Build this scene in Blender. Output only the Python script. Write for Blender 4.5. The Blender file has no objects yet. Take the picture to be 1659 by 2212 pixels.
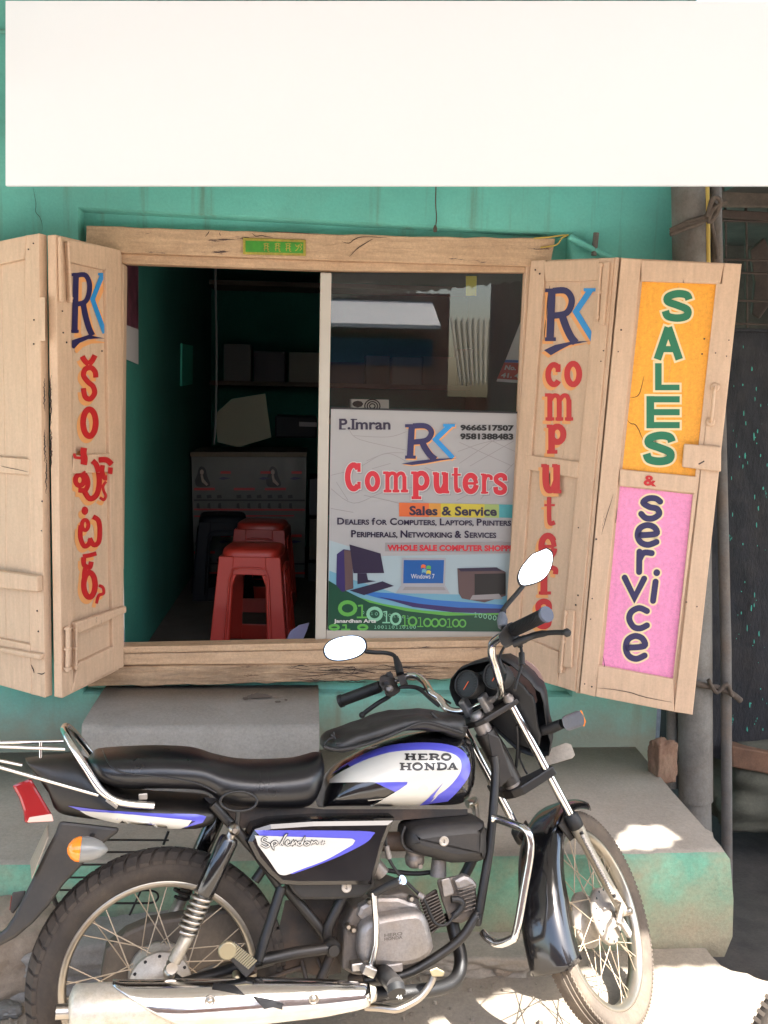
import bpy, math, random
from mathutils import Vector, Matrix
from mathutils.bvhtree import BVHTree
R = random.Random(7)
S = bpy.context.scene
COL = S.collection

# ------------------------------------------------------------------ camera, sky, sun, exposure
FOC, CX, CY, K = 2050.0, 829.5, 1106.0, 1.47559      # working picture: 1659 x 2212
PITCH, YAW, ROLL = .12, math.radians(4.5), .02
CO = Vector((0, -3.6, 1.697))
cf = Vector((math.sin(YAW)*math.cos(PITCH), math.cos(YAW)*math.cos(PITCH), -math.sin(PITCH)))
r0 = cf.cross(Vector((0, 0, 1))).normalized(); u0 = r0.cross(cf)
cr = r0*math.cos(ROLL) + u0*math.sin(ROLL); cu = cr.cross(cf)
cd = bpy.data.cameras.new('camera'); cam = bpy.data.objects.new('camera', cd); COL.objects.link(cam)
m = Matrix((cr, cu, -cf)).transposed().to_4x4(); m.translation = CO; cam.matrix_world = m
cd.sensor_fit = 'VERTICAL'; cd.sensor_height = 36; cd.lens = FOC/2212*36; cd.clip_start = .05; cd.clip_end = 500
S.camera = cam
SUN = Vector((.45, -.5, 1)).normalized()             # towards the sun
w = bpy.data.worlds.new('World'); S.world = w; w.use_nodes = True
nt = w.node_tree; bg = nt.nodes['Background']; sk = nt.nodes.new('ShaderNodeTexSky')
sk.sky_type = 'NISHITA'; sk.sun_disc = False; sk.sun_elevation = math.asin(SUN.z)
sk.sun_rotation = math.atan2(SUN.x, SUN.y); sk.dust_density = 3; sk.air_density = 1.2
nt.links.new(sk.outputs[0], bg.inputs[0]); bg.inputs[1].default_value = .15
ld = bpy.data.lights.new('sun', 'SUN'); ld.energy = 5.0; ld.angle = math.radians(.55); ld.color = (1, .97, .92)
lo = bpy.data.objects.new('sun', ld); COL.objects.link(lo); lo.rotation_euler = SUN.to_track_quat('Z', 'Y').to_euler()
S.view_settings.view_transform = 'Standard'; S.view_settings.look = 'None'
S.view_settings.exposure = 2.5; S.view_settings.gamma = 1; S.view_settings.use_curve_mapping = False

# ------------------------------------------------------------------ measuring helpers
def q(ox, oy, s): return lambda x, y: ((ox + x/s)/K, (oy + y/s)/K)
A3 = q(0, 2150, 1.8433); B4 = q(0, 2700, 1.8433); C5 = q(800, 2100, 2.0738); C6 = q(750, 2600, 2.0738)
C7 = q(1400, 2300, 2.0738); D1 = q(1000, 1980, 3.318); D2 = q(1400, 1700, 3.318); D3 = q(1400, 2150, 3.318)
D4 = q(1650, 2500, 3.687); D5 = q(0, 2300, 3.16); D7 = q(1050, 2650, 3.318); L4 = q(0, 700, 2.7644)
L5 = q(0, 1450, 2.7644); R1 = q(1600, 800, 1.9564); R2 = q(1600, 1500, 1.9564); R8 = q(2000, 2200, 2.0781)
W7 = q(1000, 1300, 2.37); W6 = q(1000, 800, 2.37); W2 = q(600, 500, 2.37); T1 = q(0, 0, 2.37)
T3 = q(1748, 0, 2.37); I8 = q(380, 1300, 2.476)
def ray(p): return cf + cr*((p[0]-CX)/FOC) - cu*((p[1]-CY)/FOC)
def onplane(p, P0, N):
    d = ray(p); return CO + d*((P0-CO).dot(N)/d.dot(N))
def WY(p, y=0.): return onplane(p, Vector((0, y, 0)), Vector((0, 1, 0)))
def GZ(p, z=0.): return onplane(p, Vector((0, 0, z)), Vector((0, 0, 1)))
class Surf:                                           # a real plane in the place; lift goes towards the viewer
    def __init__(s, a, b, c):
        s.P = a; s.N = (b-a).cross(c-a).normalized()
        if s.N.dot(CO-a) < 0: s.N = -s.N
    def __call__(s, p, lift=0.): return onplane(p, s.P + s.N*lift, s.N)
def wallsurf(y): return Surf(Vector((0, y, 0)), Vector((1, y, 0)), Vector((0, y, 1)))

# the motorcycle's own frames: x forward, y left, z up, leaning on its stand, the fork turned left
BETA, LAM = .1886, .2108
hd = Vector((math.cos(BETA), math.sin(BETA), 0)); nl = Vector((-math.sin(BETA), math.cos(BETA), 0))
up = Vector((0, 0, math.cos(LAM))) + nl*math.sin(LAM); lf = up.cross(hd)
BO = Vector((-.337, -1.4957, 0))
MBK = Matrix((hd, lf, up)).transposed().to_4x4(); MBK.translation = BO; IBK = MBK.inverted()
DEL, RAKE = .775, .4724
a3 = up*math.cos(RAKE) - hd*math.sin(RAKE); a1 = hd*math.cos(RAKE) + up*math.sin(RAKE)
b1 = a1*math.cos(DEL) + lf*math.sin(DEL); b2 = a3.cross(b1)
SO = MBK @ Vector((.8445, 0, .8588))
MST = Matrix((b1, b2, a3)).transposed().to_4x4(); MST.translation = SO; IST = MST.inverted()
SLOC = IBK @ MST
def B(p, y=0.): return IBK @ onplane(p, BO + lf*y, lf)
def F(p, v=0.): return IST @ onplane(p, SO + b2*v, b2)
def FU(p, u=0.): return IST @ onplane(p, SO + b1*u, b1)

# ------------------------------------------------------------------ mesh helpers
def smooth(pts, n=4, closed=False):
    P = [Vector(p) for p in pts]; out = []; L = len(P)
    for i in range(L if closed else L-1):
        if closed: a, b, c, d = P[i-1], P[i], P[(i+1) % L], P[(i+2) % L]
        else: a, b, c, d = P[max(i-1, 0)], P[i], P[i+1], P[min(i+2, L-1)]
        for k in range(n):
            t = k/n
            out.append(.5*((2*b) + (c-a)*t + (2*a-5*b+4*c-d)*t*t + (3*b-a-3*c+d)*t**3))
    if not closed: out.append(P[-1])
    return out
def fillet(pts, r, n=4):                             # straight runs with rounded corners
    P = [Vector(p) for p in pts]; out = [P[0]]
    for i in range(1, len(P)-1):
        a, b, c = P[i-1], P[i], P[i+1]; e = min(r, (a-b).length*.48, (c-b).length*.48)
        s = b + (a-b).normalized()*e; t = b + (c-b).normalized()*e
        for k in range(n+1):
            u = k/n; out.append(s*(1-u)**2 + b*2*u*(1-u) + t*u*u)
    out.append(P[-1]); return out
class M:
    def __init__(s): s.v = []; s.f = []; s.sm = []
    def add(s, vs, fs, sm=False):
        o = len(s.v); s.v += [Vector(a) for a in vs]; s.f += [[o+i for i in f] for f in fs]; s.sm += [sm]*len(fs); return s
    def hexa(s, a, b):                                # two quads, matching order
        n = len(a); fs = [list(range(n))[::-1], [n+i for i in range(n)]] + [[i, (i+1) % n, n+(i+1) % n, n+i] for i in range(n)]
        return s.add(list(a)+list(b), fs)
    def box(s, c, d, rot=None):
        c = Vector(c); x, y, z = [k/2 for k in d]
        A = [Vector((sx*x, sy*y, -z)) for sx, sy in ((-1, -1), (1, -1), (1, 1), (-1, 1))]
        Bq = [v + Vector((0, 0, 2*z)) for v in A]
        if rot is not None: A = [rot @ v for v in A]; Bq = [rot @ v for v in Bq]
        return s.hexa([v+c for v in A], [v+c for v in Bq])
    def rings(s, rs, cap=True, closed=False, sm=True):
        n = len(rs[0]); vs = [p for r in rs for p in r]; fs = []; L = len(rs)
        for i in range(L if closed else L-1):
            a, b = i*n, ((i+1) % L)*n
            for k in range(n): fs.append([a+k, a+(k+1) % n, b+(k+1) % n, b+k])
        s.add(vs, fs, sm)
        if cap and not closed:
            s.add(list(rs[0]), [list(range(n))[::-1]]); s.add(list(rs[-1]), [list(range(n))])
        return s
    def tube(s, pts, r, n=10, closed=False, cap=True, sm=True):
        P = [Vector(p) for p in pts]; L = len(P); rr = r if isinstance(r, (list, tuple)) else [r]*L; rs = []; nrm = None
        for i in range(L):
            if closed: t = P[(i+1) % L]-P[i-1]
            else: t = P[min(i+1, L-1)]-P[max(i-1, 0)]
            t = t.normalized() if t.length > 1e-9 else Vector((0, 0, 1))
            if nrm is None: nrm = t.orthogonal().normalized()
            nrm = (nrm - t*nrm.dot(t)).normalized(); bi = t.cross(nrm)
            rs.append([P[i] + (nrm*math.cos(2*math.pi*k/n) + bi*math.sin(2*math.pi*k/n))*rr[i] for k in range(n)])
        return s.rings(rs, cap, closed, sm)
    def lathe(s, o, ax, prof, n=24, cap=True, closed=False, sm=True):   # prof: (radius, along axis)
        o = Vector(o); ax = Vector(ax).normalized(); e = ax.orthogonal().normalized(); g = ax.cross(e)
        rs = [[o + ax*h + (e*math.cos(2*math.pi*k/n) + g*math.sin(2*math.pi*k/n))*max(r, 1e-5) for k in range(n)] for r, h in prof]
        return s.rings(rs, cap, closed, sm)
    def puff(s, outline, nrm, depth, edge=.012, sm=False, back=0.):  # slab from outline, front edge softened
        nrm = Vector(nrm).normalized(); P = [Vector(p) for p in outline]; c = sum(P, Vector())/len(P)
        def inset(d):
            out = []; L = len(P)
            for i in range(L):
                e1 = (P[i]-P[i-1]); e2 = (P[(i+1) % L]-P[i])
                n1 = nrm.cross(e1).normalized(); n2 = nrm.cross(e2).normalized()
                b = (n1+n2); b = b.normalized() if b.length > 1e-6 else n1
                k = d/max(b.dot(n1), .35); v = P[i]+b*k
                if (v-c).length > (P[i]-c).length: v = P[i]-b*k
                out.append(v)
            return out
        rs = [[p - nrm*back for p in P], [p + nrm*(depth-edge) for p in P], [p + nrm*(depth-edge*.3) for p in inset(edge*.3)], [p + nrm*depth for p in inset(edge)]]
        n = len(P); s.rings(rs, False, False, sm); s.add(rs[0], [list(range(n))]); s.add(rs[3], [list(range(n))]); return s
    def strip(s, pts, w, lift, nrm=None):
        pass
def mesh_of(name, mb, mats):
    me = bpy.data.meshes.new(name); me.from_pydata([tuple(v) for v in mb.v], [], mb.f)
    for mt in (mats if isinstance(mats, (list, tuple)) else [mats]): me.materials.append(mt)
    me.polygons.foreach_set('use_smooth', mb.sm); me.validate(); me.update(); return me
def recalc(me):
    import bmesh
    b = bmesh.new(); b.from_mesh(me); bmesh.ops.recalc_face_normals(b, faces=b.faces); b.to_mesh(me); b.free()
def obj(name, mb, mat, parent=None, label=None, cat=None, group=None, kind=None, loc=None, bevel=0, fix=True):
    me = mb if isinstance(mb, bpy.types.Mesh) else mesh_of(name, mb, mat)
    if fix and not isinstance(mb, bpy.types.Mesh): recalc(me)
    o = bpy.data.objects.new(name, me); COL.objects.link(o)
    if parent: o.parent = parent
    if loc is not None: o.matrix_local = loc
    for k_, v_ in (('label', label), ('category', cat), ('group', group), ('kind', kind)):
        if v_: o[k_] = v_
    if bevel:
        b = o.modifiers.new('b', 'BEVEL'); b.width = bevel; b.segments = 2; b.limit_method = 'ANGLE'; b.angle_limit = .6
    return o
def thing(name, label, cat, mw=None, group=None):
    o = bpy.data.objects.new(name, None); COL.objects.link(o); o.empty_display_size = .1
    if mw is not None: o.matrix_world = mw
    o['label'] = label; o['category'] = cat
    if group: o['group'] = group
    return o
def plate(name, quad, surf, l0, l1, mat, parent=None, bevel=.003, **k):
    fr_ = [surf(p, l1) for p in quad]; return obj(name, M().hexa([p - surf.N*(l1-l0) for p in fr_], fr_), mat, parent, bevel=bevel, **k)
def rq(x0, y0, x1, y1): return [(x0, y0), (x1, y0), (x1, y1), (x0, y1)]

# ------------------------------------------------------------------ materials
def mat(name, col, rough=.6, metal=0., var=.0, vs=6., dirt=None, dirt_amt=.4, ds=3., bump=0., bs=60., spec=.5, stretch=None,
        chips=None, chip_t=.68, cs=9., coat=0., trans=0., emit=0., streak=None, ramp_lo=.45, stk=.6, zw=None, grain=None):
    mt = bpy.data.materials.new(name); mt.use_nodes = True; n = mt.node_tree; N = n.nodes; L = n.links; b = N['Principled BSDF']
    b.inputs['Roughness'].default_value = rough; b.inputs['Metallic'].default_value = metal
    b.inputs['Specular IOR Level'].default_value = spec; b.inputs['Coat Weight'].default_value = coat; b.inputs['Coat Roughness'].default_value = .08
    b.inputs['Transmission Weight'].default_value = trans
    tc = N.new('ShaderNodeTexCoord'); co = tc.outputs['Object']
    if stretch:
        mp = N.new('ShaderNodeMapping'); mp.inputs['Scale'].default_value = stretch; L.new(co, mp.inputs[0]); sc = mp.outputs[0]
    else: sc = co
    def noise(scale, src, det=4, ro=.6):
        t = N.new('ShaderNodeTexNoise'); t.inputs['Scale'].default_value = scale; t.inputs['Detail'].default_value = det
        t.inputs['Roughness'].default_value = ro; L.new(src, t.inputs['Vector']); return t.outputs['Fac']
    def ramp(src, a, c):
        t = N.new('ShaderNodeMapRange'); t.inputs[1].default_value = a; t.inputs[2].default_value = c; L.new(src, t.inputs[0]); return t.outputs[0]
    def mix(f, a, c):
        t = N.new('ShaderNodeMix'); t.data_type = 'RGBA'
        if isinstance(f, float): t.inputs[0].default_value = f
        else: L.new(f, t.inputs[0])
        for i, x in ((6, a), (7, c)):
            if isinstance(x, tuple): t.inputs[i].default_value = (*x[:3], 1)
            else: L.new(x, t.inputs[i])
        return t.outputs[2]
    c = tuple(col)
    if var:
        f = ramp(noise(vs, sc, 5), .3, .7)
        c = mix(f, tuple(x*(1-var) for x in col), tuple(min(1, x*(1+var)) for x in col))
    if dirt:
        f = ramp(noise(ds, co, 6, .65), ramp_lo, ramp_lo+.3); t = N.new('ShaderNodeMath'); t.operation = 'MULTIPLY'; t.inputs[1].default_value = dirt_amt; L.new(f, t.inputs[0])
        c = mix(t.outputs[0], c, dirt)
    if streak:
        mp = N.new('ShaderNodeMapping'); mp.inputs['Scale'].default_value = (14, 14, .7); L.new(co, mp.inputs[0])
        f = ramp(noise(1., mp.outputs[0], 5, .6), .56, .75); t = N.new('ShaderNodeMath'); t.operation = 'MULTIPLY'; t.inputs[1].default_value = stk; L.new(f, t.inputs[0])
        c = mix(t.outputs[0], c, streak)
    if zw:                                            # paint worn away low down: (z full, z none, colour)
        sx = N.new('ShaderNodeSeparateXYZ'); L.new(co, sx.inputs[0]); a_ = N.new('ShaderNodeMath'); a_.operation = 'MULTIPLY_ADD'; a_.inputs[1].default_value = .38; L.new(noise(3.5, co, 6, .65), a_.inputs[0]); L.new(sx.outputs[2], a_.inputs[2])
        f = ramp(a_.outputs[0], zw[1]+.19, zw[0]+.19); t = N.new('ShaderNodeMath'); t.operation = 'MULTIPLY'; t.inputs[1].default_value = .85; L.new(f, t.inputs[0]); c = mix(t.outputs[0], c, zw[2])
    if chips:
        f = ramp(noise(cs, sc, 8, .7), chip_t, chip_t+.02); c = mix(f, c, chips)
    if grain is None: grain = .3 if (rough >= .4 and (var or dirt) and not trans) else 0
    if grain:
        mm = N.new('ShaderNodeMix'); mm.data_type = 'RGBA'; mm.blend_type = 'MULTIPLY'; mm.inputs[0].default_value = 1.
        g1 = N.new('ShaderNodeMapRange'); g1.inputs[1].default_value = .3; g1.inputs[2].default_value = .7; g1.inputs[3].default_value = 1-grain*.75; g1.inputs[4].default_value = 1+grain*.55
        L.new(noise(95, co, 6, .85), g1.inputs[0]); cb = N.new('ShaderNodeCombineColor')
        for k_ in range(3): L.new(g1.outputs[0], cb.inputs[k_])
        if isinstance(c, tuple): mm.inputs[6].default_value = (*c, 1)
        else: L.new(c, mm.inputs[6])
        L.new(cb.outputs[0], mm.inputs[7]); c = mm.outputs[2]
    if isinstance(c, tuple): b.inputs['Base Color'].default_value = (*c, 1)
    else: L.new(c, b.inputs['Base Color'])
    if var or dirt:
        rr = N.new('ShaderNodeMapRange'); rr.inputs[3].default_value = max(0, rough-.08); rr.inputs[4].default_value = min(1, rough+.15)
        L.new(noise(vs*1.7, co, 3), rr.inputs[0]); L.new(rr.outputs[0], b.inputs['Roughness'])
    if bump:
        bn = N.new('ShaderNodeBump'); bn.inputs['Strength'].default_value = bump; bn.inputs['Distance'].default_value = .004
        L.new(noise(bs, sc, 6, .7), bn.inputs['Height']); L.new(bn.outputs[0], b.inputs['Normal'])
    return mt
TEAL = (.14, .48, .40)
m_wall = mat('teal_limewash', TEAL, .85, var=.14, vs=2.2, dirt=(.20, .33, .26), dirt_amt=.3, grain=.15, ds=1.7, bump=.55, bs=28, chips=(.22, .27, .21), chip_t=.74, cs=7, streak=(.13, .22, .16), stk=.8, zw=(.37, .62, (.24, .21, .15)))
m_wallin = mat('teal_paint_shade_tone', (.018, .155, .12), .8, var=.12, vs=2, bump=.3, bs=30)  # same teal paint as outside, the room's shade darkened into its colour
m_low = mat('worn_teal_render', (.13, .31, .215), .9, var=.28, vs=4, dirt=(.28, .24, .16), dirt_amt=.95, ds=4.5, bump=1., bs=22, ramp_lo=.42, zw=(.0, .24, (.25, .20, .135)), chips=(.28, .14, .09), chip_t=.755, cs=8)
m_conc = mat('grey_cement', (.27, .25, .225), .9, var=.1, vs=5, dirt=(.19, .16, .13), dirt_amt=.5, ds=2.2, bump=.6, bs=70)
m_plat = mat('trodden_cement', (.30, .265, .22), .9, var=.1, vs=4, dirt=(.22, .18, .14), dirt_amt=.55, ds=2.4, bump=.6, bs=60)
m_dirt = mat('trodden_dirt', (.25, .21, .165), .95, var=.16, vs=5, dirt=(.17, .13, .09), dirt_amt=.6, ds=3, bump=1., bs=55)
m_road = mat('bounce_pale_road', (.45, .43, .395), .95, var=.12, vs=5, dirt=(.30, .255, .20), dirt_amt=.55, ds=3, bump=1., bs=55)  # road colour lightened to throw more bounced light on the shopfront
m_soil = mat('dark_soil', (.05, .043, .036), .95, var=.3, vs=8, bump=1., bs=30)
WOOD = (.60, .415, .28)
m_wood = mat('beige_painted_wood', WOOD, .5, var=.09, vs=5, dirt=(.42, .29, .19), dirt_amt=.3, ds=4, bump=.35, bs=5, stretch=(14, 14, 1.6), chips=(.12, .07, .06), chip_t=.675, cs=1.9, grain=.14)
m_woodh = mat('beige_painted_beam', (.54, .36, .22), .55, var=.14, vs=5, dirt=(.36, .22, .12), dirt_amt=.5, ds=4, bump=.9, bs=5, stretch=(1.6, 14, 14), chips=(.07, .04, .035), chip_t=.635, cs=2.3)
m_woodw = mat('weathered_grain_beam', (.46, .31, .19), .7, var=.3, vs=3, dirt=(.22, .12, .06), dirt_amt=.7, ds=6, bump=2.2, bs=4, stretch=(2.2, 20, 20), chips=(.12, .06, .035), chip_t=.62, cs=2.4)
m_panel = mat('beige_board', (.58, .41, .28), .55, grain=.14, var=.06, vs=5, bump=.3, bs=5, stretch=(14, 14, 1.5))
m_crack = mat('dark_crack', (.03, .02, .018), .9)
m_nail = mat('nail_head', (.05, .035, .03), .6)
m_orange = mat('orange_sign_paint', (.86, .37, .03), .45, var=.05, vs=6, bump=.2, bs=6, stretch=(12, 12, 1.5))
m_pink = mat('pink_sign_paint', (.78, .27, .47), .45, var=.05, vs=6, bump=.2, bs=6, stretch=(12, 12, 1.5))
m_pgreen = mat('green_letter_paint', (.012, .16, .075), .4)
m_cream = mat('cream_letter_edge', (.78, .62, .36), .45)
m_navy = mat('navy_letter_paint', (.022, .018, .085), .4)
m_redp = mat('red_letter_paint', (.50, .018, .02), .4)
m_blue = mat('bright_blue_letter_paint', (.02, .25, .58), .4)
m_peach = mat('peach_letter_shadow', (.74, .34, .12), .5)
m_white = mat('white_mask_board', (.90, .93, .97), .5)
m_alu = mat('anodised_aluminium', (.50, .46, .40), .38, .25, var=.05, dirt=(.3, .26, .2), dirt_amt=.3)
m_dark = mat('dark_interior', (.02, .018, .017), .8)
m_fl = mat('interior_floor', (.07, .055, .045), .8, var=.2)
m_paper = mat('white_plastic_sheet', (.11, .106, .096), .3, var=.1, vs=7)
m_red = mat('red_plastic', (.34, .026, .016), .32, var=.06, dirt=(.3, .05, .04), dirt_amt=.3, spec=.5)
m_navyp = mat('navy_plastic', (.0018, .0022, .006), .6, spec=.25)
m_pipe = mat('grey_cement_pipe', (.17, .158, .14), .85, var=.2, vs=7, dirt=(.10, .07, .045), dirt_amt=.7, ds=5, bump=.6, bs=40)
m_pole = mat('weathered_iron_pole', (.12, .11, .10), .8, var=.2, vs=8, dirt=(.16, .10, .06), dirt_amt=.6, ds=7, bump=.4, bs=40)
m_yel = mat('yellow_pipe_paint', (.55, .38, .08), .5)
m_rope = mat('old_rag', (.095, .072, .055), .9, var=.3, vs=20, bump=1., bs=50)
m_sheet = mat('tarred_sheet_metal', (.010, .010, .014), .75, var=.5, vs=6, dirt=(.045, .038, .036), dirt_amt=.8, ds=5, bump=2., bs=18, chips=(.02, .30, .23), chip_t=.675, cs=4.5, stretch=(3, 3, 1.1))
m_rust = mat('rusty_iron', (.14, .07, .04), .8, var=.3, vs=10, bump=.6, bs=50)
m_rock = mat('rubble_stone', (.30, .24, .18), .95, var=.2, vs=9, dirt=(.16, .12, .09), dirt_amt=.6, ds=6, bump=1., bs=30)
m_brick = mat('broken_brick', (.17, .095, .06), .95, var=.25, vs=12, dirt=(.2, .15, .1), dirt_amt=.6, ds=8, bump=1., bs=40)
# motorcycle
m_black = mat('black_gloss_paint', (.004, .004, .005), .13, coat=.6, dirt=(.022, .018, .015), dirt_amt=.3, ds=7, var=.01)
m_blackd = mat('dusty_black_paint', (.006, .0055, .0055), .42, dirt=(.038, .027, .018), dirt_amt=.65, ds=5, var=.1)
m_blackp = mat('dusty_black_plastic', (.014, .013, .013), .5, dirt=(.055, .042, .029), dirt_amt=.6, ds=5, var=.1, bump=.1, bs=90)
m_iron = mat('greasy_black_iron', (.017, .013, .010), .6, dirt=(.09, .048, .026), dirt_amt=.7, ds=9, var=.3, bump=.3, bs=60)
m_seat = mat('black_vinyl', (.006, .006, .0075), .28, var=.06, vs=9, bump=.12, bs=120)
m_vinyl = mat('dull_black_vinyl', (.012, .0115, .0115), .45, var=.3, vs=7, dirt=(.035, .03, .026), dirt_amt=.4, ds=6, bump=.5, bs=22)
m_chrome = mat('chrome', (.68, .67, .66), .10, 1., dirt=(.30, .25, .2), dirt_amt=.35, ds=10, var=.01)
m_chromed = mat('dull_chrome', (.42, .39, .35), .30, 1., dirt=(.30, .22, .14), dirt_amt=.6, ds=9, var=.05)
m_alud = mat('dusty_cast_aluminium', (.27, .25, .235), .42, .6, dirt=(.24, .18, .13), dirt_amt=.7, ds=7, var=.08, bump=.15, bs=80)
m_fin = mat('dirty_cast_fins', (.125, .108, .093), .6, .2, dirt=(.10, .07, .048), dirt_amt=.8, ds=8, var=.15)
m_tyre = mat('dusty_rubber', (.028, .022, .018), .85, dirt=(.075, .055, .038), dirt_amt=.75, ds=6, var=.15, bump=.3, bs=80)
m_tyre2 = mat('dusty_tan_rubber', (.085, .066, .05), .85, dirt=(.17, .13, .09), dirt_amt=.7, ds=6, var=.12, bump=.3, bs=80)
m_rim = mat('tarnished_rim', (.34, .315, .27), .30, .9, dirt=(.34, .24, .14), dirt_amt=.5, ds=9, var=.05)
m_spoke = mat('rusty_spoke', (.36, .29, .21), .5, .6)
m_rub = mat('black_rubber', (.007, .007, .0075), .55, dirt=(.022, .018, .016), dirt_amt=.4, ds=8, var=.1)
m_dw = mat('off_white_decal', (.50, .48, .43), .28, coat=.4, dirt=(.5, .42, .33), dirt_amt=.25, ds=6, var=.02)
m_db = mat('violet_blue_decal', (.075, .075, .42), .28, coat=.4)
m_dk = mat('black_lettering', (.012, .011, .012), .4)
m_tl = mat('red_lens', (.24, .008, .010), .12, coat=.6)
m_tlw = mat('milky_lens', (.62, .40, .34), .25)
m_amb = mat('amber_lens', (.80, .22, .015), .15, coat=.5)
m_plate = mat('dusty_number_plate', (.30, .25, .19), .6, var=.1, dirt=(.3, .22, .15), dirt_amt=.6)
m_platew = mat('white_number_plate', (.42, .38, .33), .5, dirt=(.4, .33, .26), dirt_amt=.4)
m_mir = mat('mirror_glass', (.95, .95, .95), .02, 1.)
m_gauge = mat('gauge_dial', (.30, .32, .33), .5)
m_gdark = mat('gauge_centre', (.006, .006, .007), .5)
m_needle = mat('orange_needle', (.8, .12, .03), .4)
m_fork = mat('dusty_fork_alloy', (.30, .27, .22), .4, .55, dirt=(.4, .32, .22), dirt_amt=.5, ds=8, var=.05)
m_hubw = mat('pale_hub_alloy', (.38, .34, .29), .45, .4, dirt=(.4, .32, .24), dirt_amt=.4, ds=10, var=.05)
m_gold = mat('gilded_tread_metal', (.30, .26, .17), .3, .8, dirt=(.3, .25, .17), dirt_amt=.4, ds=20, var=.05)
def glass_mat(name, ior, gl=(1, 1, 1)):
    mt = bpy.data.materials.new(name); mt.use_nodes = True; n = mt.node_tree; N = n.nodes; L = n.links
    N.remove(N['Principled BSDF']); o = N['Material Output']; mx = N.new('ShaderNodeMixShader'); fr = N.new('ShaderNodeFresnel')
    fr.inputs[0].default_value = ior; t = N.new('ShaderNodeBsdfTransparent'); g = N.new('ShaderNodeBsdfGlossy'); g.inputs['Roughness'].default_value = .01
    t.inputs[0].default_value = (.88, .9, .88, 1); g.inputs[0].default_value = (*gl, 1)
    L.new(fr.outputs[0], mx.inputs[0]); L.new(t.outputs[0], mx.inputs[1]); L.new(g.outputs[0], mx.inputs[2]); L.new(mx.outputs[0], o.inputs[0]); return mt
m_glass = glass_mat('window_glass', 1.58); m_gcov = glass_mat('dial_glass', 1.25)

# ------------------------------------------------------------------ lettering helpers (2-D shapes laid on a surface)
def text2d(body, bold=.0, track=1.):
    c = bpy.data.curves.new('t', 'FONT'); c.body = body; c.size = 1; c.offset = bold; c.space_character = track; c.resolution_u = 3
    o = bpy.data.objects.new('t', c); COL.objects.link(o); dg = bpy.context.evaluated_depsgraph_get(); dg.update()
    me = o.evaluated_get(dg).to_mesh(); v = [(p.co.x, p.co.y) for p in me.vertices]; f = [list(p.vertices) for p in me.polygons]
    o.evaluated_get(dg).to_mesh_clear(); bpy.data.objects.remove(o); bpy.data.curves.remove(c); return v, f
def bil(quad, u, v):                                  # u right, v down
    (x0, y0), (x1, y1), (x2, y2), (x3, y3) = quad
    return ((x0*(1-u)+x1*u)*(1-v)+(x3*(1-u)+x2*u)*v, (y0*(1-u)+y1*u)*(1-v)+(y3*(1-u)+y2*u)*v)
def text_on(mb, body, quad, surf, lift, bold=.02, track=1., box=None):
    v, f = text2d(body, bold, track)
    x0 = min(a for a, b in v); x1 = max(a for a, b in v); y0 = min(b for a, b in v); y1 = max(b for a, b in v)
    if box: y0, y1 = box
    mb.add([surf(bil(quad, (a-x0)/(x1-x0), (y1-b)/(y1-y0)), lift) for a, b in v], f)
ZC = [0]
def ribbon(pts, w, closed=False, rnd=False, taper=None):   # 2-D ribbon -> verts, faces
    P = [Vector((p[0], p[1])) for p in pts]; n = len(P); vs = []; fs = []
    for i in range(n):
        a = P[i-1] if (closed or i) else P[i]; c = P[(i+1) % n] if (closed or i < n-1) else P[i]
        d1 = (P[i]-a); d2 = (c-P[i]); d1 = d1.normalized() if d1.length > 1e-9 else d2.normalized(); d2 = d2.normalized() if d2.length > 1e-9 else d1
        n1 = Vector((-d1.y, d1.x)); n2 = Vector((-d2.y, d2.x)); b = n1+n2; b = b.normalized() if b.length > 1e-6 else n1
        k = w/2/max(b.dot(n1), .5); k *= (taper[i] if taper else 1); vs += [P[i]+b*k, P[i]-b*k]
    for i in range(n if closed else n-1):
        j = (i+1) % n; fs.append([2*i, 2*i+1, 2*j+1, 2*j])
    if rnd and not closed:
        for e, o_ in ((0, 1), (n-1, n-2)):
            d = (P[e]-P[o_]).normalized(); a0 = math.atan2(d.y, d.x); k0 = len(vs)
            vs += [P[e]+Vector((math.cos(a0+t), math.sin(a0+t)))*w/2 for t in [math.pi*(i/8-.5) for i in range(9)]]
            fs.append(list(range(k0, k0+9)))
    return vs, fs
def lay(mb, vs, fs, surf, lift, M2=None):
    ZC[0] = (ZC[0]+1) % 12; l = lift + ZC[0]*2e-5
    mb.add([surf((v[0], v[1]) if M2 is None else M2(v[0], v[1]), l) for v in vs], fs)
def ell(cx, cy, rx, ry, n=20, a0=0, a1=360):
    full = abs(a1-a0) >= 360; k = n if full else n+1
    return [(cx+rx*math.cos(math.radians(a0+(a1-a0)*i/n)), cy+ry*math.sin(math.radians(a0+(a1-a0)*i/n))) for i in range(k)]
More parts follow.
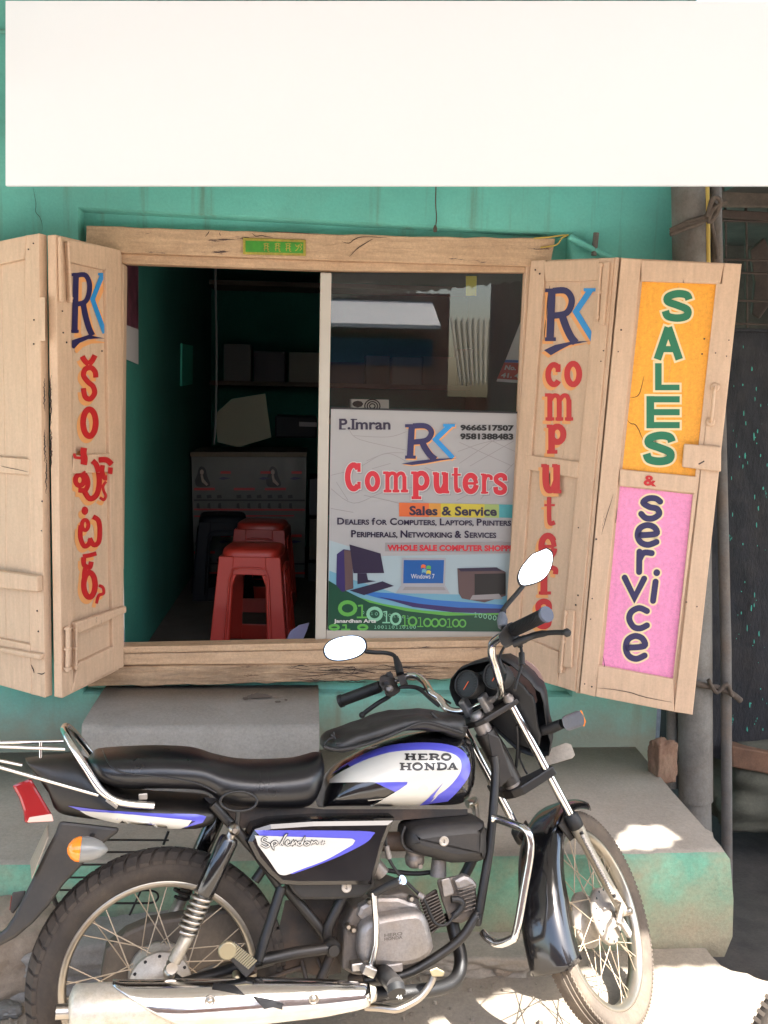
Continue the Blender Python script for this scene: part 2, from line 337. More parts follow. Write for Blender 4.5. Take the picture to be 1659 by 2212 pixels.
# glyph = list of (points, width factor, closed); box 0..1 wide, y down 0..1; stroke width given relative to box width
def sm2(p, n=5): return [(a.x, a.y) for a in smooth([Vector((x, y, 0)) for x, y in p], n)]
SERIF = {
 'c': [(ell(.5, .5, .34, .38, 18, -38, -322), 1, 0), ([(.74, .10), (.74, .40)], .9, 0)],
 'o': [(ell(.5, .5, .34, .37, 22), 1, 1)],
 'm': [([(.17, .04), (.17, 1)], .75, 0), ([(.50, .2), (.50, 1)], .75, 0), ([(.84, .25), (.84, 1)], .75, 0), (sm2([(.17, .3), (.3, .12), (.45, .14), (.50, .32)]), .65, 0), (sm2([(.50, .3), (.64, .12), (.78, .14), (.84, .32)]), .65, 0), ([(.0, .09), (.2, .09)], .5, 0), ([(.02, .93), (.33, .93)], .5, 0), ([(.37, .93), (.64, .93)], .5, 0), ([(.70, .93), (.99, .93)], .5, 0)],
 'p': [([(.25, .02), (.25, 1)], 1, 0), (ell(.52, .34, .28, .27, 18), .9, 1), ([(.02, .06), (.28, .06)], .5, 0), ([(.04, .95), (.52, .95)], .55, 0)],
 'u': [(sm2([(.24, .04), (.24, .6), (.36, .87), (.6, .84), (.74, .6)]), 1, 0), ([(.76, .04), (.76, 1)], 1, 0), ([(.02, .07), (.3, .07)], .5, 0), ([(.54, .07), (.8, .07)], .5, 0), ([(.76, .94), (.99, .94)], .5, 0)],
 't': [(sm2([(.46, .0), (.46, .65), (.56, .88), (.92, .84)]), 1.1, 0), ([(.08, .27), (.92, .27)], .55, 0)],
 'e': [(ell(.5, .5, .34, .38, 20, 10, 330), 1, 0), ([(.3, .5), (.82, .5)], .5, 0), ([(.72, .16), (.84, .52)], .8, 0)],
 'r': [([(.32, .04), (.32, 1)], 1.1, 0), (sm2([(.38, .38), (.55, .14), (.9, .18), (.9, .34)]), .8, 0), ([(.04, .07), (.35, .07)], .5, 0), ([(.06, .94), (.68, .94)], .5, 0)],
 's': [(sm2([(.80, .36), (.76, .17), (.5, .10), (.24, .2), (.26, .38), (.55, .52), (.77, .66), (.74, .84), (.5, .91), (.24, .85), (.18, .64)]), .95, 0)],
 'C': [(ell(.52, .5, .34, .40, 20, -42, -318), 1, 0), ([(.82, .03), (.82, .33)], .6, 0), ([(.82, .66), (.82, .9)], .6, 0)],
 'H': [([(.22, .02), (.22, .98)], 1, 0), ([(.78, .02), (.78, .98)], 1, 0), ([(.22, .5), (.78, .5)], .6, 0)] + [([(a, b), (a+.4, b)], .5, 0) for a in (.02, .58) for b in (.07, .93)],
 'E': [([(.24, .02), (.24, .98)], 1, 0), ([(.02, .08), (.9, .08)], .55, 0), ([(.02, .92), (.94, .92)], .55, 0), ([(.24, .5), (.68, .5)], .5, 0), ([(.9, .02), (.9, .3)], .45, 0), ([(.93, .7), (.93, .98)], .45, 0)],
 'R': [([(.24, .02), (.24, .98)], 1, 0), (sm2([(.04, .08), (.6, .08), (.82, .28), (.6, .5), (.24, .51)]), .6, 0), (sm2([(.5, .5), (.68, .6), (.74, .88), (.98, .9)]), .8, 0), ([(.02, .93), (.46, .93)], .5, 0)],
 'O': [(ell(.5, .5, .38, .42, 22), .85, 1)],
 'N': [([(.2, .04), (.2, .98)], .6, 0), ([(.8, .02), (.8, .98)], .6, 0), ([(.16, .05), (.8, .92)], 1, 0), ([(.0, .07), (.3, .07)], .45, 0), ([(.02, .94), (.38, .94)], .45, 0), ([(.62, .07), (.98, .07)], .45, 0)],
 'D': [([(.24, .02), (.24, .98)], 1, 0), (sm2([(.04, .08), (.5, .08), (.86, .28), (.86, .72), (.5, .92), (.04, .92)]), .75, 0)],
 'A': [([(.5, .04), (.18, .94)], .6, 0), ([(.5, .04), (.80, .94)], 1, 0), ([(.3, .66), (.7, .66)], .45, 0), ([(.0, .93), (.36, .93)], .45, 0), ([(.6, .93), (1., .93)], .45, 0)],
}
SANS = {
 'S': [(sm2([(.86, .30), (.78, .15), (.5, .11), (.22, .2), (.2, .36), (.5, .48), (.80, .62), (.78, .82), (.5, .89), (.2, .83), (.12, .66)]), 1, 0)],
 'A': [([(.5, .0), (.13, 1)], 1, 0), ([(.5, .0), (.87, 1)], 1, 0), ([(.25, .68), (.75, .68)], .8, 0)],
 'L': [([(.2, 0), (.2, .99)], 1, 0), ([(.1, .89), (.95, .89)], .85, 0)],
 'E': [([(.16, 0), (.16, 1)], 1, 0)] + [([(.1, y), (.95, y)], .8, 0) for y in (.1, .5, .9)],
}
ROUND = {
 's': [(sm2([(.88, .24), (.7, .12), (.4, .12), (.2, .28), (.45, .45), (.75, .52), (.84, .72), (.6, .89), (.3, .88), (.12, .72)]), 1, 0)],
 'e': [(sm2([(.2, .52), (.86, .46), (.80, .2), (.5, .1), (.2, .24), (.12, .55), (.25, .82), (.55, .92), (.88, .80)]), 1, 0)],
 'r': [([(.22, .1), (.2, .92)], 1, 0), (sm2([(.22, .42), (.45, .15), (.88, .16)]), 1, 0)],
 'v': [([(.1, .1), (.5, .9), (.9, .14)], 1, 0)],
 'i': [([(.6, .34), (.36, .95)], 1, 0), ([(.7, .06), (.71, .05)], 1.1, 0)],
 'c': [(sm2([(.9, .22), (.55, .1), (.2, .25), (.1, .55), (.3, .86), (.6, .92), (.9, .8)]), 1, 0)],
}
def glyph(mb, G, box, crop, surf, lift, sw, grow=0., off=(0, 0), rnd=False):
    x0, y0, x1, y1 = box; W_, H_ = x1-x0, y1-y0
    for pts, f, cl in G:
        P = [(x0+W_*a+off[0], y0+H_*b+off[1]) for a, b in pts]; w_ = sw*f+grow
        if grow and not cl and not rnd:
            a, b = Vector(P[0]), Vector(P[1]); c, d = Vector(P[-1]), Vector(P[-2])
            P[0] = tuple(a+(a-b).normalized()*grow/2); P[-1] = tuple(c+(c-d).normalized()*grow/2)
        vs, fs = ribbon(P, w_, bool(cl), rnd); lay(mb, vs, fs, surf, lift, crop)
def poly_on(mb, pts, surf, lift, crop=None):
    lay(mb, pts, [list(range(len(pts)))], surf, lift, crop)
def logo(parent, x0, y0, x1, y1, crop, surf, lift, swoosh, shadow, rw=.15):
    W_, H_ = x1-x0, y1-y0; P = lambda a, b: (x0+a*W_, y0+b*H_)
    def parts(off, grow, mbR, mbK, l):
        o = lambda p: (p[0]+off[0], p[1]+off[1])
        for pts, f in (([(.14, .0), (.10, 1)], 1), ([(.0, .03), (.2, .03)], .5), ([(.0, .97), (.22, .97)], .5), (sm2([(.16, .04), (.42, .04), (.54, .22), (.44, .46), (.16, .52)]), .85), (sm2([(.34, .5), (.42, .72), (.52, .92), (.62, 1.04)]), 1)):
            vs, fs = ribbon([o(P(a, b)) for a, b in pts], W_*rw*f+grow); lay(mbR, vs, fs, surf, l, crop)
        for pts, f in (([(.92, .02), (.62, .44), (.98, 1.0)], .8), ([(.78, .02), (1.02, .02)], .45)):
            vs, fs = ribbon([o(P(a, b)) for a, b in pts], W_*rw*f+grow); lay(mbK, vs, fs, surf, l, crop)
        vs = [o(P(a, b)) for a, b in swoosh]; lay(mbR, vs, [list(range(len(vs)))], surf, l, crop)
    sh, a, b = M(), M(), M(); parts(shadow, 3, sh, sh, lift); parts((0, 0), 0, a, b, lift+.0007)
    obj('logo_shadow', sh, m_peach, parent, fix=False); obj('logo_letter', a, m_navy, parent, fix=False); obj('logo_letter', b, m_blue, parent, fix=False)

# ------------------------------------------------------------------ ground, road, far side of the street
def grid_sheet(x0, x1, y0, y1, nx, ny, z, amp, seed):
    r = random.Random(seed); g = M(); vs = []
    from mathutils import noise
    for j in range(ny+1):
        for i in range(nx+1):
            x = x0+(x1-x0)*i/nx; y = y0+(y1-y0)*j/ny
            vs.append((x, y, z + amp*noise.noise((x*1.7+seed, y*1.7, 0)) + amp*.35*noise.noise((x*9+seed, y*9, 0))))
    g.add(vs, [[j*(nx+1)+i, j*(nx+1)+i+1, (j+1)*(nx+1)+i+1, (j+1)*(nx+1)+i] for j in range(ny) for i in range(nx)], True); return g
big = M().add([(-60, -60, -.45), (60, -60, -.45), (60, 60, -.45), (-60, 60, -.45)], [[0, 1, 2, 3]])
obj('ground', big, m_soil, kind='structure')
edge = [GZ(R8(x, y), 0) for x, y in ((560, 1760), (600, 1800), (625, 1825), (690, 1858), (740, 1868), (800, 1878), (850, 1905), (900, 1922), (960, 1935), (1060, 1985), (1200, 2040))]
xe = edge[-1].x
road_o = [Vector((-30, .1, 0)), Vector((GZ(R8(560, 1700)).x, .1, 0)), *edge, Vector((xe+.6, edge[-1].y-.1, 0)), Vector((30, edge[-1].y-.6, 0)), Vector((30, -30, 0)), Vector((-30, -30, 0))]
rd = M(); nR = len(road_o); rd.add([p - Vector((0, 0, .004)) for p in road_o]+[p - Vector((0, 0, .44)) for p in road_o], [list(range(nR))]+[[i, (i+1) % nR, nR+(i+1) % nR, nR+i] for i in range(nR)])
obj('road', rd, m_road, kind='structure')
# an uneven skin of trodden dirt over the near part of the road
skin = grid_sheet(-3.2, 1.02, -3.4, .05, 150, 110, .004, .006, 3)
for i_, v in enumerate(skin.v):
    pass
sk2 = M(); top_ = [Vector((1.02, .05, .004)), Vector((edge[0].x-.02, .05, .004))] + [Vector((p.x-.005, p.y-.005, .004)) for p in edge] + [Vector((xe+.55, edge[-1].y-.12, .004)), Vector((4, edge[-1].y-.4, .004)), Vector((4, -3.4, .004)), Vector((1.02, -3.4, .004))]
sk2.add(top_, [list(range(len(top_)))]); obj('dirt_surface', sk2, m_dirt, kind='structure')
obj('dirt_surface', skin, m_dirt, kind='structure')

wz = lambda *c: WY(*c)
PF = GZ((1450, 2045)).y                                # front of the low platform
psurf = wallsurf(PF); ZP = psurf((1450, 1842)).z
bld = thing('shop_building', 'teal painted shopfront with a shuttered window opening above cement steps', 'building', Matrix.Identity(4))
# wall skin with an opening, a shallow recess round the wooden frame
O4 = [WY(p) for p in ((168, 447), (1236, 503), (1236, 1506), (178, 1500))]
X0, X1, Z0, Z1 = -5., WY((1449, 1000)).x, -.4, 4.2
out = [Vector((X0, 0, Z1)), Vector((X1, 0, Z1)), Vector((X1, 0, Z0)), Vector((X0, 0, Z0))]
wl = M(); wl.add(out+O4, [[0, 1, 5, 4], [1, 2, 6, 5], [2, 3, 7, 6], [3, 0, 4, 7]])
rec = [Vector((v.x + sx*.012, .045, v.z + sz*.012)) for v, sx, sz in zip(O4, (1, -1, -1, 1), (-1, -1, 1, 1))]
wl.rings([O4, [p + Vector((sx*.006, .012, sz*.006)) for p, sx, sz in zip(O4, (1, -1, -1, 1), (-1, -1, 1, 1))], rec], cap=False, sm=False)
OP = [WY(p, .045) for p in ((262, 560), (1140, 580), (1098, 1395), (258, 1400))]
wl.add(rec+OP, [[0, 1, 5, 4], [1, 2, 6, 5], [2, 3, 7, 6], [3, 0, 4, 7]])
wl.add([out[1], out[2], out[2]+Vector((0, 3, 0)), out[1]+Vector((0, 3, 0))], [[0, 1, 2, 3]])
obj('wall', wl, m_wall, bld)
# room behind: side walls, back wall, floor, ceiling
RL = WY((274, 900), .1).x - .01; RRx = WY((1150, 900), .1).x + .25; RB = 3.3; FZ = .60
rm = M()
rm.add([(RL, .05, FZ), (RL, RB, FZ), (RL, RB, 3), (RL, .05, 3)], [[0, 1, 2, 3]])
rm.add([(RRx, .05, FZ), (RRx, RB, FZ), (RRx, RB, 3), (RRx, .05, 3)], [[0, 1, 2, 3]])
rm.add([(RL, RB, FZ), (RRx, RB, FZ), (RRx, RB, 3), (RL, RB, 3)], [[0, 1, 2, 3]])
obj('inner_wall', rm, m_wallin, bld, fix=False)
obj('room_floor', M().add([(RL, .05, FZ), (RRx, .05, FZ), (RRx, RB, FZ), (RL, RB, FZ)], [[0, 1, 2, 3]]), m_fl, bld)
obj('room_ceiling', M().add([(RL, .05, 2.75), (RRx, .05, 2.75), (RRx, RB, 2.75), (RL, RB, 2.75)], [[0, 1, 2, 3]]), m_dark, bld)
# wooden frame
def py_plate(name, quad, y0, y1, mt, par=bld, bevel=.004, **k):
    fr_ = [WY(p, y1) for p in quad]; return obj(name, M().hexa([p + Vector((0, y0-y1, 0)) for p in fr_], fr_), mt, par, bevel=bevel, **k)
def ragged(p, q_, n, amp, r=R):
    return [(p[0]+(q_[0]-p[0])*i/n, p[1]+(q_[1]-p[1])*i/n + (r.uniform(-amp, amp) if 0 < i < n else 0)) for i in range(n+1)]
lt = ragged((186, 487), (1200, 515), 26, 1.6); lb = [(1188, 577), (700, 562), (262, 546), (186, 546)]
lt = [(x, y + 11*math.sin(math.pi*(x-186)/1014)*.35) for x, y in lt]
py_plate('lintel', lt+lb, .06, -.012, m_woodh)
py_plate('frame_moulding', [(262, 547), (700, 563), (1140, 576), (1140, 588), (700, 584), (262, 569)], .06, .006, m_woodh)
py_plate('jamb', [(186, 547), (261, 547), (258, 1442), (186, 1446)], .06, -.012, m_wood)
py_plate('jamb', [(250, 570), (268, 570), (259, 1392), (246, 1392)], .06, -.006, m_wood)
py_plate('jamb', [(1137, 570), (1190, 572), (1140, 1440), (1094, 1440)], .05, -.008, m_wood)
py_plate('sill', [(246, 1398), (680, 1389), (1104, 1382), (1104, 1397), (680, 1404), (246, 1412)], .045, -.03, m_woodh)
py_plate('sill_board', [(250, 1412.5), (680, 1404.5), (1104, 1397.5), (1120, 1428), (680, 1434), (250, 1437)], .12, -.02, m_woodh)
wt = ragged((190, 1442), (1150, 1430), 40, 1.2); wb = ragged((1150, 1463), (190, 1484), 40, 2.2)
py_plate('weathered_beam', wt+wb, .1, -.035, m_woodw)
# grain ridges that stand proud on the weathered beam
gr = M()
for i in range(34):
    x = R.uniform(240, 900); L_ = R.uniform(60, 260); y = 1446 + R.uniform(0, 30) - (x-190)*.012; a = R.uniform(1, 3.5); ph = R.uniform(0, 6)
    pts = [WY((x+L_*t/12, y + a*math.sin(t*.55+ph) - (L_*t/12)*.014), -.0365) for t in range(13)]
    gr.tube(pts, [.0005+.0022*math.sin(math.pi*t/12) for t in range(13)], 5, cap=False)
cr_ = []
for i in range(36):
    x = R.uniform(100, 1500); L_ = R.uniform(120, 520); y = R.uniform(462, 640); a = R.uniform(3, 12); ph = R.uniform(0, 6)
    cr_.append([(x+L_*t/8-400, y + a*math.sin(t*.8+ph)) for t in range(9)])
BEAM_CR = cr_
gr_o = obj('grain_ridges', gr, m_woodw, bld); gr_o['kind'] = 'stuff'
# plaque
pq = thing('name_plaque', 'green and gold plaque of script nailed to the beige lintel over the window', 'plaque', Matrix.Identity(4))
m_pg = mat('green_foil', (.04, .24, .02), .35, var=.25, vs=30); m_go = mat('old_gold_foil', (.34, .28, .04), .4, var=.25, vs=30)
py_plate('frame', [W2(413, 610), W2(888, 626), W2(888, 748), W2(413, 736)], -.012, -.019, m_go, pq, .002)
py_plate('panel', [W2(432, 632), W2(870, 646), W2(868, 728), W2(432, 718)], -.0185, -.0205, m_pg, pq, .001)
gs = M(); ps = wallsurf(-.0208)
for k_, cx_ in enumerate((590, 675, 755, 835)):
    G = [[(-22, -24), (0, -30), (22, -24)], [(-18, -8), (4, -14), (20, -4)], [(-20, 12), (2, 6), (18, 16)], [(-10, -26), (-14, 28)], [(8, -28), (12, 26), (24, 30)]]
    if k_ == 3: G = [[(-26, -22), (-14, -6), (4, -18), (-4, 4), (-18, 22), (-26, 26)], [(10, -26), (24, -20), (12, -2), (22, 10), (8, 24)]]
    for g_ in G:
        vs, fs = ribbon(sm2([(cx_+a, 683+b) for a, b in g_]), 6); lay(gs, vs, fs, ps, 0, W2)
obj('lettering', gs, m_go, pq, fix=False)
# aluminium glazing
py_plate('mullion', [(692, 588), (716, 589), (704, 1381), (681, 1382)], .055, .02, m_alu)
py_plate('glazing_rail', [(705, 1362), (1100, 1358), (1100, 1376), (704, 1381)], .05, .026, m_alu)
obj('glass_pane', M().add([WY(p, .032) for p in ((716, 589), (1135, 592), (1100, 1358), (705, 1362))], [[0, 1, 2, 3]]), m_glass, bld, fix=False)

# steps
def slab(name, top_px, z, mt, zb, lip=.01, par=bld, **k):
    T_ = [GZ(p, z) for p in top_px]; return T_
LZ = WY((430, 1485), -.0).z
yl = GZ((430, 1568), LZ).y
lx0 = WY((170, 1560), yl).x; lx1 = WY((690, 1560), yl).x
st = M(); n_ = 14; rs = []
for i in range(n_+1):
    x = lx0 + (lx1-lx0)*i/n_; j = R.uniform(-.004, .004)
    rs.append([Vector((x, .0, LZ+.008)), Vector((x, yl*.5, LZ+.004+j*.5)), Vector((x, yl+.03, LZ-.004)), Vector((x, yl+.008, LZ-.012+j*.5)), Vector((x, yl+j*.5, LZ-.03)), Vector((x, yl-.01+j*.5, ZP+.1)), Vector((x, yl-.014, ZP-.02)), Vector((x, .0, ZP-.02))])
# round the left end inward
for i, d in ((0, .035), (1, .012)):
    rs[i] = [p + Vector((0, d if p.y < -.05 else 0, 0)) for p in rs[i]]
st.rings(rs, True, False, True); obj('cement_step', st, m_conc, bld, bevel=0)
pr = M(); xs = [-4.5 + (psurf(R8(640, 1090)).x+4.5)*i/200 for i in range(201)]
xs = xs[:-1]; prof = lambda x, j: [Vector((x, .0, ZP+.006)), Vector((x, PF*.5, ZP+.002+j)), Vector((x, PF+.04, ZP-.002+j)), Vector((x, PF+.014, ZP-.008+j)), Vector((x, PF, ZP-.025)), Vector((x, PF-.004+j, ZP*.5)), Vector((x, PF-.002-j, .03)), Vector((x, PF-.03, -.02)), Vector((x, 0, -.02))]
from mathutils import noise as NZ0
rs = [prof(x, .007*NZ0.noise(Vector((x*7, 1, 0))) + .004*NZ0.noise(Vector((x*23, 4, 0)))) for x in xs]
# the broken right-hand end, traced as the slab itself is broken off
brk = [R8(90, 425), R8(95, 480), R8(180, 590), R8(240, 640), R8(330, 700), R8(400, 790), R8(470, 880), R8(560, 970), R8(640, 1050)]
BE = [GZ(p, ZP) for p in brk]
def bx(y):
    for a, b in zip(BE, BE[1:]):
        if min(a.y, b.y) <= y <= max(a.y, b.y): return a.x + (b.x-a.x)*(y-a.y)/((b.y-a.y) or 1)
    return BE[0].x if y > BE[0].y else BE[-1].x
jag = [0, .0, 0, 0, .012, .03, .036, .0, 0]
rs.append([Vector((bx(p.y)+jag[i], p.y, p.z)) for i, p in enumerate(prof(0, 0))])
top = M(); 
for a, b in zip(rs, rs[1:]): pass
# top sheet (cement) and face (worn teal) as one body with two paints
pm = M(); pm.rings(rs, True, False, True)
me = mesh_of('cement_platform', pm, [m_plat, m_low]); recalc(me)
for f in me.polygons: f.material_index = 1 if (f.normal.y < -.6) else 0
obj('cement_platform', me, None, bld)
# finer broken edge: chips along the platform's end
for i in range(len(BE)-1):
    a, b = BE[i], BE[i+1]; c = (a+b)/2; ch = M()
    n2 = 7; P = [Vector((c.x-.02 + R.uniform(.0, .05)*math.cos(t*6.28/n2) , c.y + (a.y-b.y)*.6*math.sin(t*6.28/n2), 0)) for t in range(n2)]
    ch.hexa([p + Vector((0, 0, -.01)) for p in P], [p + Vector((0, 0, ZP-.004-R.uniform(0, .01))) for p in P]); obj('broken_edge', ch, m_plat, bld)

# stains on the steps
sn = M()
for cx_, cy_, rx_, ry_ in ((560, 1503, 30, 7), (600, 1516, 7, 3), (530, 1508, 8, 4), (618, 1512, 4, 2)):
    P = [GZ((cx_+rx_*R.uniform(.6, 1.1)*math.cos(t*.35), cy_+ry_*R.uniform(.6, 1.1)*math.sin(t*.35)), LZ+.0105) for t in range(18)]; sn.add(P, [list(range(18))])
obj('stain', sn, mat('oil_stain', (.12, .10, .085), .8, var=.2, vs=20), bld, fix=False, kind='stuff')
# shutters: each leaf is a board with stiles and rails on it
def leaf(edge_px, top_d, outer_px, ratio, side, y_h=-.03, base=None):
    a, b = (base if base else (WY(edge_px[0], y_h), WY(edge_px[1], y_h)))
    dm = ((a-CO).dot(cf) + (b-CO).dot(cf))/2
    c = CO + ray(outer_px)*(dm/ratio)
    return Surf(a, b, c)
sR1 = leaf(((1147, 563), (1085, 1440)), 0, (1290, 1025), 1.073, 1)
e1, e2 = sR1((1337, 557)), sR1((1250, 1497)); sR2 = leaf(None, 0, (1552, 1055), 1.034, 1, base=(e1, e2))
sL1 = leaf(((262, 541), (268, 1441)), 0, (124, 1008), 1.108, -1)
f1, f2 = sL1((108, 506)), sL1((122, 1508)); sL0 = leaf(None, 0, (0, 1000), 1/1.04, -1, base=(f1, f2))
def shutter(label, surf, quad, stiles, rails, boards=3, th=.034, bm=m_panel):
    fq = [surf(p, -th*.45) for p in quad]; s = M(); s.hexa([p - surf.N*(th*.55) for p in fq], fq)
    o = obj('shutter', s, m_wood, bld, label=label)
    for q_ in boards: 
        plate('board', q_, surf, -.0160, -.0150+R.uniform(0, .0006), bm, o, .0015)
    for q_ in stiles: plate('stile', q_, surf, -th, -.0005-R.uniform(0, .0008), m_wood, o, .003)
    for q_ in rails: plate('rail', q_, surf, -th*.9, .0012+R.uniform(0, .0008), m_wood, o, .003)
    return o
def strips(quad, n, gap=.006):
    out = []
    for i in range(n):
        a, b = i/n+gap, (i+1)/n-gap; out.append([bil(quad, a, .0), bil(quad, b, .0), bil(quad, b, 1), bil(quad, a, 1)])
    return out
# right inner leaf (RK computers)
q_ = [(1147, 563), (1326, 556.5), (1241, 1494), (1085, 1440)]
bq1 = [R1(272, 188), R1(606, 186), R1(480, 1312), R1(180, 1275)]; bq2 = [R1(160, 1360), R1(478, 1405), R2(352, 1130), R2(95, 1020)]
shR1 = shutter('beige shutter leaf painted RK computers in navy and red', sR1, q_,
    [[(1147, 563), R1(272, 55), R2(80, 1275), (1085, 1440)], [R1(600, 45), (1326, 556.5), (1241, 1494), R2(345, 1345)]],
    [[R1(262, 64), R1(606, 50), R1(600, 184), R1(270, 190)], [R1(145, 1270), R1(477, 1316), R1(470, 1418), R1(148, 1362)], [R2(96, 1022), R2(352, 1132), R2(345, 1345), R2(82, 1270)]],
    strips(bq1, 3)+strips(bq2, 3))
plate('hinge_strip', [(1332, 556), (1346, 557), (1256, 1498), (1244, 1497)], sR1, -.040, -.036, m_wood, shR1, .0)
obj('edge_bead', M().hexa([sR1(p, -.034) for p in ((1327, 556), (1338, 556), (1250, 1498), (1242, 1494))], [sR1(p, -.008) for p in ((1327, 556), (1338, 556), (1250, 1498), (1242, 1494))]), m_wood, shR1, bevel=.003)
# right outer leaf (SALES & service)
oq = [R1(874, 190), R1(1337, 205), R1(1206, 1406), R1(750, 1360)]; pk = [R2(735, 98), R2(1190, 150), R2(1066, 1302), R2(625, 1216)]
shR2 = shutter('beige shutter leaf with orange SALES and pink service panels', sR2, [(1342, 557), (1602, 570), (1496, 1544), (1252, 1497)],
    [[(1342, 557), R1(872, 52), R2(582, 1412), (1252, 1497)], [R1(1385, 75), (1602, 570), (1496, 1544), R2(1072, 1506)]],
    [[R1(868, 56), R1(1385, 78), R1(1360, 205), R1(870, 188)], [R1(735, 1362), R1(1222, 1408), R1(1205, 1512), R1(732, 1464)], [R2(600, 1215), R2(1068, 1302), R2(1074, 1505), R2(584, 1410)]],
    [])
st2 = [R1(1337, 70), R1(1386, 78), R2(1068, 1505), R2(1062, 1300)]
plate('stile', [R1(1336, 204), R1(1384, 204), R2(1070, 1306), R2(1066, 1302)], sR2, -.03, -.0008, m_wood, shR2)
for q2, mt in ((oq, m_orange), (pk, m_pink)):
    for s_ in strips(q2, 2, .0012): plate('painted_board', s_, sR2, -.0155, -.0145, mt, shR2, .001)
# left inner leaf (Telugu lettering)
bl1 = [L4(625, 375), L4(930, 448), L4(968, 2060), L4(655, 2090)]; bl2 = [L5(660, 170), L5(970, 160), L5(955, 1370), L5(665, 1470)]; bl3 = [L5(700, 1580), L5(955, 1480), L5(948, 1690), L5(690, 1835)]
shL1 = shutter('beige shutter leaf painted with red Telugu lettering', sL1, [(120, 507), (262, 541), (268, 1441), (134, 1508)],
    [[(120, 507), L4(625, 175), L5(650, 2090), (134, 1508)], [L4(930, 235), (262, 541), (268, 1441), L5(1000, 1905)]],
    [[L4(620, 178), L4(968, 245), L4(930, 446), L4(622, 376)], [L4(655, 2080), L4(1000, 2055), L5(975, 150), L5(640, 165)], [L5(690, 1835), L5(998, 1688), L5(1002, 1902), L5(640, 2085)]],
    strips(bl1, 2)+strips(bl2, 2)+strips(bl3, 2))
plate('batten', [L5(668, 1480), L5(1118, 1330), L5(1120, 1390), L5(700, 1578)], sL1, .0, .022, m_wood, shL1, .006)
# left outer leaf folding back to the wall
shL0 = shutter('plain beige shutter leaf folded back towards the wall', sL0, [(-230, 566), (84, 504), (97, 1507), (-230, 1415)],
    [[L4(215, 140), (84, 504), (97, 1507), L5(270, 2110)], [(-230, 566), (-190, 558), (-190, 1428), (-230, 1415)]],
    [[(-190, 558), L4(232, 140), L4(215, 345), (-190, 612)], [(-190, 972), L4(262, 2110), L5(262, 180), (-190, 1006)], [(-190, 1340), L5(265, 1675), L5(275, 2108), (-190, 1428)]],
    strips([(-190, 612), L4(215, 345), L4(255, 2100), (-190, 972)], 5)+strips([(-190, 1006), L5(262, 180), L5(265, 1675), (-190, 1340)], 5))
plate('batten', [(-120, 1218), L5(325, 1070), L5(328, 1212), (-120, 1258)], sL0, .001, .028, m_wood, shL0, .006)
plate('batten', [L5(-40, 1690), L5(358, 1762), L5(352, 1810), L5(-40, 1735)], sL0, .001, .02, m_wood, shL0, .005)
# hinge leaves, bolts, handle, latch
hl = M()
for c0, c1 in (((335, 682), (396, 1072)),): hl.hexa([sL0(L4(*p), -.002) for p in ((335, 685), (395, 685), (397, 1070), (338, 1068))], [sL0(L4(*p), .002) for p in ((335, 685), (395, 685), (397, 1070), (338, 1068))])
obj('hinge_plate', hl, m_wood, shL0)
def bolt(par, surf, pts, crop, r=.006, plates=True):
    b = M(); P = [surf(crop(*p), .014) for p in pts]; b.tube(P, r, 8)
    a, c = pts[0], pts[-1]
    for t in (.05, .5, .93):
        x = a[0]+(c[0]-a[0])*t; y = a[1]+(c[1]-a[1])*t; b.tube([surf(crop(x, y-9), .014), surf(crop(x, y+9), .014)], r*1.6, 8)
    obj('bolt', b, m_wood, par)
    if plates:
        plate('bolt_plate', [crop(a[0]-18, a[1]), crop(a[0]+20, a[1]), crop(c[0]+20, c[1]), crop(c[0]-18, c[1])], surf, .0, .006, m_wood, par, .001)
bolt(shL1, sL1, [(598, 190), (612, 450), (622, 730)], L4, .006)
plate('bolt_plate', [L4(528, 150), L4(552, 155), L4(570, 730), L4(540, 725)], sL1, .0, .012, m_wood, shL1)
bolt(shL1, sL1, [(668, 1515), (672, 1700), (668, 1890)], L5)
bolt(shL1, sL1, [(600, 1510), (600, 1700), (598, 1905)], L5, .009, False)
bolt(shR1, sR1, [(618, 75), (600, 300), (592, 440)], R1)
plate('bolt_plate', [R1(628, 70), R1(668, 66), R1(634, 462), R1(604, 458)], sR1, .0, .012, m_wood, shR1)
bolt(shR1, sR1, [(398, 870), (378, 1100), (366, 1260)], R2)
plate('bolt_plate', [R2(405, 868), R2(448, 875), R2(430, 1232), R2(378, 1222)], sR1, .0, .012, m_wood, shR1)
hn = M(); hp = [sR2(R1(x, y), l) for x, y, l in ((1326, 850, .002), (1322, 870, .03), (1316, 950, .036), (1306, 1040, .03), (1300, 1066, .002))]
hn.tube(smooth(hp, 5), .0055, 8); obj('handle', hn, m_wood, shR2)
for x, y in ((1327, 850), (1300, 1066)): 
    mm = M(); mm.lathe(sR2(R1(x, y), 0), sR2.N, [(.016, 0), (.016, .004), (.011, .007)], 14); obj('handle_rose', mm, m_wood, shR2)
plate('latch_box', [R1(1135, 1202), R1(1368, 1222), R1(1366, 1378), R1(1122, 1348)], sR2, .0, .018, m_wood, shR2, .005)
kh = M(); vs, fs = ribbon([(1226, 1330), (1262, 1310)], 9); lay(kh, vs, fs, sR2, .0186, R1); obj('keyhole', kh, m_nail, shR2, fix=False)
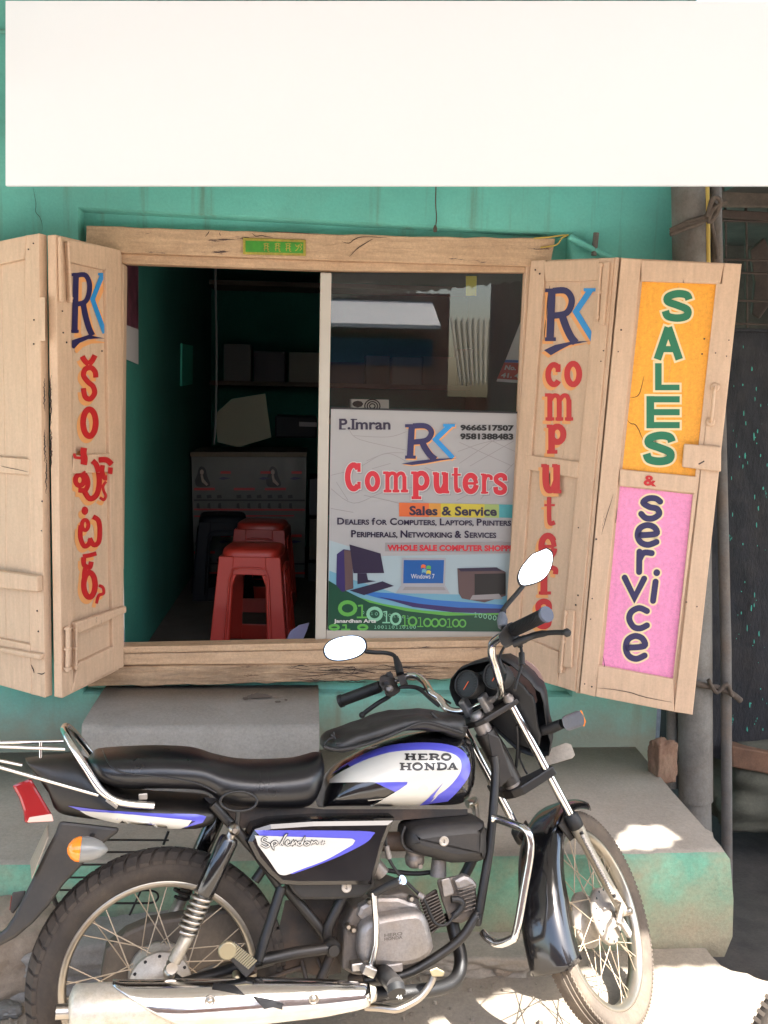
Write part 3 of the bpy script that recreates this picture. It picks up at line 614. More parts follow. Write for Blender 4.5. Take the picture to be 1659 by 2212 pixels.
# nails and cracks
def specks(par, surf, pts, crop, l=.003, r=.003):
    g = M()
    for x, y in pts: g.lathe(surf(crop(x, y), l-.002), surf.N, [(r*R.uniform(.7, 1.3), 0), (r*.8, .0025)], 8)
    obj('nail_heads', g, m_nail, par, kind='stuff')
specks(shR2, sR2, [(743, 492), (725, 628), (1400, 656), (1415, 556), (1168, 1330), (1332, 636)], R1)
specks(shR2, sR2, [(1262, 548), (1248, 642)], R1, -.012, .0026)
specks(shR2, sR2, [(563, 798), (553, 926), (588, 428), (1150, 820), (1216, 848), (560, 1348), (516, 1330)], R2)
specks(shR1, sR1, [(634, 622), (618, 688), (208, 118), (235, 142)], R1); specks(shR1, sR1, [(474, 778), (460, 838), (478, 356)], R2)
specks(shL1, sL1, [(548, 806), (556, 996), (586, 1082), (898, 1158)], L4); specks(shL0, sL0, [(252, 262), (296, 210), (300, 884), (298, 1096)], L4); specks(shL0, sL0, [(372, 408), (368, 668), (328, 1374), (338, 1555)], L5)
def cracks(name, par, surf, lines, crop, l, w_):
    g = M()
    for ln in lines:
        P = smooth([Vector((x, y, 0)) for x, y in ln], 3); P = [(p.x+R.uniform(-1, 1)*w_*.3, p.y+R.uniform(-1, 1)*w_*.3) for p in P]
        vs, fs = ribbon(P, w_, taper=[.25+.75*math.sin(math.pi*min(1, max(0, i/(len(P)-1)))) for i in range(len(P))]); lay(g, vs, fs, surf, l, crop)
    obj(name, g, m_crack, par, fix=False, kind='stuff')
cracks('crack', shR2, sR2, [[(782, 1052), (800, 1075), (835, 1085), (860, 1130), (880, 1180)], [(798, 915), (840, 908), (865, 870), (885, 780)]], R1, -.0138, 5)
cracks('crack', shR2, sR2, [[(694, 150), (650, 290), (622, 400)], [(590, 1355), (760, 1375), (900, 1415), (1060, 1445)], [(630, 1160), (640, 1215), (634, 1225)], [(718, 230), (712, 300), (705, 330)]], R2, .004, 4)
cracks('crack', shL0, sL0, [[(0, 95), (100, 118), (250, 150)]], L5, .004, 5)
cracks('crack', bld, wallsurf(0), [[(250, 1415), (262, 1480), (272, 1540), (268, 1600), (300, 1640), (318, 1690), (322, 1740)]], T1, .002, 3.5)
cracks('crack', bld, wallsurf(-.012), [[(560, 560), (700, 568), (850, 575), (1000, 585)], [(480, 575), (510, 600), (560, 596), (640, 612)], [(1160, 640), (1215, 650), (1260, 620), (1330, 605), (1500, 610)], [(130, 605), (150, 575), (160, 562)], [(235, 570), (245, 595)], [(1215, 755), (1270, 700), (1340, 650), (1400, 620)]], W2, .003, 6)
cracks('beam_crack', bld, wallsurf(-.0385), BEAM_CR, D1, .0, 6.5)
cracks('beam_crack', bld, wallsurf(-.0385), [[(20, 600), (120, 560), (260, 540), (400, 560), (520, 530), (680, 560)], [(0, 510), (160, 520), (300, 505), (460, 480)], [(360, 520), (390, 480), (440, 500), (410, 545), (370, 530)], [(0, 650), (200, 630), (420, 650), (640, 640)]], D1, .001, 6)
cracks('edge_wear', shL1, sL1, [[(446+R.uniform(-4, 5), 1370+k_*18) for k_ in range(26)], [(450+R.uniform(-4, 6), 1850+k_*16) for k_ in range(22)]], L4, .001, 12)
cracks('edge_wear', shL0, sL0, [[(392+R.uniform(-5, 3), 1400+k_*17) for k_ in range(18)], [(396+R.uniform(-6, 3), 1850+k_*15) for k_ in range(20)]], L4, .001, 10)
cracks('edge_wear', shL0, sL0, [[(408+R.uniform(-5, 3), 20+k_*17) for k_ in range(20)]]+[[(270, 1850), (295, 1890), (300, 1920)], [(330, 1925), (370, 1930), (400, 1915)]], L5, .001, 10)
cracks('edge_wear', shR1, sR1, [[(300, 215), (285, 300), (278, 420)], [(270, 430), (262, 560)]], R1, -.0135, 6)
# lettering on the shutters
def slabword(par, surf, items, crop, l, sw):
    a, b = M(), M()
    for ch, bx_ in items:
        s_ = sw*(bx_[2]-bx_[0]); s_ = min(s_, sw*130)
        glyph(b, SERIF[ch], bx_, crop, surf, l, s_, 0, (-18, 20)); glyph(a, SERIF[ch], bx_, crop, surf, l+.0007, s_)
    obj('letter_shadow', b, m_peach, par, fix=False); obj('painted_letter', a, m_redp, par, fix=False)
slabword(shR1, sR1, [('c', (270, 690, 378, 852)), ('o', (388, 680, 500, 855)), ('m', (268, 882, 446, 1060)), ('p', (276, 1082, 410, 1262))], R1, -.0134, .32)
slabword(shR1, sR1, [('u', (242, 1326, 372, 1512))], R1, .003, .32)
slabword(shR1, sR1, [('t', (258, 165, 336, 352)), ('e', (226, 385, 346, 560)), ('r', (222, 580, 345, 775)), ('s', (200, 796, 318, 990))], R2, -.0134, .32)
sw = [(1.02, 1.0), (.72, 1.02), (.44, 1.07), (.2, 1.14), (.0, 1.2), (.06, 1.27), (.22, 1.2), (.42, 1.12), (.62, 1.07)]
logo(shR1, 268, 236, 578, 560, R1, sR1, -.0134, [(.92, 1.0), (.5, 1.02), (.2, 1.08), (-.02, 1.18), (.12, 1.28), (.3, 1.18), (.5, 1.08)], (-16, 16))
logo(shL1, 628, 470, 930, 1000, L4, sL1, -.0134, [(1.0, 1.09), (.5, 1.03), (.02, 1.12), (.02, 1.24), (.08, 1.26), (.25, 1.16), (.5, 1.1), (.8, 1.09)], (26, 40), .17)
def traced(par, surf, crop, strokes, mt, l, grow=0, off=(0, 0)):
    g = M()
    for pts, w_, cl in strokes:
        P = sm2([(x+off[0], y+off[1]) for x, y in pts]) if not cl else [(a.x, a.y) for a in smooth([Vector((x+off[0], y+off[1], 0)) for x, y in pts], 4, True)]
        vs, fs = ribbon(P, w_*1.04+grow, cl); lay(g, vs, fs, surf, l, crop)
    obj('painted_letter' if mt == m_redp else 'letter_shadow', g, mt, par, fix=False)
te4 = [([(725, 1205), (748, 1245), (782, 1275)], 46, 0), ([(838, 1195), (815, 1240), (782, 1275)], 46, 0), ([(845, 1392), (838, 1340), (800, 1305), (750, 1320), (737, 1375), (775, 1430), (820, 1470), (834, 1530), (795, 1580), (750, 1560), (735, 1485)], 44, 0),
       (ell(788, 1790, 56, 118, 10), 50, 1), ([(740, 2010), (735, 2060), (745, 2110), (738, 2160)], 55, 0), ([(655, 2060), (665, 2095), (720, 2100)], 24, 0)]
te5 = [([(735, 10), (738, 50), (735, 80)], 50, 0), (ell(703, 222, 38, 48, 9), 42, 1), ([(730, 150), (765, 200), (775, 260), (750, 310), (690, 310)], 42, 0), ([(742, 320), (790, 385), (845, 360), (872, 280), (872, 170), (850, 90), (815, 52)], 46, 0), ([(870, 45), (940, 45), (985, 85)], 48, 0), ([(975, 110), (965, 180), (925, 205), (900, 150), (905, 90)], 40, 0),
       ([(935, 235), (908, 275), (915, 320), (932, 360), (915, 395), (880, 375)], 24, 0), (ell(748, 492, 15, 22, 8), 28, 1), (ell(750, 618, 28, 45, 10), 34, 1), ([(820, 545), (868, 580), (880, 680), (868, 770), (825, 792), (790, 735)], 42, 0), ([(712, 620), (708, 720), (738, 800), (780, 790), (800, 735)], 40, 0),
       ([(730, 895), (790, 885), (850, 868)], 36, 0), ([(738, 900), (742, 970), (790, 990), (805, 940)], 42, 0), (ell(788, 1145, 50, 108, 12), 48, 1), ([(760, 980), (745, 1030), (742, 1090)], 40, 0), ([(872, 1150), (908, 1170), (912, 1220), (870, 1240), (850, 1310)], 26, 0)]
traced(shL1, sL1, L4, te4, m_peach, -.0134, 6, (-26, 34)); traced(shL1, sL1, L5, te5, m_peach, -.0134, 6, (-26, 34))
traced(shL1, sL1, L4, te4[:4], m_redp, -.0127); traced(shL1, sL1, L4, te4[4:], m_redp, .0042)
def clipy(st, ymax):
    out_ = []
    for pts, w_, cl in st:
        P = sm2(pts+(pts[:1] if cl else [])); run = []
        for p in P:
            if p[1] < ymax: run.append(p)
            elif len(run) > 1: out_.append((run, w_, 0)); run = []
            else: run = []
        if len(run) > 1: out_.append((run, w_, 0))
    return out_
traced(shL1, sL1, L5, clipy(te5[:6], 168), m_redp, .0042); traced(shL1, sL1, L5, te5[1:], m_redp, -.0126)
a, b = M(), M()
for ch, bx_ in (('S', (995, 245, 1195, 440)), ('A', (945, 476, 1130, 676)), ('L', (940, 700, 1116, 870)), ('E', (888, 905, 1120, 1106)), ('S', (876, 1128, 1090, 1335))):
    s_ = .24*(bx_[3]-bx_[1]); glyph(b, SANS[ch], bx_, R1, sR2, -.0141, s_, 26); glyph(a, SANS[ch], bx_, R1, sR2, -.0134, s_)
obj('letter_edge', b, m_cream, shR2, fix=False); obj('painted_letter', a, m_pgreen, shR2, fix=False)
a, b = M(), M()
for ch, bx_ in (('s', (850, 155, 1005, 315)), ('e', (828, 325, 982, 475)), ('r', (832, 490, 948, 645)), ('v', (750, 652, 902, 808)), ('i', (918, 626, 985, 822)), ('c', (780, 842, 918, 996)), ('e', (754, 1014, 908, 1188))):
    glyph(b, ROUND[ch], bx_, R2, sR2, -.0141, 38, 22, (0, 0), True); glyph(a, ROUND[ch], bx_, R2, sR2, -.0134, 38, 0, (0, 0), True)
obj('letter_edge', b, m_cream, shR2, fix=False); obj('painted_letter', a, m_navy, shR2, fix=False)
a = M(); text_on(a, '&', [R1(885, 1396), R1(966, 1404), R1(962, 1470), R1(882, 1462)], sR2, .0036, .03); obj('painted_letter', a, m_redp, shR2, fix=False)

# ------------------------------------------------------------------ corrugated awning over the shopfront (shades it), fixed on brackets
def corr(name, pts4, n, mt, parent=None, amp=.012, skip=None, **k):
    a, b, c, d = [Vector(p) for p in pts4]; g = M(); nn = (b-a).cross(d-a).normalized(); rs = []
    for i in range(n+1):
        u = i/n; o_ = nn*amp*math.sin(i*math.pi/2); p = a.lerp(b, u)+o_; q2 = d.lerp(c, u)+o_; rs.append((p, q2))
    vs = [v for r_ in rs for v in r_]; g.add(vs, [[2*i, 2*i+1, 2*i+3, 2*i+2] for i in range(n)], True); return obj(name, g, mt, parent, fix=False, **k)
m_tin = mat('bounce_pale_tin', (.60, .60, .60), .7, .0, var=.1, vs=5, dirt=(.35, .28, .2), dirt_amt=.4, ds=3)  # tin colour paled to raise the bounced light under the awning
def aw(gx, gy, z):                                    # where the eave must run for its shadow edge to fall at (gx, gy) on the ground
    return Vector((gx + SUN.x/SUN.z*z, gy + SUN.y/SUN.z*z, z))
awn = thing('tin_awning', 'corrugated tin awning on brackets above the shopfront, shading it', 'awning', Matrix.Identity(4))
ZE, ZT = 2.46, 3.34
gb = [(-6, -1.75), (-1.0, -1.58), (-.35, -1.44), (.25, -1.26), (.78, -1.03), (1.3, -1.03), (2.2, -1.05), (6.5, -1.1)]
pts = [aw(x, y, ZE) for x, y in gb]
hole = aw(.0, .0, 0)
# gap added in one sheet, shaped to let sun patches onto the platform
def awz(y): return ZE + (ZT-ZE)*(y-pts[3].y)/(0-pts[3].y)
pp = [R8(0, 905), R8(20, 890), R8(250, 896), R8(345, 975), R8(250, 1030), R8(0, 1040)]
pc = [GZ(C7(1120, 800), ZP), GZ(C7(1200, 770), ZP), GZ(C7(1250, 690), ZP), GZ(C7(1500, 690), ZP), GZ(C7(1590, 770), ZP), GZ(C7(1480, 830), ZP), GZ(C7(1130, 838), ZP)]
def toaw(P):                                          # follow the sun back up to the awning plane
    for _ in range(1): 
        a0 = (ZT-ZE)/(0-pts[3].y); t = 0
        # z = ZE + a0*(y-y3)
        t = (ZE + a0*(P.y-pts[3].y) - P.z)/(SUN.z - a0*SUN.y); return P + SUN*t
HL = [toaw(p) for p in pc]
hx0, hx1 = min(p.x for p in HL), max(p.x for p in HL); hy0, hy1 = min(p.y for p in HL), max(p.y for p in HL)
def awsheet(x0, x1, y0f, y1f, n):
    g = M(); vs = []; fs = []; dx = (x1-x0)/n
    for i in range(n+1):
        x = x0+dx*i; ya, yb = y0f(x), y1f(x); o_ = .012*math.sin(x/.076*2*math.pi)
        for k_ in range(2): y = (ya, yb)[k_]; vs.append((x, y, awz(y)+o_))
    g.add(vs, [[2*i, 2*i+1, 2*i+3, 2*i+2] for i in range(n)], True); return g
def eave(x):
    for a, b in zip(pts, pts[1:]):
        if a.x <= x <= b.x: return a.y + (b.y-a.y)*(x-a.x)/(b.x-a.x)
    return pts[0].y if x < pts[0].x else pts[-1].y
obj('tin_sheet', awsheet(-5.5, hx0, eave, lambda x: .0, 260), m_tin, awn, fix=False)
obj('tin_sheet', awsheet(hx1, 6.0, eave, lambda x: .0, 220), m_tin, awn, fix=False)
obj('tin_sheet', awsheet(hx0, hx1, eave, lambda x: hy0, 24), m_tin, awn, fix=False)
def ly(x, lower):
    L_ = []; P = HL+HL[:1]
    for a, b in zip(P, P[1:]):
        if min(a.x, b.x) <= x <= max(a.x, b.x) and abs(a.x-b.x) > 1e-6: L_.append(a.y + (b.y-a.y)*(x-a.x)/(b.x-a.x))
    return (min(L_) if lower else max(L_)) if L_ else (hy0+hy1)/2
obj('tin_sheet', awsheet(hx0, hx1, lambda x: hy0, lambda x: ly(x, 1), 24), m_tin, awn, fix=False)
obj('tin_sheet', awsheet(hx0, hx1, lambda x: ly(x, 0), lambda x: .0, 24), m_tin, awn, fix=False)
for x in (-3.4, -1.2, 3.6):
    b_ = M().tube([(x, -.0, ZT-.09), (x, eave(x)+.15, awz(eave(x)+.15)-.05)], .022, 8).tube([(x, -.0, ZT-.75), (x, -1.0, awz(-1.0)-.06)], .018, 8); obj('bracket', b_, m_rust, awn)

# added white board standing in for a masked-out sign across the shopfront top
sgn = thing('masked_sign_board', 'large blank white board standing in for the masked-out sign above the window', 'signboard', Matrix.Identity(4))
sq = [(12, 2), (1720, 2), (1720, 400.8), (12, 400.8)]; ys = -.24
sb = M().hexa([WY(p, ys) for p in sq], [WY(p, ys)+Vector((0, .018, 0)) for p in sq]); obj('board', sb, m_white, sgn)
for t in (.03, .5, .97):
    a = WY(bil(sq, t, .25), ys); mm = M().box((a.x, (ys+.018)/2+.0, a.z), (.03, abs(ys+.018)-.004, .03)); obj('bracket', mm, m_rust, sgn)

tagd0 = obj('conduit_stub', M().tube([WY((-30, 66), -.03), WY((40, 70), -.03)], .008, 8), m_wall); tagd0['label'] = 'thin painted conduit on the wall at the left end of the signboard'; tagd0['category'] = 'pipe'
# right-hand side: pipes, tied with rags
def vpipe(name, label, px, y, r, mt, n=14, cat='pipe', prof=None):
    P = [WY(p, y) for p in px]; g = M().tube(P, prof or r, n)
    return tagd(obj(name, g, mt), label, cat)
def tagd(o, label, cat, group=None):
    o['label'] = label; o['category'] = cat
    if group: o['group'] = group
    return o
dp = thing('drain_pipe', 'thick grey cement drain pipe with a collar at the wall corner', 'pipe', Matrix.Identity(4))
P = [WY((1489, 330), -.09), WY((1497, 1000), -.09), WY((1503, 1726), -.09)]
obj('pipe', M().tube(smooth(P, 5), .066, 20), m_pipe, dp)
obj('lower_pipe', M().tube([WY((1503, 1718), -.09), WY((1508, 1900), -.09)], .058, 20), m_pipe, dp)
vpipe('iron_pole', 'slim weathered iron pole standing right of the thick drain pipe', [(1544, 330), (1556, 900), (1568, 1400), (1571, 1990)], -.12, .021, m_pole)
vpipe('yellow_pipe', 'thin yellow painted pipe between the drain pipe and the iron pole', [(1526, 330), (1529, 500), (1532, 1000)], -.14, .009, m_yel, 8)
vpipe('back_post', 'narrow grey post half hidden behind the drain pipe', [(1453, 1440), (1452, 1700)], -.03, .024, m_pipe)
rp = M()
for k_ in range(3): rp.tube(smooth([WY(p, -.165-.004*k_) for p in ((1448, 497+k_*5), (1485, 480+k_*6), (1522, 468+k_*5), (1545, 440+k_*6))], 4), .008, 6)
rp.tube(smooth([WY(p, -.18) for p in ((1528, 470), (1540, 428), (1556, 434), (1548, 462), (1532, 480), (1540, 452), (1568, 436))], 4), .009, 6)
rp.tube(smooth([WY(p, -.17) for p in ((1535, 470), (1545, 520), (1549, 560))], 4), .006, 6)
tagd(obj('rag_tie', rp, m_rope), 'brown rag knotted round the pipes near the signboard', 'rag')
rp = M().tube(smooth([WY(p, -.17) for p in ((1500, 1478), (1530, 1484), (1552, 1486), (1580, 1498), (1600, 1512))], 4), [.012, .013, .014]*5+[.014, .016], 7) if False else M().tube(smooth([WY(p, -.17) for p in ((1500, 1476), (1530, 1482), (1552, 1486), (1580, 1498), (1600, 1514))], 4), .012, 7)
rp.tube(smooth([WY(p, -.185) for p in ((1530, 1468), (1548, 1496), (1570, 1478), (1582, 1504))], 4), .008, 6)
tagd(obj('rag_tie', rp, m_rope), 'brown rag tied round the poles low beside the pink panel', 'rag')
vpipe('conduit_stub', 'short white conduit stub on the wall above the right shutter', [(1288, 503), (1283, 552)], -.03, .011, m_pipe, 8)
wr = M().tube(smooth([WY(p, -.02) for p in (T3(-110, 1800), T3(0, 1792), T3(80, 1780), T3(150, 1775))], 4), .003, 5).tube(smooth([WY(p, -.02) for p in (T3(-60, 1870), T3(60, 1850), T3(100, 1800), T3(150, 1775))], 4), .003, 5)
tagd(obj('loose_wires', wr, m_yel), 'loose yellow wires on the lintel by the right shutter', 'wire')
sp = M().tube([WY(p, -.03) for p in (T3(155, 1790), T3(330, 1880), T3(470, 1950))], .012, 7); tagd(obj('wall_rod', sp, m_wall), 'teal painted rod sloping behind the right shutter', 'rod')
cdr = M().tube(smooth([WY(p, -.012) for p in ((942, 395), (941, 440), (943, 470), (940, 497))], 4), .0022, 5).lathe(WY((940, 494), -.014), (0, 0, 1), [(.006, -.012), (.008, 0), (.004, .012)], 8)
tagd(obj('hanging_string', cdr, m_rope), 'short brown string hanging above the lintel', 'string')
# tarred sheet, grid window, beam and rubble in the gap on the right
YS = .38
sh = thing('sheet_metal_door', 'dark tarred sheet metal splashed with teal paint right of the pipes', 'door', Matrix.Identity(4))
shq = [(1530, 712), (1760, 722), (1760, 1690), (1530, 1635)]
g = M(); n1, n2 = 12, 18; vs = []
for j in range(n2+1):
    for i in range(n1+1): p = WY(bil(shq, i/n1, j/n2), YS); vs.append(p+Vector((0, R.uniform(-.008, .008), 0)))
g.add(vs, [[j*(n1+1)+i, j*(n1+1)+i+1, (j+1)*(n1+1)+i+1, (j+1)*(n1+1)+i] for j in range(n2) for i in range(n1)], True); obj('sheet', g, m_sheet, sh)
py_plate('lip', [(1530, 706), (1760, 714), (1760, 722), (1530, 713)], YS+.01, YS-.03, m_sheet, sh)
py_plate('bottom_beam', [R8(690, 370), R8(1100, 440), R8(1100, 590), R8(690, 510)], YS+.02, YS-.07, m_rust, sh, .008)
m_rust = mat('dark_rusted_bar', (.05, .032, .024), .8, var=.3, vs=10)
gw = thing('grid_window', 'rusty wire grid window above the dark metal sheet', 'window', Matrix.Identity(4))
for i, x in enumerate((1590, 1608, 1663, 1720)):
    a = x if i != 1 else 1612
for x in (1566, 1611, 1661, 1710): obj('bar', M().tube([WY((x, 420), YS-.02), WY((x+2, 708), YS-.02)], .006, 6), m_rust, gw)
for y in (478, 562, 590, 650, 700): obj('bar', M().tube([WY((1555, y-2), YS-.035), WY((1740, y+3), YS-.035)], .005, 6), m_rust, gw)
py_plate('head_beam', [(1552, 452), (1740, 462), (1740, 482), (1552, 470)], YS+.05, YS-.05, m_rust, gw)
sg_ = M(); SS = wallsurf(YS-.012); r2 = random.Random(21)
for i in range(75):
    cx_, cy_ = r2.choice([(1612, 800), (1635, 930), (1600, 1010), (1650, 1100), (1610, 1330), (1630, 1400), (1640, 1560), (1600, 1250), (1655, 900)]); x = r2.gauss(cx_, 22); y = r2.gauss(cy_, 45)
    if not (1560 < x < 1690 and 735 < y < 1620): continue
    w_ = r2.uniform(.6, 2.2); h_ = w_*r2.uniform(1, 6); P = [(x+w_*r2.uniform(.5, 1)*math.cos(t*.9), y+h_*r2.uniform(.5, 1)*math.sin(t*.9)) for t in range(7)]; lay(sg_, P, [list(range(7))], SS, 0)
obj('paint_splash', sg_, mat('teal_paint_drip', (.03, .30, .23), .6), sh, fix=False, kind='stuff')
mk = M(); pts_ = [(1617, 540), (1650, 512), (1672, 560), (1668, 650), (1640, 690), (1622, 680), (1628, 610)]
mk.hexa([WY(p, YS+.22) for p in pts_], [WY(p, YS+.19) for p in pts_]); tagd(obj('sacking', mk, m_rust, bevel=.01), 'torn brown sacking hanging inside the grid window', 'sacking')
nb = M(); a = WY((1540, 600), YS+.9).x
nb.box((a+1.5, 1.6, 1.6), (3., .1, 4.4)); nbt = thing('added_dark_enclosure', 'dark enclosure added to shut out sky light behind the grid window and metal sheet', 'shed', Matrix.Identity(4)); obj('wall', nb, m_soil, nbt)
obj('roof', M().box((a+1.3, .85, WY((1640, 440), YS).z+.04), (3.4, 1.6, .04)), m_soil, nbt); obj('side_wall', M().box((a+2.6, .9, 1.4), (.06, 1.4, 3.4)), m_soil, nbt)  # added roof and side keep sky light out behind the grid
eh = M().hexa([WY(p, YS+.2) for p in ((1552, 395), (1800, 395), (1800, 452), (1552, 448))], [WY(p, YS-.1) for p in ((1552, 395), (1800, 395), (1800, 452), (1552, 448))]); tagd(obj('thatch_eave', eh, m_rope, bevel=.01), 'ragged grey thatch eave just below the signboard corner', 'eave')
def stone(name, c, d, mt, label, cat='stone', seed=1, rot=0., sub=5, sharp=.25, parent=None, group=None):
    import bmesh; from mathutils import noise
    b = bmesh.new(); bmesh.ops.create_icosphere(b, subdivisions=sub, radius=.5)
    for v in b.verts:
        p = v.co.normalized(); l = max(abs(p.x), abs(p.y), abs(p.z)); p = p*(1-sharp)*.5 + p/l*.5*sharp
        p *= 1 + .22*noise.noise(v.co*2.5+Vector((seed, 0, 0))) + .10*noise.noise(v.co*7+Vector((0, seed, 0))) + .05*noise.noise(v.co*19+Vector((seed, 0, 0)))
        v.co = Vector((p.x*d[0], p.y*d[1], p.z*d[2]))
    b.transform(Matrix.Rotation(rot, 4, 'Z')); me = bpy.data.meshes.new(name); b.to_mesh(me); b.free(); me.materials.append(mt)
    me.polygons.foreach_set('use_smooth', [True]*len(me.polygons))
    o = bpy.data.objects.new(name, me); COL.objects.link(o); o.location = c
    if parent: o.parent = parent
    else: tagd(o, label, cat, group)
    return o
g0 = GZ((18, 2160), 0.); stone('rubble_stone', (g0.x-.06, g0.y+.10, .07), (.42, .30, .30), m_rock, 'big tan boulder at the left edge behind the rear tyre', seed=3, rot=.4)
g0 = GZ((62, 2120)); stone('brick_piece', (g0.x+.0, g0.y+.14, .13), (.10, .09, .09), m_brick, 'small red brick lump on top of the boulder', 'brick', seed=8)
g0 = GZ((88, 2120)); stone('rubble_stone', (g0.x, g0.y+.18, .07), (.17, .16, .24), m_rock, 'pale grey stone between the boulder and the rear tyre', seed=12, rot=1)
g0 = GZ((235, 2160)); stone('rubble_stone', (g0.x, g0.y+.18, .04), (.62, .30, .22), m_conc, 'flat grey slab of rubble seen through the rear wheel', seed=5, rot=.2, sharp=.6)
g0 = GZ((40, 2195)); stone('litter_scrap', (g0.x-.03, g0.y, .02), (.08, .05, .04), m_paper, 'crumpled silver wrapper on the dirt by the boulder', 'litter', seed=9)
g0 = GZ(C7(240, 1700)); stone('stone_slab', (g0.x, g0.y+.10, .02), (.34, .2, .09), m_plat, 'flat stone slab lying under the engine', seed=4, sharp=.9, rot=-.1)
g0 = GZ(C7(425, 1660)); stone('earth_clod', (g0.x, g0.y, .02), (.07, .06, .06), m_rock, 'dark earth clod right of the flat slab', seed=14)
g0 = GZ(R8(205, 620), ZP-.02); stone('broken_brick', (g0.x+.03, g0.y+.05, ZP+.05), (.085, .07, .16), m_brick, 'broken brick standing on end beside the drain pipe foot', 'brick', seed=6, sharp=.8, rot=.3)
g0 = GZ(R8(800, 760), -.1); stone('rubble_stone', (g0.x+.35, g0.y+.25, -.02), (1.0, .6, .5), mat('mossy_dark_stone', (.10, .095, .07), .95, var=.4, vs=8, dirt=(.03, .025, .02), dirt_amt=.8, ds=4), 'mossy stone slab in the gap under the metal sheet', seed=7, sharp=.5)
peb = M()
for i in range(170):
    x = R.uniform(-1.3, .95); y = PF - abs(R.gauss(0, .35)) - .01; s_ = R.uniform(.003, .009)*(1+(R.random() < .1)*1.2)
    P = [Vector((x+s_*R.uniform(.7, 1.2)*math.cos(t*1.2566), y+s_*R.uniform(.7, 1.2)*math.sin(t*1.2566), 0.)) for t in range(5)]
    peb.hexa([p for p in P], [Vector((x+(p.x-x)*.6, y+(p.y-y)*.6, s_*R.uniform(.7, 1.2)+.006)) for p in P])
obj('gravel', peb, m_dirt, kind='stuff')

# far side of the street (seen only as reflections)
def refl(p, Y, yg=.032):
    G = WY(p, yg); d = ray(p); d = Vector((d.x, -d.y, d.z)); return G + d*((Y-G.y)/d.y)
opp = thing('opposite_building', 'low building across the street with a white sunshade', 'building', Matrix.Identity(4))
m_opp = mat('brown_wall_paint', (.30, .19, .15), .9, var=.2, vs=2); m_white2 = mat('white_sunshade_paint', (.78, .74, .70), .7); m_bluep = mat('blue_shutter_paint', (.03, .07, .14), .6)
YO = -7.2
tl = refl(W6(150, 300), YO); tr = refl(W6(1030, 345), YO)
x0, x1 = -9, tr.x; zt = tl.z
obj('wall', M().box(((x0+x1)/2, YO-.5, zt/2), (x1-x0, 1., zt)), m_opp, opp)
bt = refl(W6(400, 440), YO+.7).z; bb = refl(W6(400, 580), YO+.7).z; xe2 = refl(W6(955, 500), YO+.7).x
obj('sunshade', M().hexa([(x0, YO+.01, bt+.16), (xe2, YO+.01, bt+.16), (xe2, YO+.01, bt+.08), (x0, YO+.01, bt+.08)], [(x0, YO+.75, bb+.04), (xe2, YO+.75, bb+.04), (xe2, YO+.75, bb-.0), (x0, YO+.75, bb-.0)]), m_white2, opp)
obj('shutter_box', M().box(((x0+xe2)/2, YO+.06, bb-.22), (xe2-x0, .1, .3)), m_bluep, opp)
hb = thing('roofed_shed', 'shed across the street with a corrugated cement sheet roof', 'shed', Matrix.Identity(4))
rc = [refl(W6(1030, 515), YO-1.2), refl(W6(1350, 515), YO-1.2), refl(W6(1330, 1000), YO+.6), refl(W6(1100, 1000), YO+.6)]
m_cor = mat('cement_sheet', (.50, .46, .36), .85, var=.1)
corr('roof_sheet', rc, 30, m_cor, hb, amp=.035)
obj('wall', M().box(((rc[3].x+rc[1].x)/2-.2, YO-.2, (rc[2].z-.15)/2), (rc[1].x-rc[3].x+2.2, .4, rc[2].z-.15)), m_opp, hb)
xr = refl(W6(1362, 400), YO+1.1).x
obj('wall', M().box((xr+3, YO+1.0, 1.75), (6, .2, 3.5)), m_opp, hb)

# ------------------------------------------------------------------ banner behind the glass
YB = .0245; bs = wallsurf(YB)
bn = thing('shop_banner', 'printed vinyl banner for RK Computers over the lower window glass', 'banner', Matrix.Identity(4))
BQ = [W7(130, 8), W7(1640, 46), W7(1560, 1700), W7(105, 1680)]
m_bw = mat('banner_grey_white', (.355, .345, .345), .35, var=.03, vs=3); m_bg = mat('banner_dark_green', (.006, .055, .03), .35); m_bl = mat('banner_light_blue', (.14, .32, .42), .35)
m_bb = mat('banner_blue', (.03, .14, .42), .35); m_bp = mat('banner_purple', (.032, .02, .10), .35); m_gr = mat('banner_leaf_green', (.10, .34, .06), .35); m_gp = mat('banner_pale_green', (.22, .48, .32), .35)
m_ink = mat('banner_ink', (.022, .014, .04), .35); m_br = mat('banner_red', (.55, .02, .035), .35); m_bo = mat('banner_orange', (.60, .12, .03), .35); m_by = mat('banner_yellow', (.52, .42, .04), .35); m_bt = mat('banner_teal', (.06, .30, .33), .35)
m_line = mat('banner_paving_line', (.27, .25, .25), .4); m_silver = mat('banner_silver', (.33, .33, .35), .35); m_scr = mat('banner_screen_blue', (.012, .09, .30), .3); m_bwh = mat('banner_white', (.58, .56, .54), .35); m_brn = mat('banner_brown', (.10, .06, .06), .35); m_sky = mat('banner_pale_blue', (.33, .41, .44), .35)
bcl = M().hexa([bs(p, 0) for p in BQ], [bs(p, -.002) for p in BQ]); obj('cloth', bcl, m_bw, bn)
obj('top_edge', M().hexa([bs(W7(*p), .0) for p in ((128, -6), (1640, 32), (1640, 46), (130, 8))], [bs(W7(*p), .004) for p in ((128, -6), (1640, 32), (1640, 46), (130, 8))]), m_dk, bn)
def bp(name, pts, mt, l, sm_=False):
    g = M(); poly_on(g, pts, bs, l, W7); return obj(name, g, mt, bn, fix=False)
lines = M()
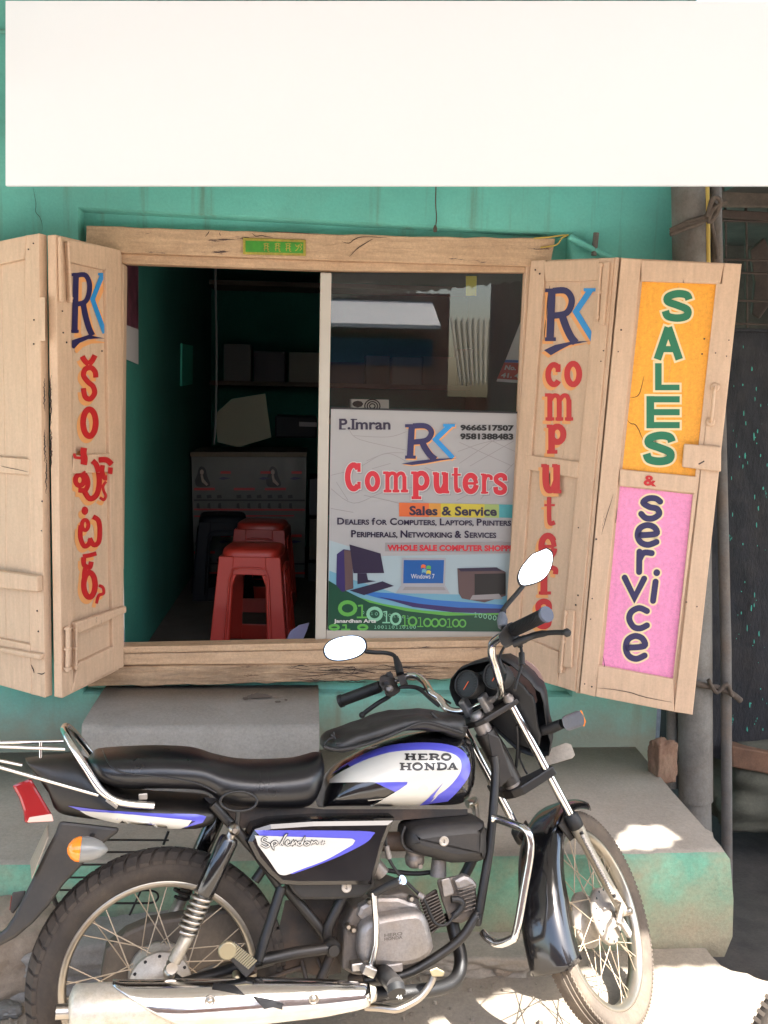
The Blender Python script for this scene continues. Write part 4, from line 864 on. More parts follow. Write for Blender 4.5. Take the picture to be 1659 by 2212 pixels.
for pl in ([(270, 170), (350, 240), (700, 320)], [(700, 180), (560, 220), (300, 210)], [(130, 510), (330, 455), (520, 350), (680, 340)], [(400, 400), (560, 345), (690, 400)], [(440, 460), (580, 420)], [(130, 610), (300, 720), (520, 640), (760, 600)], [(380, 660), (640, 720), (700, 760)], [(130, 760), (300, 790)], [(1100, 420), (1500, 150)], [(1180, 440), (1510, 250)], [(1090, 330), (1300, 260), (1510, 240)], [(1260, 690), (1510, 420)], [(840, 450), (1100, 560)], [(1130, 150), (1520, 330)], [(1100, 260), (1500, 440)], [(170, 560), (260, 700)], [(1080, 700), (1200, 640)]):
    vs, fs = ribbon(sm2(pl), 4.5); lay(lines, vs, fs, bs, .0005, W7)
obj('print_line', lines, m_line, bn, fix=False, kind='stuff')
bp('print_sky', [(118, 1000), (500, 1120), (1590, 1100), (1575, 1640), (108, 1640)], m_sky, .0006)
bp('print_swirl', [(118, 1230), (300, 1300), (620, 1400), (1590, 1420), (1575, 1680), (108, 1650)], m_bl, .0010)
bp('print_swirl', [(300, 1385), (600, 1400), (900, 1450), (1590, 1500), (1575, 1560), (900, 1520), (500, 1440)], m_bb, .0014)
bp('print_swirl', [(480, 1425), (800, 1480), (1100, 1510), (1590, 1520), (1580, 1560), (1050, 1545), (750, 1505)], m_bp, .0018)
bp('print_swirl', [(115, 1330), (300, 1420), (520, 1480), (820, 1530), (1200, 1555), (1585, 1545), (1570, 1690), (108, 1680)], m_gr, .0022)
bp('print_swirl', [(113, 1305), (250, 1385), (420, 1470), (700, 1535), (1000, 1570), (1580, 1560), (1570, 1692), (106, 1680)], m_bg, .0026)
def bt_(name, body, x0, y0, x1, y1, mt, l=.0032, bold=.02, tilt=0., track=1., ob=None):
    g = M(); text_on(g, body, [(x0, y0), (x1, y0+tilt), (x1, y1+tilt), (x0, y1)], lambda p, l_: bs(W7(*p), l_), l, bold, track); return obj(name, g, mt, ob or bn, fix=False)
bt_('lettering', 'P.Imran', 192, 82, 580, 164, m_ink, bold=.025, tilt=2); bt_('lettering', '9666517507', 1108, 126, 1512, 172, m_dk, bold=.05, tilt=4); bt_('lettering', '9581388483', 1106, 192, 1508, 240, m_dk, bold=.05, tilt=2)
srf = M()                                             # serif feet for the owner's name
for x, y in ((215, 86), (215, 160), (302, 88), (302, 161)): vs, fs = ribbon([(x-24, y), (x+26, y)], 8); lay(srf, vs, fs, bs, .0034, W7)
obj('lettering', srf, m_ink, bn, fix=False)
logo(bn, 690, 128, 1060, 380, W7, bs, .0030, [(1.05, 1.0), (.6, 1.02), (.25, 1.08), (-.08, 1.17), (.14, 1.21), (.4, 1.16), (.7, 1.08)], (8, 8), .13)
a, b, c = M(), M(), M()
for ch, bx_ in (('C', (232, 410, 366, 634)), ('o', (386, 474, 502, 636)), ('m', (524, 476, 716, 640)), ('p', (732, 478, 888, 690)), ('u', (896, 484, 1026, 646)), ('t', (1036, 452, 1118, 650)), ('e', (1124, 490, 1248, 652)), ('r', (1258, 492, 1348, 650)), ('s', (1352, 492, 1468, 656))):
    s_ = .33*min(bx_[2]-bx_[0], 130); glyph(c, SERIF[ch], bx_, W7, bs, .0030, s_, 8, (8, 10)); glyph(b, SERIF[ch], bx_, W7, bs, .0036, s_, 12); glyph(a, SERIF[ch], bx_, W7, bs, .0042, s_)
obj('letter_shadow', c, m_line, bn, fix=False); obj('letter_edge', b, m_bwh, bn, fix=False); obj('lettering', a, m_br, bn, fix=False)
for x0_, x1_, mt in ((645, 870, m_bo), (870, 960, mat('banner_gold', (.56, .25, .04), .35)), (960, 1290, m_by), (1290, 1400, mat('banner_olive', (.30, .38, .12), .35)), (1400, 1600, m_bt)): bp('print_band', [(x0_, 716+(x0_-645)*.018), (x1_, 716+(x1_-645)*.018), (x1_, 822+(x1_-645)*.012), (x0_, 820+(x0_-645)*.012)], mt, .0026)
bt_('lettering', 'Sales & Service', 722, 740, 1384, 812, m_ink, bold=.035, tilt=6)
def smallcaps(words, x0_, x1_, y0_, y1_, tilt):
    segs = [];                                        # (text, size, pen)
    pen = 0
    for w_ in words:
        for t_, sc in ((w_[0], 1.), (w_[1:].upper(), .74)):
            if not t_: continue
            v, f = text2d(t_, .03); W_ = max(a for a, b in v)*sc; segs.append((v, f, sc, pen)); pen += W_+.06*sc
        pen += .22
    g = M(); pen -= .28
    for v, f, sc, p0 in segs:
        g.add([bs(W7(x0_+(p0+a*sc)/pen*(x1_-x0_), y1_-(y1_-y0_)*b*sc/.73 + tilt*(p0+a*sc)/pen), .0032) for a, b in v], f)
    obj('lettering', g, m_ink, bn, fix=False)
smallcaps(['Dealers', 'for', 'Computers,', 'Laptops,', 'Printers'], 174, 1490, 828, 880, 10); smallcaps(['Peripherals,', 'Networking', '&', 'Services'], 280, 1378, 922, 976, 6)
bp('print_band', [(540, 1018), (1590, 1012), (1588, 1096), (538, 1084)], m_line, .0026); bt_('lettering', 'WHOLE SALE COMPUTER SHOPPE', 556, 1034, 1510, 1080, m_br, bold=.05, tilt=4)
# printed pictures
bp('print_tower', [(175, 1105), (225, 1068), (290, 1078), (300, 1360), (215, 1392), (170, 1340)], m_bp, .0030); bp('print_tower', [(230, 1075), (290, 1080), (298, 1365), (238, 1382)], m_brn, .0034)
bp('print_monitor', [(270, 1032), (505, 1100), (532, 1248), (300, 1250)], m_ink, .0036); bp('print_monitor', [(330, 1250), (400, 1250), (410, 1300), (470, 1310), (330, 1332)], m_ink, .0040)
bp('print_keyboard', [(270, 1380), (520, 1310), (606, 1345), (380, 1415)], m_ink, .0040)
bp('print_laptop', [(668, 1132), (998, 1134), (992, 1345), (660, 1345)], m_silver, .0034); bp('print_screen', [(680, 1150), (985, 1150), (978, 1325), (676, 1325)], m_scr, .0040); bp('print_laptop', [(655, 1345), (998, 1348), (1028, 1404), (620, 1400)], m_silver, .0040); bp('print_keyboard', [(690, 1352), (985, 1354), (998, 1378), (672, 1376)], m_line, .0044)
bt_('lettering', 'Windows 7', 735, 1255, 912, 1290, m_bwh, .0046, .0)
for x_, y_, mt in ((812, 1188, m_bo), (852, 1196, m_gr), (818, 1222, m_bl), (852, 1232, m_by)): bp('print_flag', sm2([(x_, y_), (x_+16, y_-6), (x_+34, y_+2)], 3)+sm2([(x_+32, y_+28), (x_+14, y_+20), (x_-2, y_+26)], 3), mt, .0046)
bp('print_printer', [(1085, 1212), (1380, 1205), (1450, 1240), (1450, 1420), (1290, 1470), (1120, 1440), (1095, 1400)], m_brn, .0034); bp('print_printer', [(1215, 1255), (1450, 1250), (1450, 1410), (1215, 1420)], m_dk, .0038); bp('print_paper', [(1200, 1415), (1400, 1405), (1430, 1445), (1180, 1450)], m_line, .0042); bp('print_printer', [(1090, 1212), (1385, 1206), (1420, 1232), (1110, 1236)], m_ink, .0042)
g1, g2 = M(), M()
def dig(g, ch, x, y, w_, h_, sw_):
    if ch == '0': vs, fs = ribbon(ell(x+w_/2, y+h_/2, w_*.42, h_*.45, 16), sw_, True); lay(g, vs, fs, bs, .0032, W7)
    else:
        for p_ in ([(x+w_*.55, y), (x+w_*.55, y+h_)], [(x+w_*.2, y+h_*.08), (x+w_*.6, y+h_*.04)], [(x+w_*.1, y+h_*.97), (x+w_*.95, y+h_*.97)]): vs, fs = ribbon(p_, sw_*.7); lay(g, vs, fs, bs, .0032, W7)
X = 186
for ch, w_, h_, y_ in (('0', 140, 105, 1462), ('1', 90, 98, 1488), ('0', 120, 100, 1508), ('1', 70, 90, 1535), ('0', 85, 90, 1550), ('1', 60, 80, 1568), ('0', 70, 70, 1578), ('1', 55, 72, 1582), ('0', 62, 64, 1590), ('0', 62, 64, 1592), ('0', 60, 60, 1592), ('1', 50, 66, 1592), ('0', 55, 60, 1596), ('0', 55, 60, 1598)):
    dig(g1 if X < 350 or X > 620 else g2, ch, X, y_, w_, h_, w_*.2); X += w_*.93
for i, ch in enumerate('01101001001'): dig(g2, ch, 360+i*34, 1535+i*3.5, 22, 22, 3)
for i, ch in enumerate('100110110100'): dig(g2, ch, 455+i*27, 1645, 20, 22, 4)
for i, ch in enumerate('10000'): dig(g2, ch, 1210+i*36, 1545+i*6, 26, 36, 5)
for x_ in (115, 200, 330): dig(g1, '0' if x_ != 200 else '1', x_, 1640, 80, 36, 18)
obj('lettering', g1, m_gr, bn, fix=False); obj('lettering', g2, m_gp, bn, fix=False); bt_('lettering', 'Janardhan Arts', 152, 1596, 470, 1632, m_bwh, .0046, .03)

# ------------------------------------------------------------------ inside the shop
def at(p, y): return WY(p, y)
def stool(name, label, c, yaw, s, mt, group=None):
    t = thing(name, label, 'stool', Matrix.Translation(c) @ Matrix.Rotation(yaw, 4, 'Z'), group)
    H, a, b_ = .45*s, .125*s, .165*s                  # height, half top, half foot
    rr = lambda h: a + (b_-a)*(1-h/H)
    tp = M(); rs = []
    for k_, (sc, z) in enumerate(((1.0, H-.045), (1.0, H-.02), (.96, H-.006), (.88, H), (.3, H+.002))):
        ring = []
        for i in range(24):
            an = 2*math.pi*i/24; cx_, sy_ = math.cos(an), math.sin(an); e = .45
            ring.append(Vector((a*sc*math.copysign(abs(cx_)**e, cx_), a*sc*math.copysign(abs(sy_)**e, sy_), z)))
        rs.append(ring)
    tp.rings(rs, True); obj('seat', tp, mt, t)
    for k_ in range(4):                               # four sides, each an arch of two legs with a rail at the foot
        g = M(); Rz = Matrix.Rotation(k_*math.pi/2, 3, 'Z')
        def P(u, h, o_=0): r_ = rr(h)+o_; return Rz @ Vector((u*r_, -r_, h))
        N_ = 14; outer = []; inner = []
        for i in range(N_+1):
            t_ = i/N_
            outer.append((-1 if i <= N_/2 else 1, 0))
        for u0_, u1_ in ((-.99, -.52), (.52, .99)): g.hexa([P(u0_, 0), P(u1_, 0), P(u1_, H-.03), P(u0_, H-.03)], [P(u0_, 0, -.012), P(u1_, 0, -.012), P(u1_, H-.03, -.012), P(u0_, H-.03, -.012)])
        g.hexa([P(-.52, H-.105), P(.52, H-.105), P(.52, H-.03), P(-.52, H-.03)], [P(-.52, H-.105, -.012), P(.52, H-.105, -.012), P(.52, H-.03, -.012), P(-.52, H-.03, -.012)])
        g.hexa([P(-.52, .0), P(.52, .0), P(.52, .07), P(-.52, .07)], [P(-.52, .0, -.012), P(.52, .0, -.012), P(.52, .07, -.012), P(-.52, .07, -.012)])
        for sx in (-1, 1): g.hexa([P(sx*.52, H-.105), P(sx*.52, H-.15), P(sx*.40, H-.105)], [P(sx*.52, H-.105, -.012), P(sx*.52, H-.15, -.012), P(sx*.40, H-.105, -.012)])
        obj('leg', g, mt, t, bevel=.003)
        rim_ = M(); pl = [P(-.60, .03, .003), P(-.58, H-.12, .003), P(-.50, H-.082, .003), P(-.3, H-.075, .003), P(.3, H-.075, .003), P(.50, H-.082, .003), P(.58, H-.12, .003), P(.60, .03, .003)]
        rim_.tube(pl, .005, 6); obj('leg_rib', rim_, mt, t)
    return t
s1 = WY((541, 1203), .36); stool('plastic_stool', 'bright red plastic stool nearest the window opening', Vector((s1.x+.01, .47, FZ)), -.1, 1.01, m_red, 'stools inside the shop')
s2 = WY((568, 1150), 1.32); stool('plastic_stool', 'dark red plastic stool just behind the bright red one', Vector((s2.x, 1.32, FZ)), -.1, 1.0, m_red, 'stools inside the shop')
s3 = WY((482, 1130), 1.6); stool('plastic_stool', 'dark navy plastic stool in shadow before the counter', Vector((s3.x, 1.6, FZ)), .1, 1.0, m_navyp, 'stools inside the shop')
lf_ = [I8(1320, 1830), I8(1350, 1765), I8(1420, 1715), I8(1500, 1695), I8(1480, 1760), I8(1450, 1830)]
m_lil = mat('lilac_paper', (.34, .31, .47), .6); py_plate('paper_fan', lf_, .32, .315, m_lil, None, .001, label='pale lilac pointed paper leaning by the window mullion', cat='paper')
ct = thing('shop_counter', 'counter inside wrapped in a printed white plastic sheet', 'counter', Matrix.Identity(4)); YC = 2.0
cq = [I8(570, 385), I8(1478, 388), I8(1462, 1340), I8(590, 1300)]
cc = [WY(p, YC) for p in cq]
obj('body', M().hexa(cc, [p+Vector((0, .55, 0)) for p in cc]), m_fl, ct); csf = wallsurf(YC)
obj('counter_top', M().hexa([WY(p, YC-.03) for p in (I8(560, 350), I8(1480, 352), I8(1480, 386), I8(560, 384))], [WY(p, YC-.03)+Vector((0, .6, 0)) for p in (I8(560, 350), I8(1480, 352), I8(1480, 386), I8(560, 384))]), mat('worn_counter_wood', (.16, .12, .08), .6, var=.2), ct)
wrp = M(); nx, ny = 24, 8; vs = []
for j in range(ny+1):
    for i in range(nx+1): vs.append(csf(bil(cq, i/nx, j/ny), .006+R.uniform(0, .006)))
wrp.add(vs, [[j*(nx+1)+i, j*(nx+1)+i+1, (j+1)*(nx+1)+i+1, (j+1)*(nx+1)+i] for j in range(ny) for i in range(nx)], True); obj('plastic_wrap', wrp, m_paper, ct)
pr1, pr2, pr3, pr4 = M(), M(), M(), M()
for row, y0 in ((0, 0), (1, 500)):
    for x0_, full in ((590, 1), (905, 0), (1150, 1)):
        w_ = (640, 545)[0]
        if full:
            poly_on(pr1, sm2([(x0_+28, y0+520), (x0_+38, y0+478), (x0_+62, y0+462), (x0_+92, y0+485), (x0_+104, y0+540), (x0_+128, y0+600), (x0_+110, y0+622), (x0_+24, y0+620), (x0_+8, y0+570)], 3), csf, .013, I8); poly_on(pr4, ell(x0_+62, y0+508, 15, 22, 12), csf, .0136, I8); poly_on(pr4, [(x0_+52, y0+532), (x0_+70, y0+530), (x0_+76, y0+560), (x0_+112, y0+604), (x0_+100, y0+616), (x0_+62, y0+585)], csf, .0136, I8)
        poly_on(pr2, [(x0_, y0+632), (x0_+165, y0+632), (x0_+165, y0+650), (x0_, y0+650)], csf, .013, I8)
        poly_on(pr3, [(x0_+195, y0+558), (x0_+230, y0+545), (x0_+290, y0+555), (x0_+230, y0+570)], csf, .013, I8); poly_on(pr2, [(x0_+210, y0+500), (x0_+290, y0+500), (x0_+290, y0+520), (x0_+210, y0+520)], csf, .013, I8)
        for k_ in range(3):
            poly_on(pr1, [(x0_+20+k_*80, y0+690), (x0_+55+k_*80, y0+685), (x0_+60+k_*80, y0+712), (x0_+22+k_*80, y0+715)], csf, .013, I8); poly_on(pr1, [(x0_+22+k_*85, y0+755), (x0_+42+k_*85, y0+750), (x0_+46+k_*85, y0+795), (x0_+20+k_*85, y0+790)], csf, .013, I8)
    poly_on(pr1, [(590, y0+722), (1465, y0+724), (1465, y0+738), (590, y0+735)], csf, .013, I8); poly_on(pr2, [(590, y0+796), (1465, y0+798), (1465, y0+812), (590, y0+808)], csf, .013, I8); poly_on(pr2, [(590, y0+850), (1380, y0+846), (1380, y0+856), (590, y0+860)], csf, .013, I8)
obj('printed_pattern', pr1, m_dk, ct, fix=False, kind='stuff'); obj('printed_pattern', pr2, m_redp, ct, fix=False, kind='stuff'); obj('printed_pattern', pr3, m_navy, ct, fix=False, kind='stuff'); obj('printed_pattern', pr4, mat('print_skin', (.4, .3, .25), .5), ct, fix=False, kind='stuff')
pt_ = thing('dark_printer', 'dark printer on the right end of the counter inside', 'printer', Matrix.Identity(4))
py_plate('body', [I8(1230, 60), I8(1560, 70), I8(1560, 240), I8(1230, 235)], 2.4, 2.05, m_navyp, pt_, .01); py_plate('slot', [I8(1420, 110), I8(1560, 116), I8(1560, 150), I8(1420, 146)], 2.06, 2.045, mat('grey_print_tray', (.10, .09, .10), .4), pt_, .002)
for i_, (x_, y_, w_, h_, c_) in enumerate(((1500, 560, 160, 300, 'dark grey'), (1500, 880, 150, 330, 'brown'), (1490, 1230, 160, 250, 'black'))):
    tagd(py_plate('carton', [I8(x_, y_), I8(x_+w_, y_), I8(x_+w_, y_+h_-12), I8(x_, y_+h_-12)], 2.35, 2.0, bm_[(4, 4, 3)[i_]] if False else mat('dim_carton_'+str(i_), ((.05, .05, .055), (.07, .05, .035), (.02, .02, .022))[i_], .6), None, .004), c_+' carton beside the counter, '+('top', 'middle', 'bottom')[i_]+' of its stack', 'box', 'cartons stacked beside the counter')
tagd(obj('hanging_cable', M().tube(smooth([WY(p, 1.2) for p in ((466, 560), (466, 640), (468, 760), (466, 900), (462, 960))], 4), .006, 6), mat('grey_cable', (.09, .09, .09), .5)), 'grey cable hanging down the inside left wall', 'cable')
pm_ = [I8(750, 70), I8(1000, 10), (575, 850), I8(1200, 235), I8(835, 305)]
py_plate('paper_cover', [(464, 895), (500, 862), (573, 850), (586, 945), (515, 966), (470, 955)], 1.95, 1.93, mat('cream_paper', (.24, .23, .17), .7), None, .002, label='pale cream sheet propped on the counter top', cat='paper')
m_box = mat('cardboard', (.12, .09, .07), .8, var=.3, vs=3)
shf = thing('wall_shelf', 'long dark shelf along the back wall of the shop', 'shelf', Matrix.Identity(4))
zsh = WY((700, 832), RB-.3).z; obj('board', M().box(((RL+RRx)/2, RB-.2, zsh), (RRx-RL-.05, .36, .03)), m_box, shf)
zs2 = WY((700, 700), RB-.3).z; obj('board', M().box(((RL+RRx)/2, RB-.2, zs2+.25), (RRx-RL-.05, .36, .03)), m_box, shf)
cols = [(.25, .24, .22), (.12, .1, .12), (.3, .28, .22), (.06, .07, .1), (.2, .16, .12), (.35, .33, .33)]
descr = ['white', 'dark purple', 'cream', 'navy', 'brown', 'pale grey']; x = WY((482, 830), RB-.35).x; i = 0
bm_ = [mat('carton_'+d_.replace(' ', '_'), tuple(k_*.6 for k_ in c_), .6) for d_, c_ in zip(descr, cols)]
names_ = ['low flat', 'tall', 'squat', 'narrow', 'wide', 'small']
place = ['at the left end', 'second from the left', 'in the left half', 'left of the middle', 'just left of the mullion', 'behind the mullion', 'just right of the mullion', 'above the banner logo', 'in the right half', 'third from the right end', 'second from the right end', 'at the right end']
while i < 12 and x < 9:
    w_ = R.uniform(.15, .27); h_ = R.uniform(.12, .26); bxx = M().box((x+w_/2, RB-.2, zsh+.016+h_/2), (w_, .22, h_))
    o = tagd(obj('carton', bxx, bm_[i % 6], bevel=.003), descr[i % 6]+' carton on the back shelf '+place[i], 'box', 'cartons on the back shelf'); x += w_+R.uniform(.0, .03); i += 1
psu = thing('power_supply_unit', 'white computer power supply with round fan grille above the banner', 'power supply', Matrix.Identity(4))
pq_ = [W6(282, 1120), W6(568, 1124), W6(568, 1250), W6(282, 1250)]; YP = .75
g = M().hexa([WY(p, YP) for p in pq_], [WY(p, YP)+Vector((0, .15, 0)) for p in pq_]); obj('case', g, mat('pale_steel', (.62, .60, .55), .4), psu); pss = wallsurf(YP)
g = M(); poly_on(g, ell(332, 1156, 42, 26, 8), pss, .002, W6); obj('socket', g, m_dark, psu, fix=False)
g = M()
for r_ in (18, 34, 50): vs, fs = ribbon(ell(443, 1172, r_*1.15, r_, 20), 9, True); lay(g, vs, fs, pss, .002, W6)
obj('fan_grille', g, m_dark, psu, fix=False)
tbl = thing('work_table', 'dark table inside behind the window banner', 'table', Matrix.Identity(4)); zt_ = WY(W6(400, 1250), YP).z
obj('table_top', M().box((WY((930, 900), YP).x, YP+.2, zt_-.02), (.95, .7, .03)), m_box, tbl)
for sx in (-.42, .42):
    for sy in (-.28, .28): obj('leg', M().box((WY((930, 900), YP).x+sx, YP+.2+sy, (zt_-.035+FZ)/2), (.04, .04, zt_-.035-FZ)), m_box, tbl)
cal = thing('wall_calendar', 'hanging calendar with red number strip at the right of the window', 'calendar', Matrix.Identity(4)); YK = .6
cs_ = wallsurf(YK)
for nm, pts_, mt, l in (('page', [(1560, 540), (1700, 560), (1700, 1010), (1380, 985), (1450, 820)], mat('calendar_page', (.62, .62, .60), .6), 0.), ('strip', [(1450, 822), (1700, 830), (1700, 850), (1440, 842)], m_bb, .002), ('strip', [(1440, 842), (1700, 852), (1700, 985), (1385, 965)], mat('calendar_red', (.45, .05, .03), .6), .002)):
    g = M(); q3 = [cs_(W6(*p), l) for p in pts_]; g.hexa(q3, [p+Vector((0, -.001, 0)) for p in q3]); obj(nm, g, mt, cal)
for body, y_ in (('No. 15', 862), ('41. 42.', 920)):
    g = M(); text_on(g, body, [(1450-(y_-862)*.5, y_), (1600, y_+6), (1600, y_+42), (1440-(y_-862)*.5, y_+36)], lambda p, l_: cs_(W6(*p), l_), .0042, .04); obj('lettering', g, m_bwh, cal, fix=False)
pst = thing('wall_poster', 'dim floral poster on the left inner wall beside the shutter', 'poster', Matrix.Identity(4))
def LW(p, x_=RL+.006): return onplane(p, Vector((x_, 0, 0)), Vector((1, 0, 0)))
pa = [LW(p) for p in ((272, 572), (298, 575), (298, 712), (272, 702))]; pb = [LW(p) for p in ((272, 702), (298, 712), (298, 787), (272, 776))]
obj('picture', M().hexa(pa, [p+Vector((.002, 0, 0)) for p in pa]), mat('poster_print', (.10, .03, .045), .4, var=.7, vs=14), pst); obj('text_panel', M().hexa(pb, [p+Vector((.002, 0, 0)) for p in pb]), mat('poster_white', (.42, .4, .4), .5), pst)
nq = [LW(p, RL+.012) for p in ((394, 742), (417, 747), (416, 830), (393, 834))]
tagd(obj('wall_niche_panel', M().hexa(nq, [p-Vector((.01, 0, 0)) for p in nq]), mat('bright_teal_panel', (.05, .48, .36), .6)), 'small bright teal panel on the left inner wall', 'panel')
rib = py_plate('ribbon', [W6(1150, 190), W6(1232, 190), W6(1228, 338), W6(1150, 338)], .5, .498, mat('yellow_ribbon', (.5, .45, .02), .5), None, .0, label='yellow ribbon hanging inside the top of the glass', cat='ribbon')

# ------------------------------------------------------------------ motorcycle
bike = thing('motorcycle', 'black commuter motorcycle with white and violet tank graphics leaning on its stand', 'motorcycle', MBK)
def bo(name, mb, mt, parent=None, **k): return obj(name, mb, mt, parent or bike, **k)
def so(name, mb, mt, parent=None, **k):               # parts that turn with the fork
    return obj(name, mb, mt, parent or bike, loc=None if parent else SLOC, **k)
def wheel(name, mk, c, ro, rr_, tw, mtyre, label, tread):
    c = Vector(c); Y = Vector((0, 1, 0)); g = M()
    g.lathe(c, Y, [(rr_-.014, -.019), (rr_-.004, -.021), (rr_+.003, -.020), (rr_, -.015), (rr_-.012, -.009), (rr_-.013, .009), (rr_, .015), (rr_+.003, .020), (rr_-.004, .021), (rr_-.014, .019), (rr_-.019, 0)], 72, closed=True)
    wh = mk(name, g, m_rim, None, label=label)
    t = M(); h = tw/2; H = ro-rr_
    t.lathe(c, Y, [(rr_-.001, -.019), (rr_+H*.25, -h*.86), (rr_+H*.55, -h), (rr_+H*.82, -h*.84), (ro-.006, -h*.5), (ro-.002, 0), (ro-.006, h*.5), (rr_+H*.82, h*.84), (rr_+H*.55, h), (rr_+H*.25, h*.86), (rr_-.001, .019)], 96, cap=False)
    ty = mk('tyre', t, mtyre, wh)
    tr = M()
    if tread == 'block':
        N_ = 58
        for i in range(N_):
            for s in (-1, 1):
                a = 2*math.pi*(i+(.5 if s > 0 else 0))/N_; da = 2*math.pi/N_*.38; sk_ = .05*s*0+.06
                ring = []
                for rad, yy, sh_ in ((ro+.0035, s*.002, 0), (ro+.0005, s*h*.60, sk_*.6), (rr_+H*.78, s*h*1.02, sk_)):
                    ring.append([c + Vector((math.cos(a+sh_-da)*rad, yy, math.sin(a+sh_-da)*rad)), c + Vector((math.cos(a+sh_+da)*rad, yy, math.sin(a+sh_+da)*rad))])
                low = [[p + (c-p).normalized()*.009 for p in r_] for r_ in ring]
                for k_ in range(2): tr.hexa([low[k_][0], low[k_][1], low[k_+1][1], low[k_+1][0]], [ring[k_][0], ring[k_][1], ring[k_+1][1], ring[k_+1][0]])
    else:
        for yy in (-.62, -.32, 0, .32, .62): tr.lathe(c, Y, [(ro-.012, h*yy-.0055), (ro+.0035-abs(yy)*.011, h*yy-.0045), (ro+.0035-abs(yy)*.011, h*yy+.0045), (ro-.012, h*yy+.0055)], 96, cap=False, sm=False)
        for i in range(130):
            a = 2*math.pi*i/130
            for s in (-1, 1): p = c + Vector((math.cos(a)*(ro-.006), s*h*.72, math.sin(a)*(ro-.006))); tr.box(p, (.006, .008, .008), Matrix.Rotation(-a, 3, 'Y'))
    mk('tread', tr, mtyre, wh, kind='stuff')
    sm_ = mesh_of('spoke', M().tube([(0, 0, 0), (0, 0, 1)], .0016, 6), m_spoke)
    for i in range(36):
        s = 1 if i % 2 else -1; d = 1 if (i//2) % 2 else -1; a = 2*math.pi*i/36
        p = c + Vector((math.cos(a)*.066, s*.030, math.sin(a)*.066)); a2 = a + d*.62; e = c + Vector((math.cos(a2)*(rr_-.016), s*.004, math.sin(a2)*(rr_-.016)))
        o = bpy.data.objects.new('spoke', sm_); COL.objects.link(o); o.parent = wh; v = e-p
        o.matrix_local = Matrix.Translation(p) @ v.to_track_quat('Z', 'Y').to_matrix().to_4x4() @ Matrix.Diagonal((1, 1, v.length, 1))
    return wh
def mkb(name, mb, mt, parent=None, **k): return bo(name, mb, mt, parent, **k)
def mks(name, mb, mt, parent=None, **k): return so(name, mb, mt, parent, **k)
RC = Vector((0, 0, .305)); WC = Vector((.0488, 0, -.6525)); Y = Vector((0, 1, 0))
rw = wheel('wheel', mkb, RC, .302, .232, .088, m_tyre, 'rear wheel with block tread and drum hub', 'block')
hb_ = M().lathe(RC, Y, [(.02, -.055), (.055, -.052), (.058, -.044), (.072, -.042), (.074, -.032), (.062, -.028), (.055, .0), (.07, .03), (.074, .04), (.02, .045)], 48)
hub = bo('hub', hb_, m_hubw, rw)
hh = M()
for i in range(12):
    a = i*math.pi/6; p = RC+Vector((math.cos(a)*.066, -.0425, math.sin(a)*.066)); hh.lathe(p, -Y, [(.0042, 0), (.0042, .0008)], 8)
bo('hub_holes', hh, m_dk, rw, kind='stuff')
# swing arm, chain case, shocks
g = M(); pv = B(C6(640, 872), -.11); ax = B((368, 2104), -.11)
g.tube([pv, B(C6(400, 905), -.112), B(C6(175, 955), -.112)], .0135, 12); g.tube([B(C6(250, 940), -.09), (RC+Vector((.05, -.085, .012))), ax], [.016, .014, .010], 12)
g.lathe(pv+Vector((0, .02, 0)), -Y, [(.02, 0), (.02, .03), (.013, .032), (.013, .044)], 12); bo('swing_arm', g, m_blackd)
bo('axle_nut', M().lathe(ax+Vector((0, .02, 0)), -Y, [(.016, 0), (.016, .016), (.012, .018), (.010, .03), (.004, .034)], 12), m_chromed)
cc_ = M(); P = [B(B4(*p), .06) for p in ((590, 760), (620, 600), (740, 500), (880, 440), (1300, 372), (1540, 345), (1560, 640), (1250, 700), (900, 860), (640, 880))]
cc_.puff([p+Vector((0, .03, 0)) for p in P], (0, -1, 0), .03, .01, back=.02); bo('chain_case', cc_, mat('dusty_brown_case', (.075, .058, .042), .6, var=.2, vs=8, dirt=(.13, .10, .07), dirt_amt=.7, ds=6))
def shock(s):
    yo = .135*s; Q = lambda p: (lambda v: Vector((v.x, yo, v.z)))(B(p, -.135)); T_, Cb, Lb, E_ = Q((505, 1790)), Q((441, 1929)), Q((408, 2015)), Q((371, 2088)); dr = (E_-T_).normalized()
    g = M().tube([T_+dr*.022, T_+dr*.03, Cb, Cb+dr*.004], [.02, .0235, .0235, .021], 20); o = bo('shock_absorber', g, m_black, label='black topped rear shock absorber on the '+('near' if s < 0 else 'far')+' side')
    e = dr.orthogonal().normalized(); f = dr.cross(e); L_ = (Lb-Cb).length; N_ = 16*7
    pts = [Cb + dr*(L_*i/N_) + (e*math.cos(i*2*math.pi/16)+f*math.sin(i*2*math.pi/16))*.0215 for i in range(N_+1)]
    bo('coil', M().tube(pts, .0042, 7), m_chromed if s < 0 else m_iron, o)
    bo('damper', M().tube([Cb, Lb, Lb+dr*.002, E_-dr*.012], [.012, .012, .0155, .0155], 14), m_fork, o)
    bo('mount', M().lathe(T_+Vector((0, .016, 0)), -Y, [(.013, 0), (.013, .03), (.007, .032), (.006, .04)], 14).tube([T_, T_+dr*.03], .011, 10), m_chromed, o); bo('mount', M().lathe(E_+Vector((0, .015, 0)), -Y, [(.013, 0), (.013, .026)], 14), m_chromed, o)
shock(-1); shock(1)
